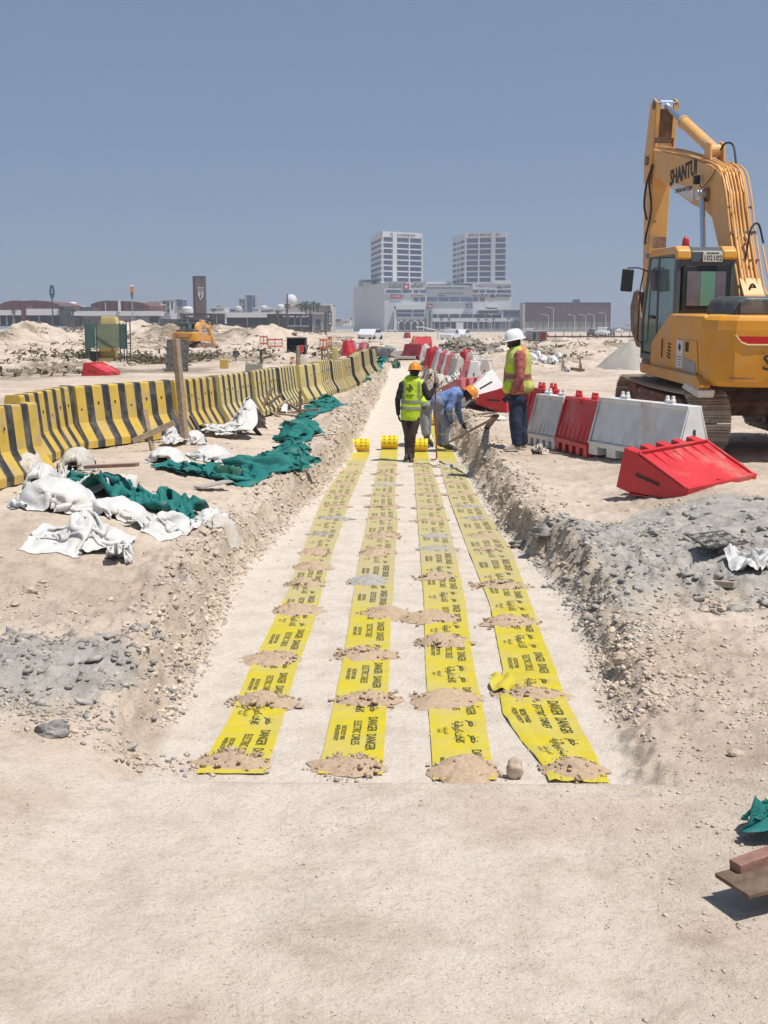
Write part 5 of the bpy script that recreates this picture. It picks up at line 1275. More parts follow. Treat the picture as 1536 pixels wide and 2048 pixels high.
    def dcyl(name, p, q, frac, r, rr, xx, parent):
        p = Vector((xx, *p)); q = Vector((xx, *q)); m_ = p + (q - p) * frac
        c = MB(); c.cyl(p, m_, r, n=18); c.cyl(m_ - (q - p).normalized() * .05, m_ + (q - p).normalized() * .02, r * 1.15, n=18); c.cyl(p - Vector((r * 1.2, 0, 0)), p + Vector((r * 1.2, 0, 0)), r * 1.0, n=14)
        o = c.build(name, M_ep, parent, bevel=.006)
        c = MB(); c.cyl(m_, q, rr, n=14); c.cyl(q - Vector((r * 1.1, 0, 0)), q + Vector((r * 1.1, 0, 0)), r * .95, n=14); c.build('piston_rod', M_rod, o)
        return o
    for s in (-1, 1): dcyl('boom_cylinder', B['bcyl'][0], B['bcyl'][1], .42, .085, .048, bx + s * (bw + .10), h)
    tip = Vector((0, *B['tip'])); sa = B.get('sa', 0.0)
    def S(y, z):       # stick coordinates: z along the stick, rotated by sa about the tip
        c_, s_ = math.cos(sa), math.sin(sa); return (tip.y + y * c_ - z * s_, tip.z + y * s_ + z * c_)
    sk = empty('stick', (0, 0, 0)); sk.parent = h
    sw = .175
    if detail:
        # the stick's upper tail is an open channel between two plates
        for s in (-1, 1):
            mb = MB(); mb.prism([S(-.30, .42), S(-.42, 1.05), S(-.22, 1.14), S(-.02, 1.02), S(.26, .10), S(.24, -.4), S(-.18, -.45), S(-.24, -.05)], 'x', bx + s * (sw + .012), bx + s * (sw + .042)); mb.build('stick_plate', M_ep, sk, bevel=.006)
            mb = MB(); mb.beam((bx + s * (sw - .01), *S(-.33, .40)), (bx + s * (sw - .01), *S(-.40, 1.0)), .07, .03); mb.build('channel_flange', M_ep, sk)
        mb = MB(); mb.prism([S(-.22, .30), S(-.20, 1.0), S(.04, .70), S(.26, .10)], 'x', bx - sw, bx + sw); mb.build('stick_web', M_rust, sk)
    mb = MB(); mb.prism([S(-.25, .32), S(-.20, .05), S(.24, .12), S(.30, -.5), S(.20, -2.45), S(.02, -2.52), S(-.08, -2.4), S(-.24, -.5)], 'x', bx - sw, bx + sw); mb.build('stick_beam', M_ep, sk, bevel=.015)
    mb = MB(); yy, zz = S(-.30, 1.0); mb.cyl((bx - .23, yy, zz), (bx + .23, yy, zz), .085, n=16); mb.build('stick_pin', M_eg, sk)
    dcyl('stick_cylinder', B['cyl_top'], S(-.30, 1.0), .60, .105, .055, bx, h)
    dcyl('bucket_cylinder', S(.50, .25), S(.42, -1.9), .55, .07, .04, bx, sk)
    bk = empty('bucket', (0, 0, 0)); bk.parent = h
    q = [S(y, z) for y, z in ((.0, -2.45), (.25, -2.5), (.45, -2.8), (.35, -3.25), (-.1, -3.55), (-.6, -3.45), (-.75, -3.2), (-.3, -2.95))]
    for s in (-1, 1):
        mb = MB(); mb.prism(q, 'x', bx + s * .30, bx + s * .33); mb.build('bucket_cheek', M_rust, bk)
    mb = MB(); th = .03
    for i in range(1, 6): mb.beam((bx, *q[i]), (bx, *q[i + 1]), .60, th)
    mb.build('bucket_shell', M_rust, bk)
    for i in range(5):
        mb = MB(); mb.beam((bx - .24 + .12 * i, *q[6]), (bx - .24 + .12 * i, q[6][0] - .10, q[6][1] + .14), .06, .035); mb.build('bucket_tooth', M_trk, bk)
    if detail:
        wall_text('boom_lettering', 'SHANTUI', .38, M_txt, bo, (bx - bw - .006, 3.12, 4.33), -90, 90, .010, .95, .002).rotation_euler = (Matrix.Rotation(R(-90), 3, 'Z') @ Matrix.Rotation(R(-4), 3, 'Y') @ Matrix.Rotation(R(90), 3, 'X')).to_euler()
        pt_ = MB().prism([(3.70, 4.10), (3.70, 4.22), (2.50, 4.02), (2.50, 3.80)], 'x', bx - bw - .006, bx - bw - .001).build('maker_sticker', M_wht, bo)
        w_ = wall_text('sticker_lettering', 'ZAKAN MOTORS', .10, M_eg, pt_, (bx - bw - .010, 3.05, 4.04), -90, 90, .002, 1.2, .001); w_['kind'] = 'stuff'
        # top plates / brackets and hydraulic pipes
        mb = MB(); mb.prism([(1.85, 4.40), (1.9, 4.72), (2.1, 4.78), (2.25, 4.5)], 'x', bx - .13, bx - .10); mb.prism([(1.85, 4.40), (1.9, 4.72), (2.1, 4.78), (2.25, 4.5)], 'x', bx + .10, bx + .13); mb.build('cylinder_bracket', M_ep, bo)
        mb = MB(); mb.cyl((bx - bw - .05, 1.75, 3.88), (bx - bw - .003, 1.75, 3.88), .12, n=18); mb.build('boom_boss', M_rust, bo, bevel=.01)
        MB().box((bx - bw - .10, 2.06, 4.14), (.10, .10, .15)).build('work_lamp', M_hose, bo, bevel=.012)
        mb = MB(); mb.tube(crom([(bx - bw - .04, 2.06, 4.06), (bx - bw - .06, 1.85, 4.0), (bx - bw - .03, 1.5, 4.15), (bx - bw - .02, 1.35, 4.26)]), .008, 5); mb.build('lamp_cable', M_hose, bo)
        xs = [-.19, -.135, -.08, -.02, .045, .10, .155, .20]
        for i, dx in enumerate(xs):
            lift = .035 + .02 * (i % 3)
            pts = [(-.10 - lift, 1.95 + .04 * i), (.10 - lift, 2.36), (.38 - lift, 2.84), (.62 - lift, 3.27), (.90 - lift, 3.88), (1.19 - lift * .8, 4.21 + lift * .5), (1.55 + .03 * i, 4.34 + lift)]
            if i < 3: pts += [(2.2, 4.46 + lift), (3.2, 4.64 + lift), (4.9, 4.90 + lift)]
            mb = MB(); mb.tube(crom([(bx + dx + (.012 * (i % 2)), a_, b_) for a_, b_ in pts], 4), .016, 7); mb.build('hydraulic_pipe', M_ep, bo)
        for (a_, b_) in ((.30, 2.78), (.56, 3.22), (.76, 3.62), (.08, 2.38)):
            for dx in xs[::2]:
                mb = MB(); mb.box((bx + dx + .02, a_ - .02, b_), (.045, .05, .04)); mb.build('pipe_clamp', M_rust, bo)
        for (p1, p2, p3, p4) in (((-.02, .30, 2.75), (.08, .40, 3.25), (.24, .50, 3.35), (.31, .42, 3.05)), ((.05, 1.9, 4.62), (.10, 1.8, 4.72), (.14, 1.55, 4.66), (.15, 1.4, 4.36)), ((-.1, -.05, 2.1), (-.02, -.02, 2.4), (.08, .0, 2.3), (.12, -.05, 2.0))):
            mb = MB(); mb.tube(crom([(bx + a_[0], a_[1], a_[2]) for a_ in (p1, p2, p3, p4)]), .017, 7); mb.build('hydraulic_hose', M_hose, bo)
        mb = MB(); mb.tube(crom([(bx - .22, 4.95, 4.62), (bx - .23, 5.05, 4.3), (bx - .20, 4.95, 3.8), (bx - .24, 5.1, 3.3), (bx - .22, 5.2, 3.15)]), .020, 7); mb.build('hydraulic_hose', M_hose, bo)
        mb = MB(); mb.tube(crom([(bx - .22, 4.9, 4.62), (bx - .25, 5.15, 4.3), (bx - .27, 5.2, 3.9), (bx - .22, 5.15, 3.6)]), .020, 7); mb.build('hydraulic_hose', M_hose, bo)
        mb = MB(); mb.prism([(-.10, 1.8), (-.24, 1.95), (-.10, 2.25), (.12, 2.5)], 'x', bx - .16, bx + .17); mb.build('boom_foot_plate', M_ep, bo)
        yy, zz = S(-.265, -1.55); MB().box((bx, yy, zz), (.26, .012, .22)).build('rust_patch', M_rust, sk)
        for k_ in range(3): yy, zz = S(-.262, -1.15 - .45 * k_); MB().box((bx - .1 + .1 * k_, yy, zz), (.05, .010, .05)).build('rust_patch', M_rust, sk)
        mb = MB(); mb.tube([(bx + .27, -.2, 1.9), (bx + .29, .0, 2.4), (bx + .27, .35, 3.0)], .016, 6); mb.build('hydraulic_hose', M_ep, bo)
    return t
excavator((4.98, 19.9, .70), R(6.2), R(2.2), 'large yellow tracked excavator with raised boom standing at the right', scale=.955)
# small excavator far left, boom folded down on its right
bf = dict(up=[(-.18, 1.70), (.1, 2.6), (.6, 3.0), (1.6, 3.05), (3.2, 2.6)], lo=[(3.1, 2.3), (1.6, 2.55), (.9, 2.3), (.5, 1.5)], tip=(3.1, 2.45), cyl_top=(1.2, 3.15), bcyl=((.9, 1.3), (1.5, 2.7)), sa=R(35))
p = GP(384, 699)
excavator((p.x, p.y + 1.5, p.z - .1), R(-16), 0, 'distant orange excavator working on the waste ground at the left', detail=False, boom=bf, scale=.78)
# ================================================================ PEOPLE
M_skin = mat('skin_dark', (.055, .030, .020), .55, .12, 9, spec=.35)
M_skinm = mat('skin_brown', (.13, .070, .045), .55, .12, 9, spec=.35)
M_hair = mat('hair_black', (.010, .009, .009), .7, .1)
M_hv = mat('hivis_yellow_green', (.42, .62, .015), .6, .08, 7, bump=.2, bscale=18, color2=(.52, .72, .03))
M_hvd = mat('hivis_lime_faded', (.45, .50, .10), .7, .08, 7, color2=(.52, .57, .16))
M_refl = mat('reflective_grey', (.26, .28, .25), .35, .1, 20, spec=.6)
M_orange = mat('hivis_orange_trim', (.55, .22, .12), .65, .08, 8)
M_blkc = mat('cloth_black', (.012, .012, .014), .85, .2, 8, bump=.3, bscale=20)
M_brnc = mat('cloth_dark_brown', (.060, .038, .034), .85, .15, 8, bump=.3, bscale=16)
M_bluec = mat('coverall_blue', (.11, .175, .38), .75, .10, 7, bump=.35, bscale=14, color2=(.17, .25, .48))
M_bluel = mat('coverall_blue_greyer', (.15, .18, .28), .8, .10, 7, bump=.35, bscale=14, color2=(.22, .25, .36))  # greyer blue for the trousers than for the coverall top
M_greyc = mat('cloth_grey', (.22, .23, .25), .8, .12, 7, bump=.3, bscale=16, color2=(.32, .33, .36))
M_redc = mat('shirt_brick_red', (.30, .075, .065), .8, .10, 7, bump=.3, bscale=14, color2=(.40, .12, .10))
M_navy = mat('jeans_navy', (.012, .020, .042), .85, .15, 7, bump=.3, bscale=18, color2=(.026, .042, .085))
M_horg = mat('helmet_orange', (.72, .25, .015), .35, .06, 6, spec=.5, dirt=(.5, .3, .15), dirtamt=.15)
M_hwht = mat('helmet_white', (.74, .74, .75), .32, .03, 6, spec=.5)
M_shoe = mat('shoe_beige', (.34, .29, .23), .85, .15, 12)
M_boot = mat('boot_black', (.020, .018, .017), .7, .2, 8, dirt=(.25, .20, .15), dirtamt=.4)
M_eye = mat('eye_white', (.6, .58, .55), .3, .05)
M_phone = mat('phone_black', (.008, .008, .010), .2, .1)
M_logo = mat('vest_print_black', (.015, .020, .010), .7, .1)
M_logoc = mat('vest_print_red', (.35, .03, .02), .7, .1)

def J(px, py, Y): return at(px, py, Y)
def hand_prims(mb, wrist, tip, palm_n, side, curl=.4, s=1.0):
    """palm with four unequal bent fingers and a thumb leaving its side"""
    w_ = Vector(wrist); d = (Vector(tip) - w_).normalized(); n = Vector(palm_n); n = (n - d * n.dot(d)).normalized(); a = d.cross(n) * side
    pc = w_ + d * .05 * s
    mb.caps(w_, w_ + d * .075 * s, .026 * s, .037 * s, .48, n)
    mb.caps(w_ + d * .03 * s + a * .012 * s, w_ + d * .085 * s + a * .022 * s, .018 * s, .016 * s, .8, n)
    for i, (o_, L) in enumerate(((.028, .072), (.010, .080), (-.009, .074), (-.027, .058))):
        p0 = w_ + d * .085 * s + a * o_ * s; c = curl * (1 + .12 * i)
        p1 = p0 + (d * math.cos(c * .6) + n * math.sin(c * .6)) * L * .5 * s; p2 = p1 + (d * math.cos(c * 1.5) + n * math.sin(c * 1.5)) * L * .5 * s
        mb.caps(p0, p1, .0105 * s, .0098 * s, n=8); mb.caps(p1, p2, .0098 * s, .0082 * s, n=8)
    t0 = w_ + d * .028 * s + a * .030 * s; t1 = t0 + (d * .6 + a * .65 + n * .35).normalized() * .038 * s; t2 = t1 + (d * .85 + a * .1 + n * .5).normalized() * .032 * s
    mb.caps(t0, t1, .0125 * s, .011 * s, n=8); mb.caps(t1, t2, .011 * s, .0088 * s, n=8)
def head_prims(mb, c, face, up, s=1.0):
    f = Vector(face).normalized(); u = Vector(up); u = (u - f * u.dot(f)).normalized(); r = f.cross(u)
    def q(a, b, c_): return c + (f * a + u * b + r * c_) * s
    mb.caps(q(-.012, .035, 0), q(.012, .030, 0), .083 * s, .078 * s, .90, r)          # skull
    mb.caps(q(.022, -.030, 0), q(.052, -.078, 0), .058 * s, .036 * s, .95, r)          # jaw and chin
    mb.caps(q(.072, .012, 0), q(.098, -.022, 0), .011 * s, .015 * s, n=8)              # nose
    mb.caps(q(.080, .022, -.028), q(.080, .022, .028), .012 * s, .012 * s, n=8)        # brow
    mb.caps(q(.078, -.046, -.016), q(.078, -.046, .016), .009 * s, .009 * s, n=8)      # lips
    mb.caps(q(.076, -.058, -.013), q(.076, -.058, .013), .009 * s, .009 * s, n=8)
    for s_ in (-1, 1):
        mb.caps(q(-.008, -.018, s_ * .078), q(-.014, .018, s_ * .082), .011 * s, .014 * s, .6, r, n=8)   # ears
        mb.caps(q(.060, -.020, s_ * .040), q(.055, -.022, s_ * .044), .020 * s, .018 * s, n=8)           # cheeks
    return q
def helmet(t, c, face, up, mt, s=1.0):
    f = Vector(face).normalized(); u = Vector(up); u = (u - f * u.dot(f)).normalized(); r = f.cross(u)
    M = Matrix((f, -r, u)).transposed().to_4x4()
    mb = MB(); n = 32
    prof = [(.132, -.012), (.128, 0), (.122, .03), (.112, .062), (.092, .095), (.060, .118), (.025, .128), (.001, .129)]
    vs = []
    for rad, z in prof:
        for j in range(n):
            a = 2 * math.pi * j / n; x = rad * 1.10 * math.cos(a); y = rad * .92 * math.sin(a)
            vs.append((x * s, y * s, z * s + (.010 * s if abs(math.sin(a)) < .3 and 0 < z < .128 else 0)))
    k = len(prof); mb.smooth = True
    mb.add(vs, [(i * n + j, i * n + (j + 1) % n, (i + 1) * n + (j + 1) % n, (i + 1) * n + j) for i in range(k - 1) for j in range(n)])
    o = mb.build('helmet', mt, t, fix=False); o.matrix_local = Matrix.Translation(c) @ M
    sd = o.modifiers.new('sol', 'SOLIDIFY'); sd.thickness = .004
    mb = MB(); mb.smooth = True; vs = []     # brim, deeper at the front
    for rr in (0, 1):
        for j in range(n):
            a = 2 * math.pi * j / n; e = 0.012 + .034 * max(0, math.cos(a)) ** 2
            rad = .131 + (e if rr else 0); vs.append((rad * 1.10 * math.cos(a) * s, rad * .92 * math.sin(a) * s, (-.012 - (.010 if rr else 0)) * s))
    mb.add(vs, [(j, (j + 1) % n, n + (j + 1) % n, n + j) for j in range(n)])
    b = mb.build('brim', mt, o, fix=False); sd = b.modifiers.new('sol', 'SOLIDIFY'); sd.thickness = .005
    mb = MB(); mb.smooth = False
    for x in (-.03, .0, .03):
        mb2 = MB(); q = []
        for i in range(9):
            a = math.pi * (.12 + .76 * i / 8); q.append((math.cos(a) * .108 * s, x * s, math.sin(a) * .118 * s + .012 * s))
        mb2.tube(q, .006 * s, 6); mb2.build('helmet_ridge', mt, o, smooth=True)
    return o
def shoe(t, heel, toe, mt, h=.085, w_=.042):
    mb = MB(); heel = Vector(heel); toe = Vector(toe); d = (toe - heel).normalized()
    mb.caps(heel + Vector((0, 0, .045)) + d * .03, heel + d * .05 + Vector((0, 0, .09)), w_, w_ * .95)
    mb.caps(heel + Vector((0, 0, .035)) + d * .03, toe - d * .04 + Vector((0, 0, .030)), w_, w_ * .9, .75, (0, 0, 1))
    mb.caps(heel + d * .10 + Vector((0, 0, .06)), toe - d * .08 + Vector((0, 0, .042)), w_ * .9, w_ * .8)
    o = blob('shoe', mb, mt, t, .009, 3)
    m2 = MB(); u = d.cross(Vector((0, 0, 1))).normalized(); L = (toe - heel).length; q = []
    for i in range(20):
        a = 2 * math.pi * i / 20; q.append(heel + d * (L / 2 + math.cos(a) * L * .50) + u * math.sin(a) * w_ * (1.08 if math.cos(a) > -.3 else .92))
    m2.add([p + Vector((0, 0, .002)) for p in q] + [p + Vector((0, 0, .020)) for p in q], [tuple(range(20))[::-1], tuple(range(20, 40))] + [(i, (i + 1) % 20, 20 + (i + 1) % 20, 20 + i) for i in range(20)])
    m2.build('sole', M_boot if mt is M_boot else M_wht, o)
    return o
def root(p, label):
    t = empty('person', (p.x, p.y, p.z), label=label, cat='person'); return t
class Rel:
    """joint helper: pixel joints turned into points relative to the figure's root"""
    def __init__(s, root_p, Y): s.r = root_p; s.Y = Y
    def __call__(s, px, py, dy=0.0): return at(px, py, s.Y + dy) - s.r
def band(t, mesh_obj, name, mt, z0, z1, grow=.006, pred=None):
    """strip of the garment's own surface lifted off it (tape, trim)"""
    me = mesh_obj.data; bm = bmesh.new(); bm.from_mesh(me)
    kill = [f for f in bm.faces if not (z0 <= f.calc_center_median().z <= z1 and (pred is None or pred(f.calc_center_median(), f.normal)))]
    bmesh.ops.delete(bm, geom=kill, context='FACES')
    for v in bm.verts: v.co += v.normal * grow
    m2 = bpy.data.meshes.new(name); bm.to_mesh(m2); bm.free(); m2.materials.clear(); m2.materials.append(mt)
    return place(name, m2, t)

# ---- worker in the trench, seen from behind, hand on a steel bar
Y = P(816, 924, 0).y; r0 = P(816, 924, .01); r0.z = G(r0.x, r0.y) if False else 0.005
t = root(r0, 'worker in lime vest and orange helmet seen from behind, holding a red steel bar')
K = Rel(r0, Y)
b = MB()
hc = K(829, 745, .0); nk = K(828, 757)
head_prims(b, hc, (.12, 1, -.12), (0, 0, 1)); b.caps(nk + Vector((0, 0, -.03)), hc + Vector((0, -.01, -.02)), .056, .054)
shL, shR = K(805, 770), K(845, 771); elL, wrL = K(796, 798, -.03), K(796.5, 829, .05); elR, wrR = K(856.5, 795, -.05), K(868.5, 777, .06)
hipL, hipR, knL, knR = K(813.5, 843), K(829, 843), K(816, 871, .05), K(824, 870, -.02); anL, anR = K(815.5, 912, .0), K(822.5, 913, .12)
b.caps(K(824, 775), K(822, 835), .12, .115, .62); 
for s_, e_, w_ in ((shL, elL, wrL), (shR, elR, wrR)): b.caps(s_, e_, .045, .038); b.caps(e_, w_, .036, .026)
for h_, k_, a_ in ((hipL, knL, anL), (hipR, knR, anR)): b.caps(h_, k_, .07, .05); b.caps(k_, a_, .048, .034)
hand_prims(b, wrL, wrL + Vector((.03, .02, -.15)), (1, 0, 0), 1, .5)
hand_prims(b, wrR, wrR + Vector((.02, .03, .1)), (.3, -1, 0), 1, 1.3)
body = blob('body', b, M_skin, t, .0085, 2)
mb = MB(); mb.caps(hc + Vector((0, -.02, .0)), hc + Vector((0, -.03, .05)), .084, .082, .95); blob('hair', mb, M_hair, t, .012, 2)
helmet(t, hc + Vector((.01, .0, .052)), (.12, 1, -.15), (.02, .1, 1), M_horg)
mb = MB(); mb.caps(K(824, 770), K(822, 838), .165, .150, .62); mb.caps(shL, K(824, 768), .070, .08, .8); mb.caps(shR, K(826, 768), .070, .08, .8)
mb.caps(shL, elL, .064, .055); mb.caps(elL, wrL + Vector((0, 0, .01)), .054, .036); mb.caps(shR, elR, .066, .058); mb.caps(elR, wrR, .056, .036)
mb.caps(K(821, 832), K(821, 842), .165, .160, .66)
blob('shirt', mb, M_blkc, t, .011, 3, .012, 9)
mb = MB(); mb.caps(K(824, 768), K(821.5, 826), .178, .172, .68); mb.caps(K(821.5, 815), K(820.5, 832), .178, .172, .72); mb.caps(K(809, 764), K(843, 766), .052, .052, .9)
mb.caps(K(812, 766), K(810, 790), .062, .075); mb.caps(K(842, 768), K(840, 790), .062, .070)
v = blob('vest', mb, M_hv, t, .010, 3, .010, 7)
zt = v.data
def zof(py): return K(822, py).z
band(t, v, 'reflective_band', M_refl, zof(806.5), zof(801)); band(t, v, 'reflective_band', M_refl, zof(819), zof(813.5))
for px in (806.5, 837.5):
    xx = K(px, 780).x; band(t, v, 'reflective_band', M_refl, zof(801), zof(763), pred=lambda c, n, xx=xx: abs(c.x - xx) < .022 and n.y < .3)
# diamond emblem and the writing under it
yb = min(q.co.y for q in v.data.vertices) - .004
def on_back(c2, name, pts, mt, off_=0):
    mb = MB(); mb.add([(K(px, 780).x, yb - off_, K(822, py).z) for px, py in pts], [tuple(range(len(pts)))]); return mb.build(name, mt, t, fix=False)
cx, cy = 819.5, 776
dm = [(cx, cy - 8.5), (cx + 7.6, cy), (cx, cy + 8.5), (cx - 7.6, cy)]
# back surface height found for each vertex so that the print lies on the vest
from mathutils.bvhtree import BVHTree
def decal(t, target, name, mt, polys, grow=.004):
    bv = BVHTree.FromObject(target, bpy.context.evaluated_depsgraph_get()); mb = MB()
    for poly in polys:
        vs = []
        for px, py in poly:
            x = K(px, 780).x; z = K(822, py).z; h_ = bv.ray_cast(Vector((x, -2, z)), Vector((0, 1, 0)))
            vs.append((x, (h_[0].y if h_[0] else yb) - grow, z))
        mb.add(vs, [tuple(range(len(vs)))])
    return mb.build(name, mt, t, fix=False)
bpy.context.view_layer.update()
def ringq(k0, k1):
    out = []
    for i in range(4):
        a, b_ = dm[i], dm[(i + 1) % 4]
        f = lambda p, k: (cx + (p[0] - cx) * k, cy + (p[1] - cy) * k)
        out.append([f(a, k1), f(b_, k1), f(b_, k0), f(a, k0)])
    return out
decal(t, v, 'emblem_diamond', M_logo, ringq(.66, 1.0)); decal(t, v, 'emblem_centre', M_logo, [[(cx, cy - 3.4), (cx + 3.2, cy), (cx, cy + 3.4), (cx - 3.2, cy)]]); decal(t, v, 'emblem_dot', M_logoc, [[(cx - .9, cy - 1), (cx + .9, cy - 1), (cx + .9, cy + 1), (cx - .9, cy + 1)]], .006)
q = []
for i, (dx, w2) in enumerate(((-7, 2.2), (-4.4, 1.8), (-1.8, 2.2), (1.0, 1.4), (3.2, 2.0), (5.6, 2.0))): q += [[(cx + dx, 788.5 + .4 * (i % 2)), (cx + dx + w2, 788.7), (cx + dx + w2, 791), (cx + dx, 791)]]
for i, (dx, w2) in enumerate(((-5.5, 2.5), (-2.5, 3), (1.2, 3))): q += [[(cx + dx, 793), (cx + dx + w2, 793.2), (cx + dx + w2, 794.6), (cx + dx, 794.6)]]
lw = decal(t, v, 'vest_lettering', M_logo, q); lw['kind'] = 'stuff'
mb = MB(); mb.caps(K(818, 835), K(824, 835), .135, .135, .70); mb.caps(hipL, knL, .098, .072); mb.caps(hipR, knR, .100, .074); mb.caps(knL, anL, .070, .050); mb.caps(knR, anR, .072, .054)
blob('trousers', mb, M_brnc, t, .011, 3, .012, 8)
shoe(t, K(818, 918, .04), K(809, 922, -.10), M_boot); shoe(t, K(821, 919, .02), K(824, 925, -.16), M_boot)
# steel bar
hp = r0 + wrR + Vector((.03, .05, .06))
bt = P(873, 897, .01); bt = Vector((hp.x + .02, hp.y + .05, .02)); tp = at(870, 744, hp.y + .02)
mb = MB(); mb.tube([tp - bt, Vector((0, 0, .06)), Vector((-.01, 0, .012)), Vector((-.10, -.05, .008))], .014, 8)
o = mb.build('steel_bar', mat('bar_red_oxide', (.25, .055, .03), .6, .2, 6, color2=(.36, .11, .06)), None, bt); tag(o, 'red-brown steel bar with a bent foot held upright by the worker in the vest', 'steel bar')
# thin wire lying on the floor by his feet
for a_, c_, lb in ((P(812, 927, .012), P(792, 926, .012), 'thin dark wire on the trench floor left of the worker in the vest'), (P(850, 925, .03), P(880, 930, .03), 'looped dark wire crossing the third tape beside the worker')):
    pass
mb = MB(); a_ = P(829, 926, .03); pts = [P(px, py, .035) - a_ for px, py in ((829, 926), (842, 928), (855, 927), (868, 931), (880, 929))]
mb.tube(crom(pts), .006, 5); o = mb.build('wire', M_hose, None, a_); tag(o, 'thin dark wire lying across the tapes right of the worker in the vest', 'wire')

# ---- third man behind him, bent over
Y = P(856, 895, 0).y; r0 = P(856, 895, .005); K = Rel(r0, Y)
t = root(r0, 'man in grey trousers mostly hidden behind the worker in the vest, bending forward')
b = MB(); hp = K(848, 812); anL, anR = K(851, 884), K(857, 886, .12); knL, knR = K(851, 850, .06), K(854, 850, .15)
hc = hp + Vector((-.06, .68, -.06)); sh = hp + Vector((-.05, .48, .10))
head_prims(b, hc, (0, .5, -1), (0, 1, .4)); b.caps(sh, hc, .055, .055)
b.caps(hp, sh, .13, .14, .7, (0, 0, 1))
for s_ in (-1, 1):
    a0 = sh + Vector((s_ * .17, 0, -.02)); a1 = a0 + Vector((0, .05, -.28)); a2 = a1 + Vector((-s_ * .05, .06, -.25)); b.caps(a0, a1, .045, .038); b.caps(a1, a2, .036, .026); hand_prims(b, a2, a2 + Vector((0, .03, -.1)), (-s_, 0, 0), 1, .6)
b.caps(hp + Vector((-.05, 0, 0)), knL, .07, .05); b.caps(hp + Vector((.06, .03, 0)), knR, .07, .05); b.caps(knL, anL, .050, .034); b.caps(knR, anR, .050, .034)
blob('body', b, M_skinm, t, .0095, 2)
mb = MB(); mb.caps(hp + Vector((-.04, 0, .02)), hp + Vector((.05, 0, .02)), .135, .135, .9); mb.caps(hp + Vector((-.04, 0, 0)), K(851, 866, .03), .105, .075); mb.caps(hp + Vector((.06, .03, 0)), K(855, 866, .14), .105, .075)
blob('trousers', mb, M_greyc, t, .012, 3, .014, 8)
mb = MB(); mb.caps(hp + Vector((-.03, .03, .09)), sh, .165, .185, .7, (0, 0, 1)); v = blob('vest', mb, M_hv, t, .012, 3, .01)
mb = MB(); mb.caps(hp + Vector((.0, .08, .08)), sh, .150, .165, .7, (0, 0, 1))
for s_ in (-1, 1): a0 = sh + Vector((s_ * .17, 0, -.02)); a1 = a0 + Vector((0, .05, -.28)); a2 = a1 + Vector((-s_ * .05, .06, -.22)); mb.caps(a0, a1, .062, .052); mb.caps(a1, a2, .05, .036)
blob('shirt', mb, M_blkc, t, .013, 2)
helmet(t, hc + Vector((0, .03, .03)), (0, .5, -1), (0, 1, .4), M_horg)
shoe(t, K(852, 890, .02), K(858, 896, -.14), M_boot); shoe(t, K(858, 889, .13), K(866, 894, .0), M_boot)

# ---- worker in blue coveralls bending down to the right
Y = P(884, 903, 0).y; r0 = P(884, 903, .015); K = Rel(r0, Y); r0 = r0 + Vector((.05, 0, 0))
t = root(r0, 'worker in blue coveralls and orange helmet bending down to the right over the rightmost tape')
b = MB()
hp = K(873, 806); sh = K(910, 787); hc = K(931.5, 790, -.02); fdir = Vector((.72, -.15, -.75)); udir = Vector((.70, 0, .6))
head_prims(b, hc, fdir, udir); b.caps(sh + Vector((.02, 0, .02)), hc, .062, .056)
b.caps(hp, sh, .12, .14, .85, (0, 1, 0))
ar0, ar1, ar2 = K(912, 790, .17), K(911, 822, .20), K(918, 845, .12); al0, al1, al2 = K(903, 790, -.16), K(893, 818, -.22), K(896, 838, -.12)
b.caps(ar0, ar1, .047, .040); b.caps(ar1, ar2, .038, .027); b.caps(al0, al1, .047, .040); b.caps(al1, al2, .038, .027)
hand_prims(b, ar2, ar2 + Vector((.07, -.02, -.12)), (.3, -.6, 0), -1, .35); hand_prims(b, al2, al2 + Vector((0, .05, -.1)), (0, 1, 0), 1, .9)
k1, a1 = K(886, 847, -.08), K(884.5, 888, -.06); k2, a2 = K(872.5, 846, .14), K(874, 888, .16)
b.caps(hp, k1, .08, .055); b.caps(k1, a1, .052, .036); b.caps(hp, k2, .08, .055); b.caps(k2, a2, .052, .036)
q = blob('body', b, M_skin, t, .009, 2)
mb = MB(); mb.caps(hc + Vector((-.03, 0, .02)), hc + Vector((-.02, 0, .03)), .082, .08); blob('hair', mb, M_hair, t, .012, 2)
helmet(t, hc + Vector((.045, 0, .045)), fdir, udir, M_horg)
mb = MB(); mb.caps(hp + Vector((-.01, 0, .0)), sh + Vector((-.03, 0, -.01)), .165, .150, 1.12, (0, 1, 0)); mb.caps(sh + Vector((0, -.12, 0)), sh + Vector((0, .12, 0)), .085, .085)
mb.caps(sh, sh + Vector((.06, 0, .0)), .09, .068); mb.caps(al0, al1, .076, .070); mb.caps(al1, al2, .066, .046); mb.caps(ar0, ar1, .074, .060); mb.caps(ar1, ar2, .058, .040)
v = blob('coverall_top', mb, M_bluec, t, .011, 3, .018, 7, 4)
mb = MB(); mb.caps(hp + Vector((0, -.05, 0)), hp + Vector((0, .06, 0)), .158, .158); mb.caps(hp + Vector((0, -.04, -.02)), k1, .125, .092); mb.caps(k1, a1 + Vector((0, 0, .03)), .088, .070); mb.caps(hp + Vector((0, .06, -.02)), k2, .125, .092); mb.caps(k2, a2 + Vector((0, 0, .03)), .088, .070)
v2 = blob('coverall_trousers', mb, M_bluel, t, .011, 3, .016, 8, 5)
z_ = K(880, 870).z; band(t, v2, 'reflective_band', M_refl, z_, z_ + .055)
z_ = K(900, 828).z; band(t, v, 'reflective_band', M_refl, z_, z_ + .045, pred=lambda c, n: c.x > hp.x + .1)
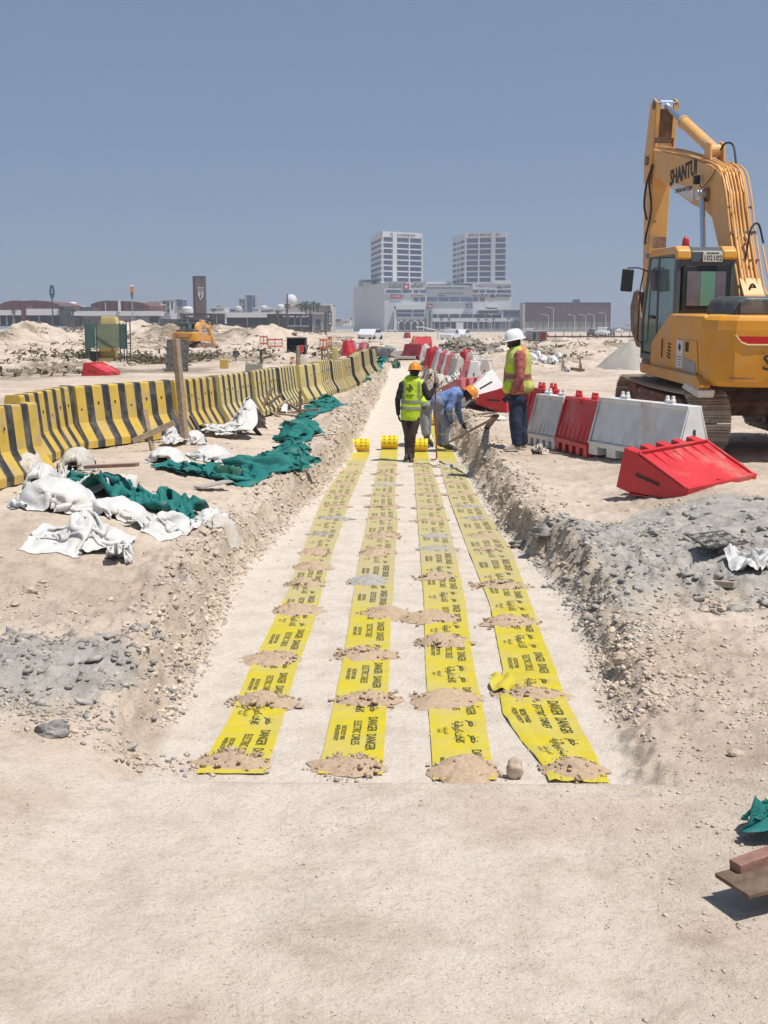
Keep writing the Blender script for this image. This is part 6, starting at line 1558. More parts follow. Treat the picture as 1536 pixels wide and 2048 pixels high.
shoe(t, K(884, 897, -.06), K(909, 901, -.12), M_boot, w_=.050); shoe(t, K(873, 893, .16), K(893, 896, .10), M_boot, w_=.050)

# ---- man in the white helmet on the right bank, facing left
gp = GP(1030, 902); Y = gp.y; r0 = gp.copy(); K = Rel(r0, Y)
t = root(r0, 'man in white helmet and brick red shirt standing on the right bank with a phone')
sc_ = (K(1030, 660).z) / 1.80
b = MB(); S_ = sc_
hc = K(1027, 685); fd = Vector((-1, -.25, -.38)); ud = Vector((-.3, 0, 1))
head_prims(b, hc, fd, ud, 1.05 * S_); b.caps(K(1037, 703), hc + Vector((.03, 0, -.02)), .062 * S_, .056 * S_)
sh = K(1039, 712, -.19); sh2 = K(1038, 710, .20); el, wr = K(1040, 755, -.26), K(1026, 783, -.24); el2, wr2 = K(1034, 752, .22), K(1022, 778, .10)
b.caps(K(1037, 715), K(1034, 790), .13 * S_, .13 * S_, .85, (1, 0, 0))
for a_, c_, d_ in ((sh, el, wr), (sh2, el2, wr2)): b.caps(a_, c_, .050 * S_, .040 * S_); b.caps(c_, d_, .040 * S_, .028 * S_)
k1, a1 = K(1031, 840, -.10), K(1034, 886, -.10); k2, a2 = K(1042, 839, .10), K(1045, 882, .10)
hp = K(1035, 797)
b.caps(hp, k1, .085 * S_, .058 * S_); b.caps(k1, a1, .055 * S_, .038 * S_); b.caps(hp, k2, .085 * S_, .058 * S_); b.caps(k2, a2, .055 * S_, .038 * S_)
hand_prims(b, wr, wr + Vector((-.05, 0, -.11)), (-1, .2, 0), 1, .9, S_); hand_prims(b, wr2, wr2 + Vector((-.06, -.05, -.10)), (-1, 0, 0), -1, .7, S_)
blob('body', b, M_skin, t, .009, 2)
mb = MB(); mb.caps(hc + Vector((.03, 0, .01)), hc + Vector((.02, 0, .03)), .085, .084); blob('hair', mb, M_hair, t, .012, 2)
helmet(t, hc + Vector((.012, 0, .062)), (-1, -.25, -.2), (-.18, 0, 1), M_hwht, 1.08 * S_)
ph = MB().box((0, 0, 0), (.075, .012, .15), (0, R(50), R(10))); ph = ph.build('smartphone', M_phone, None, r0 + wr + Vector((-.095, -.02, -.10)), bevel=.006); tag(ph, 'black smartphone in the hand of the man in the white helmet', 'phone')
mb = MB(); mb.caps(K(1037, 715), K(1036, 795), .185 * S_, .185 * S_, .80, (1, 0, 0)); mb.caps(sh, sh2, .085 * S_, .085 * S_)
for a_, c_, d_ in ((sh, el, wr), (sh2, el2, wr2)): mb.caps(a_, c_, .082 * S_, .068 * S_); mb.caps(c_, d_, .066 * S_, .045 * S_)
mb.caps(K(1037, 700), K(1036, 708), .075, .09)
blob('shirt', mb, M_redc, t, .011, 3, .018, 7, 2)
mb = MB()     # vest hangs loose and open: bulges at the front and flares at the back hem
mb.caps(K(1037, 716), K(1034, 770), .205 * S_, .225 * S_, .92, (1, 0, 0)); mb.caps(K(1030, 745), K(1022, 775), .12 * S_, .125 * S_, 1.5, (0, 1, 0)); mb.caps(K(1044, 750), K(1054, 774), .10 * S_, .11 * S_, 1.7, (0, 1, 0)); mb.caps(K(1040, 704, -.12), K(1040, 704, .12), .068 * S_, .068 * S_)
v = blob('vest', mb, M_hvd, t, .011, 3, .014, 6, 3)
zr = lambda py: K(1036, py).z; xr = lambda px: K(px, 740).x
band(t, v, 'reflective_band', mat('vest_band_brown', (.22, .11, .09), .5, .1, 20), zr(757), zr(748)); band(t, v, 'orange_trim', M_orange, zr(759), zr(757)); band(t, v, 'orange_trim', M_orange, zr(748), zr(746.5)); band(t, v, 'orange_trim', M_orange, zr(788), zr(783))
band(t, v, 'orange_panel', M_orange, zr(735), zr(690), pred=lambda c, n: xr(1041) < c.x < xr(1050))
band(t, v, 'red_lining', M_redc, zr(786), zr(735), .004, pred=lambda c, n: c.x < xr(1010.5) or (abs(c.x - xr(1039)) < .05 and n.y < -.3))
for (x0, x1, y0_, y1_) in ((1011, 1024, 744, 727), (1007, 1022, 784, 762)):
    band(t, v, 'vest_pocket', M_hv, zr(y0_), zr(y1_), .012, pred=lambda c, n, x0=x0, x1=x1: xr(x0) < c.x < xr(x1) and n.y < -.1)
mb = MB(); mb.caps(hp + Vector((0, -.05, .0)), hp + Vector((0, .06, 0)), .150 * S_, .150 * S_, 1.0); mb.caps(hp + Vector((-.02, -.05, -.02)), k1, .120 * S_, .095 * S_); mb.caps(k1, a1, .095 * S_, .078 * S_); mb.caps(hp + Vector((.03, .06, -.02)), k2, .120 * S_, .095 * S_); mb.caps(k2, a2, .095 * S_, .080 * S_)
blob('trousers', mb, M_navy, t, .011, 3, .014, 8, 1)
shoe(t, K(1040, 899, -.10), K(1007, 903, -.16), M_shoe, w_=.050); shoe(t, K(1052, 896, .10), K(1020, 898, .06), M_shoe, w_=.050)

# ---- tiny far worker in orange beyond the trench
gp = GP(828, 699); Y = gp.y; r0 = gp; K = Rel(r0, Y)
t = root(r0, 'tiny distant worker in orange beyond the far end of the trench, leaning forward')
b = MB(); b.caps(Vector((0, 0, .1)), Vector((-.05, 0, .85)), .10, .13); b.caps(Vector((.18, 0, .1)), Vector((0, 0, .85)), .10, .13); b.caps(Vector((-.05, 0, .9)), Vector((.02, 0, 1.35)), .17, .20); b.caps(Vector((0, 0, 1.4)), Vector((-.35, 0, 1.1)), .08, .06); b.caps(Vector((.02, 0, 1.45)), Vector((.02, 0, 1.6)), .07, .10)
t.scale = (.62, .62, .62)
blob('body', b, mat('distant_orange_clothes', (.55, .20, .09), .8, .1), t, .03, 2)
mb = MB(); mb.caps(Vector((.02, 0, 1.62)), Vector((.02, 0, 1.66)), .12, .11); blob('helmet', mb, M_wr, t, .03, 1)
# ================================================================ MIDDLE DISTANCE
M_gn = mat('screen_net_green', (.035, .085, .075), .8, .2, 2, color2=(.06, .13, .11)); M_gn2 = mat('screen_net_olive', (.13, .16, .10), .85, .15, 1.5, color2=(.19, .22, .15))
M_yb = mat('yellow_cladding', (.55, .42, .16), .8, .1, 1.5, color2=(.63, .50, .22)); M_ybd = mat('yellow_ochre', (.38, .26, .07), .8, .1, 2)
M_steel = mat('steel_dark', (.07, .065, .06), .6, .2)
p = GP(212, 724); t = empty('screened_structure', p, (0, 0, R(4)), label='green netting screen on poles around a yellow box structure on the waste ground', cat='structure')
s = p.y / FPX
def sx(px): return (px - 212) * s
def sz(py): return (724 - py) * s
for x in (173, 195, 241, 254):
    for y in (0, 1.3):
        MB().beam((sx(x), y, -.2), (sx(x), y, sz(640 if x in (173, 254) else 646)), .055, .055).build('pole', M_steel, t)
for (a_, b_, y, m_) in ((173, 192, 0, M_gn), (193, 240, -.02, M_gn2), (241, 255, 0, M_gn)):
    MB().box2((sx(a_), y, sz(696 if a_ != 241 else 698)), (sx(b_), y + .02, sz(649))).build('net_panel', m_, t)
MB().beam((sx(173), .0, sz(693)), (sx(173), 1.3, sz(693)), .02, .9).build('net_panel', M_gn, t)
MB().prism([(sx(200), sz(650)), (sx(203), sz(634)), (sx(230), sz(634)), (sx(234), sz(650))], 'y', .3, 1.4).build('box_top', M_yb, t, bevel=.03)
MB().box2((sx(196), .35, sz(724)), (sx(228), 1.3, sz(690))).build('box_base', M_ybd, t, bevel=.03); MB().box2((sx(193), .15, sz(724)), (sx(226), .4, sz(716))).build('plinth', M_yb, t, bevel=.02)
MB().box2((sx(180), .1, sz(723)), (sx(196), .6, sz(703))).build('dark_box', M_hose, t, bevel=.02)
MB().beam((sx(193), -.04, sz(672)), (sx(241), -.04, sz(703)), .03, .03).build('brace', M_steel, t)
# printed plywood sheet standing by the tall post
p = GP(354, 743); s = p.y / FPX; M_pw = mat('plywood_dark_print', (.06, .052, .048), .7, .1, 3); M_pr = mat('plywood_print_light', (.17, .155, .145), .8, .1)
t = empty('plywood_sheet', p, (R(-6), R(2), 0), label='dark printed plywood sheet standing upright behind the tall wooden post', cat='plywood sheet')
MB().box2((-22 * s, 0, 0), (22 * s, .03, 63 * s)).build('panel', M_pw, t)
pr = text_mesh('pr', 'MEX', .30, M_pr, .012)
for i in range(4):
    for j in range(3): place('print_mark', pr, t, (-.30 + .30 * j, -.006, .18 + .30 * i), (R(90), R(-38), 0))
# posts, signs and small things
g5 = 'stakes and posts behind the striped barriers'
def stake(px, py0, py1, w_, lb, mt=M_wood, Y=None, name='wooden_stake', cat='stake'):
    p = GP(px, py0); w_ *= 1.0; mb = MB(); h_ = (py0 - py1) * p.y / FPX; mb.beam((0, 0, -.1), (random.uniform(-.02, .02), 0, h_), w_, w_)
    o = mb.build(name, mt, None, p); return tag(o, lb, cat, g5), p, h_
o, p, h_ = stake(523, 752, 701, .09, 'dark wooden post with a flat cap behind the barriers', M_woodd); o2 = MB().box((0, -.02, 0), (.30, .12, .07)).build('post_cap', M_steel, o, (0, 0, h_))
o, p, h_ = stake(472, 724, 704, .05, 'thin sign post with a small dark plate on the dirt track', M_steel, name='sign_post', cat='sign'); MB().box((0, -.03, 0), (.30, .03, .32)).build('sign_plate', M_eg, o, (0, 0, h_ - .1))
stake(598, 745, 692, .12, 'pale wooden post behind the barriers with a second one beside it'); stake(594, 740, 694, .05, 'thin steel rod beside the pale wooden post', M_steel)
stake(645, 776, 694, .05, 'tall thin rusty pipe in front of the faded striped barriers', M_woodd, name='pipe', cat='pipe'); stake(656, 740, 695, .06, 'right one of a pair of far wooden stakes'); stake(649, 740, 697, .04, 'left one of a pair of far wooden stakes')
stake(721, 716, 690, .05, 'short stake at the far end of the striped barriers', M_woodd)
p = GP(508, 752); t = MB().box((0, 0, .22), (.62, .25, .48)).build('concrete_block', mat('block_grey', (.30, .29, .27), .9), None, p, bevel=.02); tag(t, 'grey block behind the barriers left of the capped post', 'concrete block')
p = GP(449, 752); t = MB().box((0, 0, .15), (.30, .3, .34)).build('yellow_block', M_yel, None, p + Vector((0, 0, .3)), bevel=.02); tag(t, 'small yellow block showing above the striped barriers', 'yellow block')
p = at(670, 722, 40); t = MB().box((0, 0, 0), (.16, .2, .9)).build('yellow_post_block', M_yelf, None, (p.x, p.y, G(p.x, p.y) + .8), bevel=.02); tag(t, 'yellow block standing above the faded striped barriers', 'yellow block')
p = GP(580, 742); t = empty('warning_flag', p, label='small orange and white flag on a stick behind the barriers', cat='flag'); MB().beam((0, 0, 0), (.03, 0, .55), .03, .03).build('stick', M_wood, t); MB().box((.07, 0, .42), (.10, .02, .32), (0, R(15), 0)).build('flag_cloth', mat('flag_orange', (.60, .17, .04), .7), t)
MB().box((.05, -.01, .42), (.09, .02, .07), (0, R(15), 0)).build('flag_stripe', M_ww, t)
# black shed, orange barriers and a red lamp barrel around it
p = GP(592, 703); s = p.y / FPX; t = empty('black_shelter', p, label='small black open shelter on the waste ground left of the trench end', cat='shelter')
M_tarp = mat('black_tarpaulin', (.018, .018, .020), .7, .2)
w_ = 37 * s; hh = 32 * s
MB().box2((-w_ / 2, 1.4, 0), (w_ / 2, 1.45, hh)).build('back_wall', M_tarp, t); MB().box2((-w_ / 2, 0, 0), (-w_ / 2 + .05, 1.4, hh)).build('side_wall', M_tarp, t); MB().box2((w_ / 2 - .05, 0, 0), (w_ / 2, 1.4, hh)).build('side_wall', M_tarp, t)
MB().prism([(-.1, hh), (-.1, hh + .06), (1.5, hh + .03), (1.5, hh - .03)], 'x', -w_ / 2 - .05, w_ / 2 + .05).build('roof', mat('roof_sheet_grey', (.30, .28, .26), .8), t); MB().box2((-w_ / 2 + .1, .5, 0), (w_ / 2 - .3, 1.3, hh * .6)).build('stacked_goods', M_hose, t, bevel=.05)
p = GP(603, 712); t = MB().lathe([(.15, 0), (.15, .42), (.13, .44), (.0, .44)], 14).build('red_barrel', M_wr, None, p + Vector((0, 0, .25))); tag(t, 'red topped barrel in front of the black shelter', 'barrel')
stake(603, 712, 697, .10, 'short post carrying the red barrel')
g6 = 'orange plastic fence panels by the black shelter'
M_of = mat('fence_orange', (.55, .13, .06), .7, .15, 2)
for i, (x0, x1, y_, lb) in enumerate(((520, 535, 697, 'leftmost orange fence panel by the black shelter'), (536, 552, 698, 'middle orange fence panel by the black shelter'), (640, 650, 700, 'orange fence panel right of the black shelter'), (656, 664, 698, 'rightmost small orange fence panel beyond the barriers'))):
    a_ = GP(x0, y_); b_ = GP(x1, y_); t = empty('fence_panel', a_, (0, 0, 0), label=lb, cat='fence panel', group=g6); L = b_.x - a_.x
    for z_ in (.15, .42, .70): MB().box2((0, 0, z_), (L, .04, z_ + .13)).build('rail', M_of if z_ != .42 else M_ww, t)
    for x_ in (0, L / 2, L): MB().box2((x_ - .03, -.02, 0), (x_ + .03, .06, .9)).build('upright', M_of, t)
# stuff at the trench end: culvert mouth, slab and heaps of gear
yE = 79.0
t = empty('culvert', (P(812, 733, 0).x, yE, 0), label='dark concrete culvert mouth with three posts at the far end of the trench', cat='culvert')
MB().box2((-.62, .3, .0), (.55, 1.2, .58)).build('dark_opening', M_hole, t); MB().box2((-.68, 0, .50), (.60, .4, .66)).build('lintel', M_conc, t, bevel=.02)
for x_ in (-.55, -.2, .15, .48): MB().box2((x_ - .03, .05, 0), (x_ + .03, .12, .5)).build('post', M_conc, t)
p = at(802, 706, 82); t = MB().box((0, 0, 0), (1.3, 1.8, .35)).build('concrete_slab', mat('slab_pale', (.50, .49, .46), .8, .1), None, (p.x, 82, G(p.x, 82) + .25), bevel=.02); tag(t, 'pale slab lying above the culvert mouth', 'slab')
t = net([(786, 736, .2, .3), (792, 730, .3, .5), (796, 722, .3, .4)], M_netd, 'dark green sheet hanging at the left of the culvert mouth', 11, nv=18, step=.2)
for i, (px, py, w_, h_, m_, lb) in enumerate(((735, 712, .5, .9, M_woodd, 'dark crate at the far end of the striped barriers'), (748, 708, .6, 1.0, M_steel, 'black drum-like box at the far trench end'), (760, 707, .7, .9, M_wood, 'brown bundle among the gear at the far trench end'), (772, 708, 1.0, .8, mat('tarp_grey', (.20, .22, .24), .8), 'grey covered bundle at the far trench end'))):
    p = GP(px, py + 6); boulder('gear_bundle', (p.x, p.y, p.z + h_ * .35), w_ * .55, m_, lb, 'bundle', 30 + i, (1, .8, h_), 2)
for i, (px, py, px2, py2) in enumerate(((765, 712, 786, 700), (775, 716, 790, 725), (730, 715, 736, 690), (752, 715, 752, 692))):
    a_ = GP(px, py + 8); plank(a_, a_ + Vector(((px2 - px) * a_.y / FPX, .3, (py + 8 - py2) * a_.y / FPX)), .09, .09, M_woodd, ['leaning pole', 'short beam', 'upright pole', 'thin upright rod'][i] + ' among the gear at the far trench end', 'pole', 'pole')
# grey sand pile and rock mound on the right
M_gs = mat('sand_grey', (.30, .28, .25), .95, .08, 1.5, bump=.5, bscale=14, color2=(.38, .355, .32)); M_rk = mat('rock_grey_brown', (.17, .15, .125), .95, .1, 1.2, color2=(.36, .31, .26))
def pile(c, rx, ry, h, mt, name, lb, cat, seed=1, rough=.1, n=60):
    vs = []; a0 = np.linspace(0, 2 * np.pi, n, endpoint=False); nr = 22
    R_, A = np.meshgrid(np.linspace(0, 1, nr), a0, indexing='ij'); e = 1 + .25 * (fbm(np.cos(A) * 1.5 + seed, np.sin(A) * 1.5, 2, 1) - .5)
    X = R_ * e * np.cos(A) * rx; Y_ = R_ * e * np.sin(A) * ry; Z = h * (1 - R_ ** 1.35) * (.9 + .25 * fbm(X * .6 + seed, Y_ * .6, 3, 2)) + rough * h * (rdg(X * 1.6, Y_ * 1.6 + seed, 3, 3) - .5) * (1 - R_ ** 4) - .1 * R_
    mb = MB(); mb.smooth = rough < .2; mb.add([tuple(map(float, q)) for q in np.stack([X, Y_, Z], -1).reshape(-1, 3)], [(i * n + j, i * n + (j + 1) % n, (i + 1) * n + (j + 1) % n, (i + 1) * n + j)[::-1] for i in range(nr - 1) for j in range(n)])
    o = mb.build(name, mt, None, c); return tag(o, lb, cat)
p = GP(1262, 742); pile((p.x + .2, p.y + 1.4, p.z - .02), 1.55, 2.4, 1.12, M_gs, 'sand_pile', 'smooth pile of grey sand left of the excavator cab', 'sand pile', 3, .05)
p = GP(1285, 738); pile((p.x + 1.2, p.y + 1.8, p.z - .02), 2.0, 2.6, 1.3, M_gs, 'sand_pile', 'larger grey sand pile mostly hidden behind the excavator', 'sand pile', 5, .05)
p = GP(930, 706); c_ = (p.x, p.y + 2.0, p.z)
pile(c_, 1.9, 2.2, 1.0, M_rk, 'rubble_mound', 'mound of grey-brown broken rock beyond the white and red barriers', 'rubble mound', 7, .5)
n = 260; a_ = rs.rand(n) * 6.28; r_ = np.sqrt(rs.rand(n)); x = c_[0] + 2.6 * r_ * np.cos(a_); y = c_[1] + 2.4 * r_ * np.sin(a_); z = c_[2] + np.maximum(0, .95 * (1 - r_ ** 1.3)); 
tag(place('broken_rock', stones_mesh('broken_rock', np.stack([x, y, z], -1), .07 + .2 * rs.rand(n) ** 2, M_rk, seed=9)), 'broken rock pieces lying over the rubble mound', 'rock', kind='stuff')
n = 260; y = 84 + 12 * rs.rand(n); x = 4.6 + 5.5 * rs.rand(n)
tag(place('debris_strip', stones_mesh('debris_strip', np.stack([x, y, H(x, y)], -1), .05 + .22 * rs.rand(n) ** 3, M_rk, seed=12)), 'strip of dark debris right of the rubble mound', 'debris', kind='stuff')
# survey stands on the right
for i, (px, py, lb) in enumerate(((1124, 742, 'wooden survey stake with crossbar beyond the far white sacks'), (1159, 742, 'second survey stake with crossbar left of the grey sand pile'))):
    p = GP(px, py); s = p.y / FPX; t = empty('survey_stake', p, label=lb, cat='stake', group='survey stakes on the right')
    MB().beam((0, 0, 0), (.02, 0, 30 * s), .07, .06).build('stem', M_wood, t); MB().beam((-.10, 0, 25 * s), (.14, 0, 28 * s), .05, .05).build('crossbar', M_woodd, t); MB().beam((.12, .1, 0), (.03, 0, 18 * s), .05, .04).build('prop', M_wood, t)
p = GP(1138, 742); sack(1136, 744, 14, .4, .22, 61, 'white bag lying between the two survey stakes', g_='far pile of white sacks'); 
p = GP(1155, 742); t = MB().box((0, 0, .09), (.5, .3, .12), (0, R(8), .2)).build('dark_board', M_woodd, None, p); tag(t, 'dark boards at the foot of the second survey stake', 'board')

# ================================================================ FAR BUILDINGS
M_bw = mat('facade_white', (.58, .59, .61), .8, .04, .02); M_bg = mat('facade_grey', (.30, .31, .33), .8, .05, .03); M_bgd = mat('facade_dark_grey', (.075, .078, .088), .7, .08, .05)
M_bwin = mat('window_blue_grey', (.070, .095, .175), .3, .25, .06, spec=.6); M_bwd = mat('window_dark', (.022, .026, .038), .15, .25, .05, spec=.6)
M_brw = mat('cladding_maroon', (.12, .055, .052), .7, .12, .05, color2=(.15, .075, .07)); M_bcr = mat('facade_cream', (.42, .38, .33), .85, .05, .05)
M_brick = mat('dome_brown', (.145, .072, .062), .8, .08, .04); M_sgr = mat('sign_red', (.40, .02, .03), .6, .05); M_sgg = mat('sign_green', (.02, .13, .05), .6, .05); M_sgk = mat('sign_dark', (.03, .03, .035), .6, .05)
M_sgo = mat('sign_orange', (.55, .20, .03), .6, .05); M_sgw = mat('sign_white', (.70, .70, .70), .6, .03); M_sgp = mat('sign_purple', (.20, .10, .28), .6, .05); M_teal = mat('sign_teal', (.015, .09, .12), .5, .1)
def bldg(label, px, Y, name='building', cat='building', group=None):
    t = empty(name, (at(px, 656, Y).x, Y, 0), label=label, cat=cat, group=group); return t
class F:
    """front facing +camera: maps pixel rectangles at a distance into building-local boxes"""
    def __init__(s, t, Y): s.t = t; s.Y = Y
    def x(s, px): return at(px, 656, s.Y).x - s.t.location.x
    def z(s, py): return at(817, py, s.Y).z
    def box(s, name, x0, x1, y0, y1, mt, d0=0, d1=1, parent=None, bevel=0):
        y0_ = s.Y - s.t.location.y
        o = MB().box2((s.x(x0), y0_ + d0, s.z(y1)), (s.x(x1), y0_ + d1, s.z(y0))).build(name, mt, parent or s.t); return o
    def win(s, name, x0, x1, y0, y1, mt, d=-.12, parent=None):
        o = s.box(name, x0, x1, y0, y1, mt, d, .05, parent); return o
    def text(s, name, st, px, py, hpx, mt, d=-.3, squash=1.0, bold=.0, kind=True, wpx=None):
        m = text_mesh(name, st, 1.0, mt, bold, .0, squash=1.0)
        xs = [v.co.x for v in m.vertices]; ys = [v.co.y for v in m.vertices]; w_ = max(xs) - min(xs); h_ = max(ys) - min(ys)
        k = s.Y / FPX; sy_ = hpx * k / h_; sx_ = (wpx * k / w_) if wpx else sy_ * squash
        m.transform(Matrix.Diagonal((sx_, sy_, 1, 1)))
        o = place(name, m, s.t, (s.x(px), s.Y - s.t.location.y + d, s.z(py) - 0 * sy_), (R(90), 0, 0)); o['kind'] = 'stuff'
        return o
# ---- the white mall with two towers
YM = 640.0
t = bldg('large white shopping mall podium with many shop signs below the two towers', 895, YM); f = F(t, YM)
# podium blocks
def quad_block(name, pts, z0, z1, mt, parent, inset=None):
    mb = MB(); mb.prism([(x, y) for x, y in pts], 'z', z0, z1); return mb.build(name, mt, parent)
X = lambda px, Y: at(px, 656, Y).x - t.location.x
ZB = .3
def zt(py, Y=YM): return at(817, py, Y).z
quad_block('left_wing', [(X(769, 640), 0), (X(853, 640), .01), (X(853, 640), 60), (X(707, 702), 62)], ZB, zt(566), M_bw, t)
quad_block('left_wing_step', [(X(719, 690), 30), (X(744, 690), 30), (X(744, 690), 52), (X(719, 690), 52)], zt(566), zt(560, 675), M_bg, t)
quad_block('centre_block', [(X(853, 640), .6), (X(945, 640), .6), (X(945, 640), 50), (X(853, 640), 50)], ZB, zt(575), M_bw, t)
quad_block('right_wing', [(X(945, 640), 0), (X(1022, 640), 0), (X(1022, 640), 45), (X(945, 640), 45)], ZB, zt(567), M_bw, t)
f.box('roof_fascia', 852, 945, 573, 578, M_bg, -.4, .55); f.box('roof_edge', 852, 930, 571.2, 573.2, M_bw, -.8, 8)
f.box('roof_canopy', 842, 905, 560, 566, M_bw, 20, 40); f.box('roof_canopy', 722, 742, 561, 569, M_bw, 25, 40)
f.box('parapet', 769, 812, 562.5, 567, M_bg, -.5, 3); f.box('parapet', 826, 852, 563, 567, M_bg, -.5, 3); f.box('parapet', 985, 1022, 561, 568, M_bw, -.5, 3)
for a_, b_ in ((772, 802), (805, 823), (827, 837), (840, 851)): f.win('window', a_, b_, 579.8, 586, M_bwin)
for a_, b_ in ((945.5, 956), (959, 969), (972, 990), (993, 1021)): f.win('window', a_, b_, 579.8, 586, M_bwin)
for a_, b_ in ((827, 837), (840, 850)): f.win('window', a_, b_, 595, 602.5, M_bwin)
for a_, b_ in ((853.5, 874.5), (877.5, 896.5), (899.5, 918.5), (921.5, 943)): f.win('window', a_, b_, 595, 602.5, M_bwin, .5)
for a_, b_ in ((946, 955.5), (959, 969)): f.win('window', a_, b_, 595, 602.5, M_bwin)
for a_, b_ in ((866, 874.5), (877.5, 896.5), (899.5, 918.5), (921.5, 943)): f.win('window', a_, b_, 628.5, 635, M_bwd, .5)
for a_, b_ in ((946, 968), (971, 981), (984, 1000)): f.win('window', a_, b_, 628.5, 635, M_bwd)
# ledges that throw thin shadow lines
f.box('ledge', 769, 853, 587, 588.2, M_bw, -.7, 0); f.box('ledge', 945, 1022, 587, 588.2, M_bw, -.7, 0); f.box('ledge', 853, 945, 603.5, 604.5, M_bw, -.1, .6)
# side wall dark marks
# entrance volume, left
f.box('entrance_block', 790, 850, 613, 662, M_bw, -14, -.5); f2 = F(t, YM - 14)
f2.box('entrance_frame_top', 789, 851, 612, 619, M_bw, -1.2, 0); f2.box('entrance_frame_side', 788.5, 791.5, 612, 661, M_bw, -1.2, 0)
f2.win('blue_glass', 794, 823, 620, 633, mat('glass_blue', (.03, .11, .22), .12, .2, .06, spec=.6), -.2); f2.win('blue_glass', 827, 848, 620, 633, mat('glass_blue', (0, 0, 0)), -.2)
f2.box('glass_band', 794, 848, 625, 627, M_bw, -.5, -.1)
f2.win('dark_arcade', 795, 848, 640, 660, M_bwd, -.2); 
for cx_ in (803, 815, 829, 841):
    mb = MB(); q = [(f2.x(cx_) + 1.25 * math.cos(a), f2.z(648) + 1.5 * math.sin(a)) for a in np.linspace(0, math.pi, 9)]; y_ = YM - 14 - t.location.y
    mb.tube([(a, y_ - .5, b) for a, b in q], .22, 6); mb.build('arch_rib', M_bw, t)
for px_ in (797, 809, 822, 835, 847): f2.box('arcade_column', px_ - .8, px_ + .8, 641, 661, M_bw, -.6, -.1)
f.box('dark_pier', 852, 864, 619, 661, M_bg, -15, -1); F(t, YM - 15).win('pier_glass', 858, 861, 621, 655, M_bwd, -.1)
# long canopy and dark ground floor, right
f.box('canopy', 864, 1046, 636.5, 643.5, M_bw, -9, -.3); f.win('shopfront_glass', 865, 1045, 644, 660, M_bwd, -2.0)
for px_ in range(868, 1046, 11): F(t, YM - 9).box('canopy_column', px_, px_ + 1.0, 643.5, 661, M_bw, .3, .9)
f.box('right_annex', 1003, 1046, 617, 661, M_bg, -6, 20); F(t, YM - 6).box('annex_fascia', 994, 1046, 616, 620, M_bw, -1.0, 3)
for a_, b_ in ((957, 974), (977, 990)): f.win('terrace_glass', a_, b_, 622, 627, M_bwd, -3.0)
f.box('terrace_slab', 955, 1000, 618.5, 621, M_bw, -4, 0); f.box('terrace_slab', 975, 1002, 627.5, 629, M_bw, -4, 0); f.box('terrace_roof', 972, 996, 613, 615.5, M_bw, -3, 2)
F(t, YM - 6).win('annex_glass', 1006, 1044, 622, 634, M_bwin, -.1)
for px_ in (1003, 1044): F(t, YM - 6).box('annex_frame', px_, px_ + 2, 616, 661, M_bw, -.8, 0)
# signs
f.text('sign_lettering', 'LuLu', 790.5, 572, 10, M_sgg, -.5, wpx=23, bold=.02); f.box('sign_emblem', 806, 818, 567.5, 578, M_sgr, -.55, 0)
f.text('sign_lettering', '\uFEEE\uFEDF\uFEEE\uFEDF', 832.5, 571.5, 9, M_sgg, -.5, wpx=22, bold=.02)
s_ = f.text('sign_swirl', 'e', 812, 572.5, 6, M_sgw, -.7, bold=.03)
f.box('sign_panel', 782, 804, 587.8, 597, M_sgr, -.5, 0); f.text('sign_lettering', 'HOMES', 793, 592.3, 3.2, M_sgw, -.7, wpx=15, bold=.02)
f.text('sign_lettering', 'Jasmis', 835, 592, 7, M_sgo, -.5, wpx=27, bold=.02)
f.text('sign_lettering', 'International Homestyle', 902, 586.5, 3.4, M_sgk, .3, wpx=48, bold=.02); f.text('sign_lettering', 'Center', 882, 591, 3, M_sgk, .3, wpx=14, bold=.02)
f.text('sign_lettering', 'HOMECENTRE', 965, 572.5, 6, M_sgp, -.5, wpx=31, bold=.03); f.text('sign_lettering', 'Bin', 998.5, 575.5, 4.5, M_sgk, -.5, wpx=10, bold=.04); f.text('sign_lettering', 'Quick', 1014, 574, 6, M_sgg, -.5, wpx=14, bold=.02)
f.text('sign_lettering', 'EL-KUKUK', 960.5, 591.5, 5.5, M_sgr, -.5, wpx=29, bold=.03)
mb = MB(); y_ = -.5; mb.prism([(f.x(978), f.z(595)), (f.x(984), f.z(587.5)), (f.x(990), f.z(595))], 'y', y_, -.1); mb.build('sign_triangle', M_sgk, t)
f.text('sign_lettering', 'EleganBed', 1006, 591.5, 6.5, M_sgk, -.5, wpx=28, bold=.03)
f.box('sign_panel', 853.5, 864.5, 609, 615.5, M_sgr, -.3, .7); f.text('sign_lettering', 'max', 859, 612.2, 3, M_sgw, -.5, wpx=8, bold=.03); f.box('sign_panel', 931.5, 942.5, 608.5, 615, mat('sign_navy', (.03, .05, .12), .5), -.3, .7); f.text('sign_lettering', 'CB', 937, 611.8, 3, M_sgw, -.5, wpx=6, bold=.03)
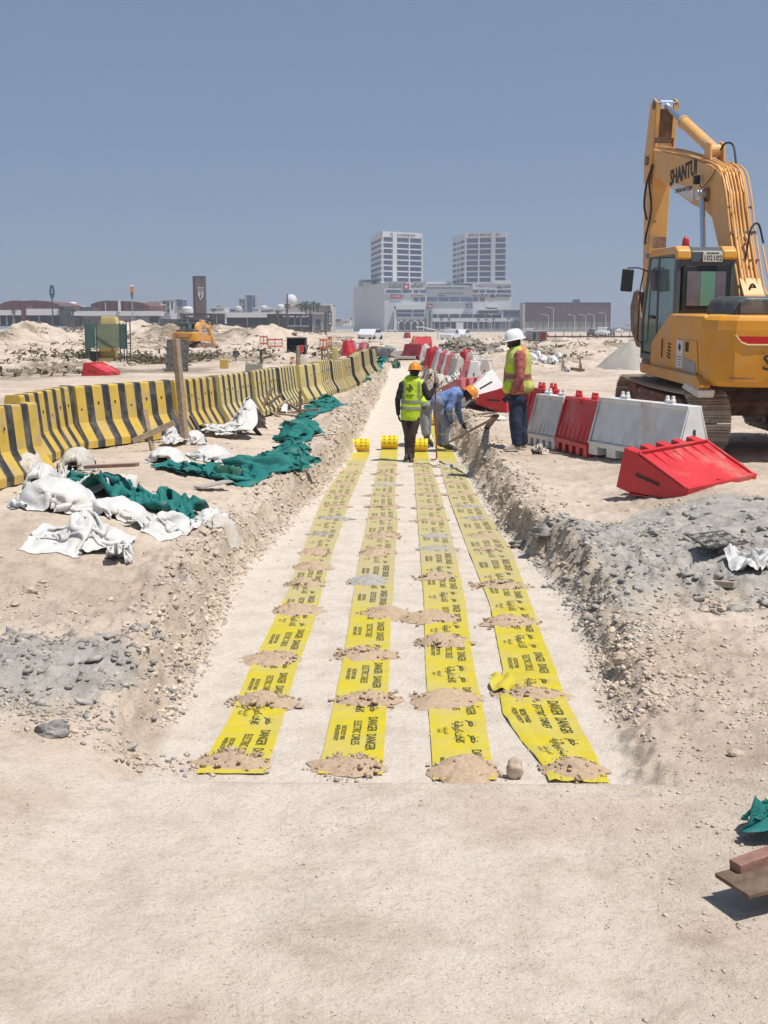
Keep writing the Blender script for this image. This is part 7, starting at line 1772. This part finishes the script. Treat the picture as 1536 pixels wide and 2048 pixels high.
# ---- towers
def tower(label, FL, FR, BL, ztop, zbase, cols, pier, nfl, side_cols, sign, proud_right):
    """FL, FR, BL: plan corners (front left, front right, back left)"""
    t = empty('tower_block', (FL[0], FL[1], 0), label=label, cat='tower building', group='white towers above the mall')
    FL = Vector(FL); FR = Vector(FR); BL = Vector(BL); BR = FR + (BL - FL)
    o2 = lambda v: (v.x - FL.x, v.y - FL.y)
    mb = MB(); mb.prism([o2(FL), o2(FR), o2(BR), o2(BL)], 'z', zbase, ztop); mb.build('tower_body', M_bw, t)
    d = (FR - FL); L = d.length; d.normalize(); n = Vector((d.y, -d.x)); fh = (ztop - 2.9 - zbase) / nfl
    rz = math.atan2(d.y, d.x)
    def fbox(name, u0, u1, z0, z1, dep, mt, off=0.0):
        c = (d * (u0 + u1) / 2 * L + n * (dep / 2 + off)); return MB().box((0, 0, 0), ((u1 - u0) * L, dep, z1 - z0)).build(name, mt, t, (c.x, c.y, (z0 + z1) / 2), (0, 0, rz))
    for i in range(nfl):
        zb = zbase + fh * i
        for u0, u1 in cols: fbox('window', u0, u1, zb + fh * .22, zb + fh * 1.0, .12, M_bwin)
        fbox('floor_band', -.03 if not proud_right else .0, 1.0 if not proud_right else 1.03, zb, zb + fh * .22, .9, M_bw, .0)
    for u0, u1 in pier: fbox('pier', u0, u1, zbase, ztop - .2, 1.1, M_bw)
    fbox('parapet', 0, 1, ztop - 2.6, ztop, .8, M_bw)
    ds = (BL - FL); Ls = ds.length; ds.normalize(); ns = Vector((ds.y, -ds.x)) * -1
    if ns.x > 0: ns = -ns
    rs_ = math.atan2(ds.y, ds.x)
    for i in range(nfl):
        zb = zbase + fh * i
        for u0, u1 in side_cols:
            c = ds * (u0 + u1) / 2 * Ls + ns * .08; MB().box((0, 0, 0), ((u1 - u0) * Ls, .2, fh * .45)).build('side_window', M_bgd, t, (c.x, c.y, zb + fh * .62), (0, 0, rs_))
    k = FL.y / FPX
    m = text_mesh('tl', sign[0], 1.0, sign[1], .03); xs = [v.co.x for v in m.vertices]; ys = [v.co.y for v in m.vertices]; w_ = max(xs) - min(xs); h_ = max(ys) - min(ys)
    m.transform(Matrix.Diagonal((sign[3] * k / w_, 4.6 * k / h_, 1, 1))); c = d * sign[2] * L + n * 1.0
    o = place('roof_sign_lettering', m, t, (c.x, c.y, ztop - 1.45), (R(90), 0, rz)); o['kind'] = 'stuff'
    return t, d, n, L
A = lambda px, Y: (at(px, 656, Y).x, Y)
T1 = tower('left white tower of the mall, with a dark red roof sign ending in apartments', A(762.3, 652), A(842.4, 667), A(742, 690), at(817, 462.4, 652).z, at(817, 566, 652).z,
      [(.03, .25), (.36, .655), (.68, .97)], [(-.0, .025), (.255, .355), (.658, .68), (.975, 1.0)], 8, [(.04, .96)], ('TUSCAN APARTMENTS', mat('sign_maroon', (.20, .03, .05), .6), .50, 62), False)
T2 = tower('right white tower of the mall, with a university sign along its roof', A(930.7, 652), A(1011, 645), A(904, 684), at(817, 465.5, 652).z, at(817, 567, 652).z,
      [(.03, .31), (.35, .63), (.74, .97)], [(-.02, .02), (.315, .345), (.635, .735)], 8, [(.06, .40), (.50, .62), (.72, .95)], ('BRITISH UNIVERSITY OF BAHRAIN', mat('sign_maroon', (0, 0, 0)), .45, 62), True)
# ---- maroon building
M_rib = mat('rib_grey_brown', (.19, .15, .145), .8, .05)
YB = 600.0
t = bldg('long maroon clad building with pale ribs right of the mall', 1135, YB); f = F(t, YB)
f.box('wall', 1050, 1220.5, 606, 662, M_bcr, 0, 30); f.box('maroon_cladding', 1050, 1220.5, 606, 644, M_brw, -.6, -.02)
for i in range(14): f.box('pale_rib', 1052.5 + 12.1 * i, 1053.2 + 12.1 * i, 608, 644, M_rib, -.85, -.62)
for i in range(15): f.box('cladding_joint', 1050, 1220.5, 609 + 2.4 * i, 609.25 + 2.4 * i, M_bgd, -.66, -.605)
for i in range(14): f.win('base_window', 1053 + 12 * i, 1062 + 12 * i, 647, 651, M_bg, -.1); f.box('base_pier', 1062.5 + 12 * i, 1063.3 + 12 * i, 645, 661, M_bgd, -.4, 0)
f.box('roof_edge', 1049.5, 1221, 604.8, 606.2, M_bgd, -1, 30)
f.box('roof_tank', 1150.5, 1163.5, 598, 605, mat('tank_blue', (.04, .12, .22), .5), 8, 12)
for i in range(9): f.box('scaffold_board', 1045.5, 1049.3, 610 + 5.6 * i, 612.5 + 5.6 * i, M_bw, -1, 2); 
for i in range(8): f.box('balcony_slab', 1220.6, 1223.5, 609 + 5.6 * i, 611 + 5.6 * i, M_bw, -1, 2)
f.box('scaffold_post', 1046, 1047, 606, 660, M_bw, -1.3, -1.0)
# perimeter wall under both
t = bldg('low grey boundary wall running along the far side of the waste ground', 1130, 560, 'boundary_wall', 'wall'); F(t, 560).box('wall_panel', 870, 1420, 658, 663.5, M_bg, 0, .4); F(t, 560).box('coping', 870, 1420, 657.4, 658.2, M_bcr, -.1, .5)
# shed in front
ps = GP(1076, 681); t = empty('site_cabin', (at(1077, 656, ps.y).x, ps.y, 0), label='small grey site cabin with a red shutter right of the white helmet', cat='cabin'); f = F(t, ps.y)
f.box('cabin_wall', 1061, 1094, 662, 681, M_bg, 0, 6); f.box('roof', 1060, 1095, 660.5, 662.3, M_bw, -.4, 6.3); f.win('red_shutter', 1080, 1093, 666, 679, mat('shutter_red', (.30, .03, .035), .6), -.12); f.win('door', 1067, 1071, 666, 679, M_bgd, -.1)
for x_ in (1062.5, 1073, 1078): f.box('wall_rib', x_, x_ + .6, 663, 680.5, M_bw, -.15, 0)
# ---- strip of shops and domes on the left
YS = 300.0
def strip(label, px, parts, name='building', cat='building'):
    t = bldg(label, px, YS, name, cat); f = F(t, YS)
    for q in parts:
        if q[0] == 'w': f.win(q[1], *q[2:6], q[6])
        elif q[0] == 'b': f.box(q[1], *q[2:6], q[6], q[7] if len(q) > 7 else 0, q[8] if len(q) > 8 else 8)
        elif q[0] == 't': f.text(*q[1:6], q[6], -.8, wpx=q[7], bold=.03)
    return t, f
def dome(label, x0, x1, top, base, kinks):
    t = bldg(label, (x0 + x1) / 2, YS + 16); f = F(t, YS + 16)
    q = [(f.x(x), f.z(y)) for x, y in kinks]; q = [(f.x(x0), f.z(base))] + q + [(f.x(x1), f.z(base))]
    mb = MB(); mb.prism(q, 'y', 0, 22); mb.build('roof_shell', M_brick, t)
    n = 9
    for i in range(1, n):
        x = x0 + (x1 - x0) * i / n; f.box('roof_seam', x, x + .25, np.interp(x, [k[0] for k in kinks], [k[1] for k in kinks]) + .6, base, M_bgd, -.15, .02)
    return t, f
dome('leftmost brown domed hall roof behind the shops', -20, 121, 600, 621, [(-20, 614), (0, 608.5), (14, 603), (30, 600.5), (48, 601.5), (70, 600.3), (97, 602), (121, 609.5)])
dome('second brown domed hall roof behind the shops', 183, 299, 600, 621, [(183, 608), (196, 603.5), (212, 600.8), (240, 601.5), (270, 603), (285, 606), (299, 611)])
t, f = strip('long low shop row with white fascia at the far left', 60, [('b', 'wall', -20, 160, 631, 652, M_bgd), ('b', 'fascia', -20, 45, 620, 630.5, M_bw, -1, 6), ('b', 'fascia', 57, 124, 617.5, 630.5, M_bw, -1.4, 6), ('b', 'dark_pier', 46, 56, 611, 640, M_brw, -.6, 4), ('b', 'dark_tower', 124.5, 134.5, 611.5, 648, M_bgd, -2, 4), ('b', 'tower_cap', 124, 135, 611, 612.5, M_bg, -2.2, 4)])
for x_ in (1, 15, 28, 80, 106): f.box('column', x_, x_ + 2, 631, 650, M_bg, -.8, -.2)
for x_ in (3.5, 17.5, 30.5, 62, 83, 109): f.win('shop_glass', x_, x_ + 11, 633, 648, M_bwd, -.1)
t, f = strip('grey low shop row with ribbed wall between the two domes', 240, [('b', 'wall', 135, 330, 632, 655, M_bg, 1), ('b', 'fascia', 156, 320, 622, 631.5, M_bw, -1, 6), ('b', 'white_column', 240, 243.5, 601, 624, M_bw, -1.4, -.6), ('w', 'shop_glass', 300, 318, 633, 645, M_bwd), ('b', 'dark_roof_unit', 157, 182, 613.5, 621.5, M_bgd, 2, 8)])
for i in range(5): f.box('wall_rib', 160, 230, 635 + 3 * i, 635.6 + 3 * i, M_bgd, .85, 1)
t, f = strip('dark fronted shop with white lettered fascia below the tall pylon', 395, [('b', 'wall', 320, 452, 638, 660, M_bgd, .5), ('b', 'dark_fascia', 366, 421, 627, 637.5, M_bgd, -.5, 5), ('b', 'dark_fascia', 421.5, 451, 627.5, 640, mat('fascia_brown_grey', (.14, .12, .125), .7), -.3, 5), ('b', 'roof_edge', 366, 452, 625, 627, M_bw, -.8, 8), ('b', 'pilaster', 433.5, 435, 629, 648, M_bg, -.6, -.2), ('t', 'shop_lettering', 'Home Basics', 397, 632, 5.4, M_sgw, 47), ('b', 'white_pilaster', 451, 454.5, 626, 648, M_bw, -.9, 1)])
f.win('shop_glass', 372, 392, 640, 650, M_bwd); f.win('shop_glass', 396, 418, 640, 650, M_bwd)
t, f = strip('shop with broad white fascia and dark glass right of the pylon', 495, [('b', 'fascia', 453, 535, 625, 635, M_bw, -1, 6), ('b', 'wall', 454, 535, 635, 658, M_bgd, .4), ('w', 'shop_glass', 456, 493, 636.5, 646, M_bwd), ('w', 'shop_glass', 497, 533, 636.5, 646, M_bwd), ('b', 'pilaster', 494, 496, 635, 652, M_bg, -.3, .3)])
t, f = strip('dark grey shop with three glass bays and a round emblem', 580, [('b', 'wall', 535, 626, 628, 664, M_bgd, 0), ('b', 'roof_edge', 536, 606, 624.5, 627.8, M_bw, -.8, 8), ('t', 'shop_lettering', 'Lamar \uFEEE\uFEE7 \uFEAD\uFE8E\uFEE3\uFEFB', 593, 632.5, 4.6, M_sgw, 50), ('w', 'glass_bay', 573.5, 588, 636.5, 649.5, M_bwd), ('w', 'glass_bay', 591, 600, 636.5, 649.5, M_bwd), ('w', 'glass_bay', 603, 616.5, 636.5, 649.5, M_bwd), ('b', 'pilaster', 588.5, 590.2, 635, 650, M_bg, -.3, 0), ('b', 'pilaster', 600.8, 602.5, 635, 650, M_bg, -.3, 0), ('b', 'plinth', 572, 618, 650.5, 653, M_bg, -.4, 0)])
mb = MB(); mb.cyl((f.x(555.5), -.05, f.z(631.5)), (f.x(555.5), -.3, f.z(631.5)), .55, n=20); mb.build('round_emblem', M_sgk, t); f.text('emblem_letter', 'C', 555.5, 631.5, 5, M_sgw, -.4, bold=.03)
t, f = strip('grey concrete end building with a tall doorway', 640, [('b', 'wall', 625, 651, 627, 664, M_bg, -1, 8), ('w', 'doorway', 633, 642, 639, 660, M_bwd), ('b', 'fascia', 627, 648, 625, 628.5, M_bcr, -1.6, 6), ('b', 'dark_band', 650, 654, 624, 660, M_bgd, -1.2, 6)])
f.win('doorway', 633, 642, 639, 660, M_bgd, -1.15)
t = bldg('white villa block behind the palms with a black vertical sign', 640, YS + 30); f = F(t, YS + 30)
f.box('wall', 636, 666, 609, 664, M_bcr, 0, 12); f.box('upper_slab', 626, 666, 608, 611, M_bw, -1, 12); f.box('white_frame', 662, 666.5, 611, 664, M_bw, -1.2, 0); f.box('vertical_sign', 658, 664, 622.5, 652, M_sgk, -2.0, -1.3)
f.box('sign_mark', 660, 662, 626, 631, M_sgw, -2.1, -2.0); f.box('sign_mark', 660.3, 661.6, 633, 643, M_sgw, -2.1, -2.0); f.box('sign_mark', 659.5, 662.5, 645, 649, M_sgw, -2.1, -2.0)
# assorted buildings behind
def block(label, x0, x1, y0, y1, Y, mt, wins=(), extra=(), wm=M_bwd, group=None):
    t = bldg(label, (x0 + x1) / 2, Y, group=group); f = F(t, Y); f.box('wall', x0, x1, y0, y1, mt, 0, 14)
    f.box('parapet', x0 - .3, x1 + .3, y0 - .8, y0 + .5, M_bw, -.3, 14.2)
    for w_ in wins: f.win('window', *w_, wm)
    for e in extra: f.box(*e)
    return t
block('white stepped flat block left of the pylon, lower part', 296, 325, 601, 640, 420, M_bw, [(299, 303, 607, 611), (306, 310, 607, 611), (313, 317, 607, 611), (304, 310, 616, 619)])
block('taller pale flat block with balconies left of the pylon', 325, 345, 600, 648, 400, M_bg, [(327, 332, 604, 607), (327, 332, 612, 615), (327, 332, 620, 623), (336, 341, 606, 612), (336, 341, 617, 623)], [('balcony', 325, 333.5, 608.5, 610.5, M_bw, -1.2, 0), ('balcony', 325, 333.5, 616.5, 618.5, M_bw, -1.2, 0), ('balcony', 325, 333.5, 624.5, 626.5, M_bw, -1.2, 0)])
block('pale flat block with dark glass corner next to the pylon', 340, 357, 597, 648, 390, M_bw, [(344, 347, 603, 618)], [('glass_corner', 355, 366, 599, 612, M_bwin, -.5, 8), ('corner_wall', 357, 367, 612, 640, M_bg, -.2, 8)])
block('grey concrete half of the far office tower', 478.5, 494, 597, 628, 700, M_bg, [(480.5, 483, 601, 606), (486, 489, 601, 606), (480.5, 483, 610, 615), (486, 489, 610, 615)])
block('blue glass half of the far office tower', 491, 512, 589.5, 626, 690, M_bg, [(495, 505, 591, 624), (506, 511, 595, 624)], wm=mat('glass_steel_blue', (.035, .065, .13), .12, .2, .05, spec=.6))
for i, (x0, x1, y0, Y) in enumerate(((420, 450, 615, 520), (434, 444, 611, 540), (452, 478, 617, 560), (505, 520, 616, 540), (522, 548, 618, 500), (550, 560, 619, 480), (530, 536, 614, 560), (566, 600, 607, 460), (600, 636, 612, 430), (140, 150, 610, 420), (136, 156, 614, 440), (668, 683, 637, 520), (684, 700, 640, 560), (700, 706, 634, 600), (1224, 1252, 652, 900), (1250, 1275, 647, 950), (366, 386, 620, 430))):
    block('distant pale house, %s in the skyline row behind the shops and mall' % ORD[i], x0, x1, y0, 652, Y, [M_bw, M_bcr, M_bg][i % 3], [(x0 + 2 + 5 * k, x0 + 4 + 5 * k, y0 + 3, y0 + 6) for k in range(int((x1 - x0 - 3) / 5) + (1 if x1 - x0 < 8 else 0))], wm=M_bgd, group='distant houses along the skyline')
# water tanks / dish
for i, (px, py, Y) in enumerate(((145, 606, 418), (375, 616, 300), (477, 614, 500), (528, 613, 480), (562, 611, 400))):
    p = at(px, py, Y); t = MB().lathe([(1.2, 0), (1.3, .3), (1.3, 1.2), (.8, 1.6), (.0, 1.7)], 16).build('roof_tank', M_bw, None, (p.x, p.y, p.z - 1.3)); tag(t, 'white roof water tank, %s from the left on the skyline' % ORD[i], 'water tank', 'white water tanks on roofs')
    MB().cyl((0, 0, -3), (0, 0, 0), .3, n=8).build('tank_stand', M_bg, t)
p = at(582, 600, 420); t = MB().lathe([(.1, -2.2), (1.4, -1.7), (1.9, -.6), (1.9, .4), (1.3, 1.4), (.1, 1.9)], 18).build('white_dome', M_bw, None, p, smooth=True); tag(t, 'pale round water dome behind the palms', 'dome')
# pylon sign
t = bldg('tall brown pylon sign with a pale shield emblem', 399, YS - 6, 'pylon_sign', 'sign'); f = F(t, YS - 6)
M_py = mat('pylon_brown', (.085, .062, .055), .6, .15, .3); M_py2 = mat('pylon_brown_light', (.13, .10, .09), .6, .1, .3)
f.box('slab', 387.3, 411.5, 552.5, 640, M_py, 0, 1.6); f.box('front_panel', 392.5, 410.8, 553.5, 626, M_py2, -.15, -.01)
f.box('panel_groove', 404.6, 405, 555, 624, M_py, -.2, -.14); f.box('panel_groove', 398, 398.4, 592, 624, M_py, -.2, -.14); f.box('crown', 387, 411.8, 551.8, 553, M_bgd, -.2, 1.7)
f.text('pylon_lettering', 'BADER', 403, 575.5, 2.6, M_sgw, -.3, wpx=12, bold=.02)
mb = MB(); sh_ = [(398.2, 580), (408.2, 580), (408.4, 590), (406, 596), (403.2, 600), (400.4, 596), (398.0, 590)]; inn = [(399.2, 581), (407.2, 581), (407.4, 589.6), (405.3, 595), (403.2, 598.3), (401.1, 595), (399.0, 589.6)]
vs = [(f.x(a), -.30, f.z(b)) for a, b in sh_] + [(f.x(a), -.30, f.z(b)) for a, b in inn]; n_ = 7; mb.add(vs, [(i, (i + 1) % n_, n_ + (i + 1) % n_, n_ + i) for i in range(n_)]); mb.build('shield_outline', M_sgw, t)
f.text('shield_letters', 'FJ', 403.2, 588.5, 10, M_sgw, -.32, bold=.01, wpx=6.5)
# teal oval sign and orange pylon
t = bldg('teal oval sign on a dark mast above the left dome', 106, YS - 4, 'oval_sign', 'sign'); f = F(t, YS - 4)
mb = MB(); q = [(f.x(106) + .56 * math.cos(a), f.z(583) + 1.55 * math.sin(a)) for a in np.linspace(0, 2 * math.pi, 28, endpoint=False)]; mb.prism(q, 'y', 0, .5); mb.build('oval_board', M_teal, t); f.text('board_mark', 'S', 106.5, 582, 9, M_sgw, -.02, bold=.0, wpx=3); f.box('mast', 104.8, 106.8, 596, 652, M_bgd, .1, .4)
t = bldg('orange and white pylon sign between the domes', 265, YS - 4, 'orange_sign', 'sign'); f = F(t, YS - 4)
mb = MB(); mb.prism([(f.x(262), f.z(570)), (f.x(268.5), f.z(570)), (f.x(268), f.z(585)), (f.x(262.5), f.z(585))], 'y', 0, .5); mb.build('sign_box', M_sgo, t); f.box('white_cap', 262, 268.6, 569, 573, M_sgw, -.05, .55); mb = MB(); mb.prism([(f.x(262.7), f.z(585)), (f.x(267.9), f.z(585)), (f.x(266.4), f.z(597)), (f.x(264.2), f.z(597))], 'y', .02, .48); mb.build('taper', M_bgd, t); f.box('mast', 264.6, 266, 597, 652, M_bg, .1, .4)
for i, (px, y0, Y) in enumerate(((212, 605, YS - 3), (575, 588, 330))):
    t = bldg(['thin white flagpole before the second dome', 'tall dark mast rising above the palms'][i], px, Y, 'mast', 'mast'); F(t, Y).box('pole', px - .35 - i, px + .35 + i, y0, 660, [M_bw, M_bgd][i], 0, .2)

# ---- palms
M_trunk = mat('palm_trunk', (.12, .095, .07), .9, .2, 3); M_frond = mat('palm_frond', (.035, .055, .030), .8, .3, 3, color2=(.075, .10, .055))
def palm(px, py_top, Y, crown, label, seed, base=660):
    p = at(px, py_top, Y); g = G(p.x, Y) if Y < 280 else .3; h_ = p.z - g
    t = empty('palm_tree', (p.x, Y, g), label=label, cat='palm tree', group='palm trees in front of the shops and mall'); r = random.Random(seed)
    MB().tube([(0, 0, 0), (.1, 0, h_ * .5), (0, 0, h_)], [.26, .19, .15], 8).build('trunk', M_trunk, t)
    mb = MB()
    for i in range(30):
        a = r.random() * 6.28; el = r.uniform(-.5, 1.25); L = crown * r.uniform(.8, 1.1); pts = []
        for k in range(6):
            s_ = k / 5; pts.append(Vector((math.cos(a) * L * s_ * math.cos(el * (1 - s_ * .3)), math.sin(a) * L * s_ * math.cos(el), h_ + L * s_ * math.sin(el) - .65 * L * s_ * s_)))
        for k in range(5):
            p0, p1 = pts[k], pts[k + 1]; d = (p1 - p0).normalized(); sd = d.cross(Vector((0, 0, 1))).normalized(); w0 = .20 * crown * (1 - abs(k / 5 - .4))
            for s_ in (-1, 1):
                for j in range(2):
                    q0 = p0 + (p1 - p0) * (j * .5); q1 = p0 + (p1 - p0) * (j * .5 + .34); mb.add([q0, q1, q1 + sd * s_ * w0 + Vector((0, 0, -w0 * .6))], [(0, 1, 2)])
    mb.build('crown', M_frond, t, fix=False); return t
for i, (px, py, Y, c_) in enumerate(((28, 623, 292, 1.0), (145, 620, 292, 1.15), (150, 640, 285, 1.1), (275, 616, 300, 1.1), (362, 628, 292, 1.0), (573, 611, 296, 1.25), (556, 624, 293, .9), (603, 609, 315, 1.5), (611, 606, 312, 1.6), (620, 611, 318, 1.3), (627, 605, 316, 1.3), (633, 608, 300, 1.0), (636, 609, 320, 1.1), (575, 634, 292, .8), (428, 619, 330, .9), (651, 640, 292, 1.0))):
    palm(px, py, Y, c_, 'palm tree, %s from the left along the shop fronts' % ORD[i], i)
for i, (px, py) in enumerate(((808, 640), (820, 641), (838, 640), (850, 638), (883, 636.5), (898, 637), (957, 637.5), (973, 638.5), (987, 637.5), (1017, 637), (1031, 642))):
    palm(px, py, 618, 1.25, 'palm tree, %s from the left in front of the mall' % ORD[i], 40 + i)

# ---- lamps, cars
def lamp(px, py_top, py_base, label, side=-1, Y=None):
    p = GP(px, py_base) if Y is None else at(px, 656, Y); g = p.z if Y is None else .3; k = p.y / FPX; h_ = at(px, py_top, p.y).z - g
    t = empty('street_lamp', (p.x, p.y, g), label=label, cat='street lamp', group='street lamps before the maroon building and mall')
    MB().tube([(0, 0, 0), (0, 0, h_ * .97), (side * .4, 0, h_), (side * 2.0, 0, h_ + .35)], [.13, .09, .07, .05], 6).build('lamp_post', M_bw, t); MB().box((side * 2.3, 0, h_ + .38), (1.1, .3, .16)).build('lamp_head', M_bw, t)
for i, (px, y0, y1) in enumerate(((1097, 631, 660), (1106.5, 616, 660), (1149, 631, 660), (1171, 631, 660), (1188, 630, 660), (1211, 627, 660), (1245, 630, 660))): lamp(px, y0, y1, 'street lamp, %s from the left before the maroon building' % ORD[i], Y=520)
for i, (px, y0, y1) in enumerate(((876, 660, 684), (909, 658, 662), (957, 645, 662), (983, 645, 662), (1018, 640, 662))): lamp(px, y0, y1, 'pole lamp, %s from the left in front of the mall' % ORD[i], Y=430 if i else 170)
M_cw = mat('car_white', (.62, .63, .65), .3, .03, 1); M_cs = mat('car_silver', (.35, .36, .38), .3, .04, 1, metal=.3); M_cd = mat('car_dark', (.06, .07, .09), .3, .1, 1); M_tyre = mat('tyre_black', (.02, .02, .02), .8)
def car(px, py, rz, mt, label, kind=0, Y=None):
    p = GP(px, py) if Y is None else Vector((at(px, 656, Y).x, Y, G(at(px, 656, Y).x, Y))); t = empty('parked_car', p, (0, 0, rz), label=label, cat='car', group='vehicles parked before the mall')
    if kind == 0: prof = [(-2.2, .35), (-2.25, .75), (-2.0, .95), (-1.35, 1.0), (-.8, 1.48), (.7, 1.50), (1.5, 1.0), (2.1, .9), (2.25, .7), (2.2, .35)]; gl = [(-1.2, 1.02), (-.78, 1.42), (.66, 1.44), (1.32, 1.02)]
    else: prof = [(-2.5, .4), (-2.5, 1.0), (-.5, 1.05), (-.5, 1.7), (.9, 1.72), (1.5, 1.15), (2.4, 1.05), (2.5, .8), (2.45, .4)]; gl = [(-.38, 1.12), (-.38, 1.62), (.85, 1.64), (1.32, 1.14)]
    t.rotation_euler.z = rz + (1.25 if px < 1000 else 1.0) * (0 if abs(px - 783) < 2 or abs(px - 892) < 2 else 1); MB().prism(prof, 'y', -.86, .86).build('car_body', mt, t, bevel=.07); 
    for s in (-1, 1): MB().prism(gl, 'y', s * .865, s * .875).build('side_window', M_bwd, t)
    for x in (-1.4, 1.4):
        for s in (-1, 1): MB().cyl((x, s * .70, .33), (x, s * .90, .33), .33, n=16).build('wheel', M_tyre, t)
CL = [(727, 668, .3, M_cs, 0, 330), (735, 669.5, .2, M_cw, 0, 300), (742, 669, .1, M_cw, 0, 310), (748, 672, .05, M_cw, 0, 255), (733, 678, .1, M_cw, 0, 200), (744, 681.5, .0, M_cw, 0, 178), (738, 676, .1, M_cd, 0, 220), (1060, 668, .1, M_cw, 1, 330), (1052, 670, .3, M_cs, 0, 300), (1190, 684, .8, M_cd, 0, 250), (1205, 684, .2, M_cw, 1, 240), (1217, 682, .2, M_cd, 0, 260), (901, 679, .0, M_cw, 1, 190), (924, 680, .0, M_cw, 0, 200), (783, 662, .0, M_cw, 1, 560), (892, 661, 0, M_cw, 1, 560), (1240, 662, 0, M_cw, 0, 520)]
for i, (px, py, rz, m_, k_, Y) in enumerate(CL): car(px, py, rz, m_, '%s %s, %s in the list of vehicles from front left' % ({M_cw: 'white', M_cs: 'silver', M_cd: 'dark'}[m_], ['car', 'pickup truck'][k_], ORD[i]) if False else '%s %s parked %s' % ({M_cw: 'white', M_cs: 'silver', M_cd: 'dark'}[m_], ['car', 'pickup truck'][k_], ['at the back left of the car group', 'behind the car group left of the mall', 'beside the car group near the mall corner', 'rightmost in the car group left of the mall', 'in the middle row of the car group', 'nearest in the car group left of the trench end', 'inside the car group left of the mall', 'left of the site cabin', 'just left of the cabin behind the helmet', 'leftmost below the maroon building', 'in the middle below the maroon building', 'rightmost below the maroon building', 'left of the white box before the mall', 'right of the white box before the mall', 'before the mall entrance', 'before the mall colonnade', 'far right beyond the maroon building'][i]), k_, Y)
p = at(919, 668, 200); t = MB().box((0, 0, 1.2), (1.1, 1.1, 2.6)).build('white_booth', M_bw, None, (p.x, 200, G(p.x, 200)), bevel=.05); tag(t, 'narrow white booth on the sand before the mall', 'booth')
# utility fence line on the right
t = empty('wire_fence', (at(1250, 656, 205).x, 205, 0), label='low post-and-rail fence line across the far right waste ground', cat='fence')
for i in range(20): px = 1095 + i * 16.5; x = at(px, 656, 205).x; MB().box2((x - t.location.x - .05, 0, G(x, 205) - .2), (x - t.location.x + .05, .1, G(x, 205) + .9)).build('fence_post', M_woodd, t)
x0 = at(1095, 656, 205).x - t.location.x; x1 = at(1410, 656, 205).x - t.location.x; MB().box2((x0, 0, .9), (x1, .06, 1.15)).build('fence_rail', M_woodd, t)
# aerial mast far right
t = bldg('faint lattice mast on the skyline beyond the maroon building', 1244, 900, 'radio_mast', 'mast'); F(t, 900).box('pole', 1243.6, 1244.6, 628, 660, M_bg, 0, .4)
# ================================================================ AIR
m = bpy.data.materials.new('air_haze'); m.use_nodes = True; n_ = m.node_tree.nodes; n_.remove(n_['Principled BSDF'])
pv = n_.new('ShaderNodeVolumePrincipled'); pv.inputs['Color'].default_value = (.78, .86, 1.0, 1); pv.inputs['Density'].default_value = 0.00062; pv.inputs['Anisotropy'].default_value = .2
m.node_tree.links.new(pv.outputs[0], n_['Material Output'].inputs['Volume'])
hz = MB().box2((-1200, -120, -2.5), (1200, 3990, 80)).build('haze', m); tag(hz, 'thin pale dust haze over the whole site', 'haze', kind='stuff')
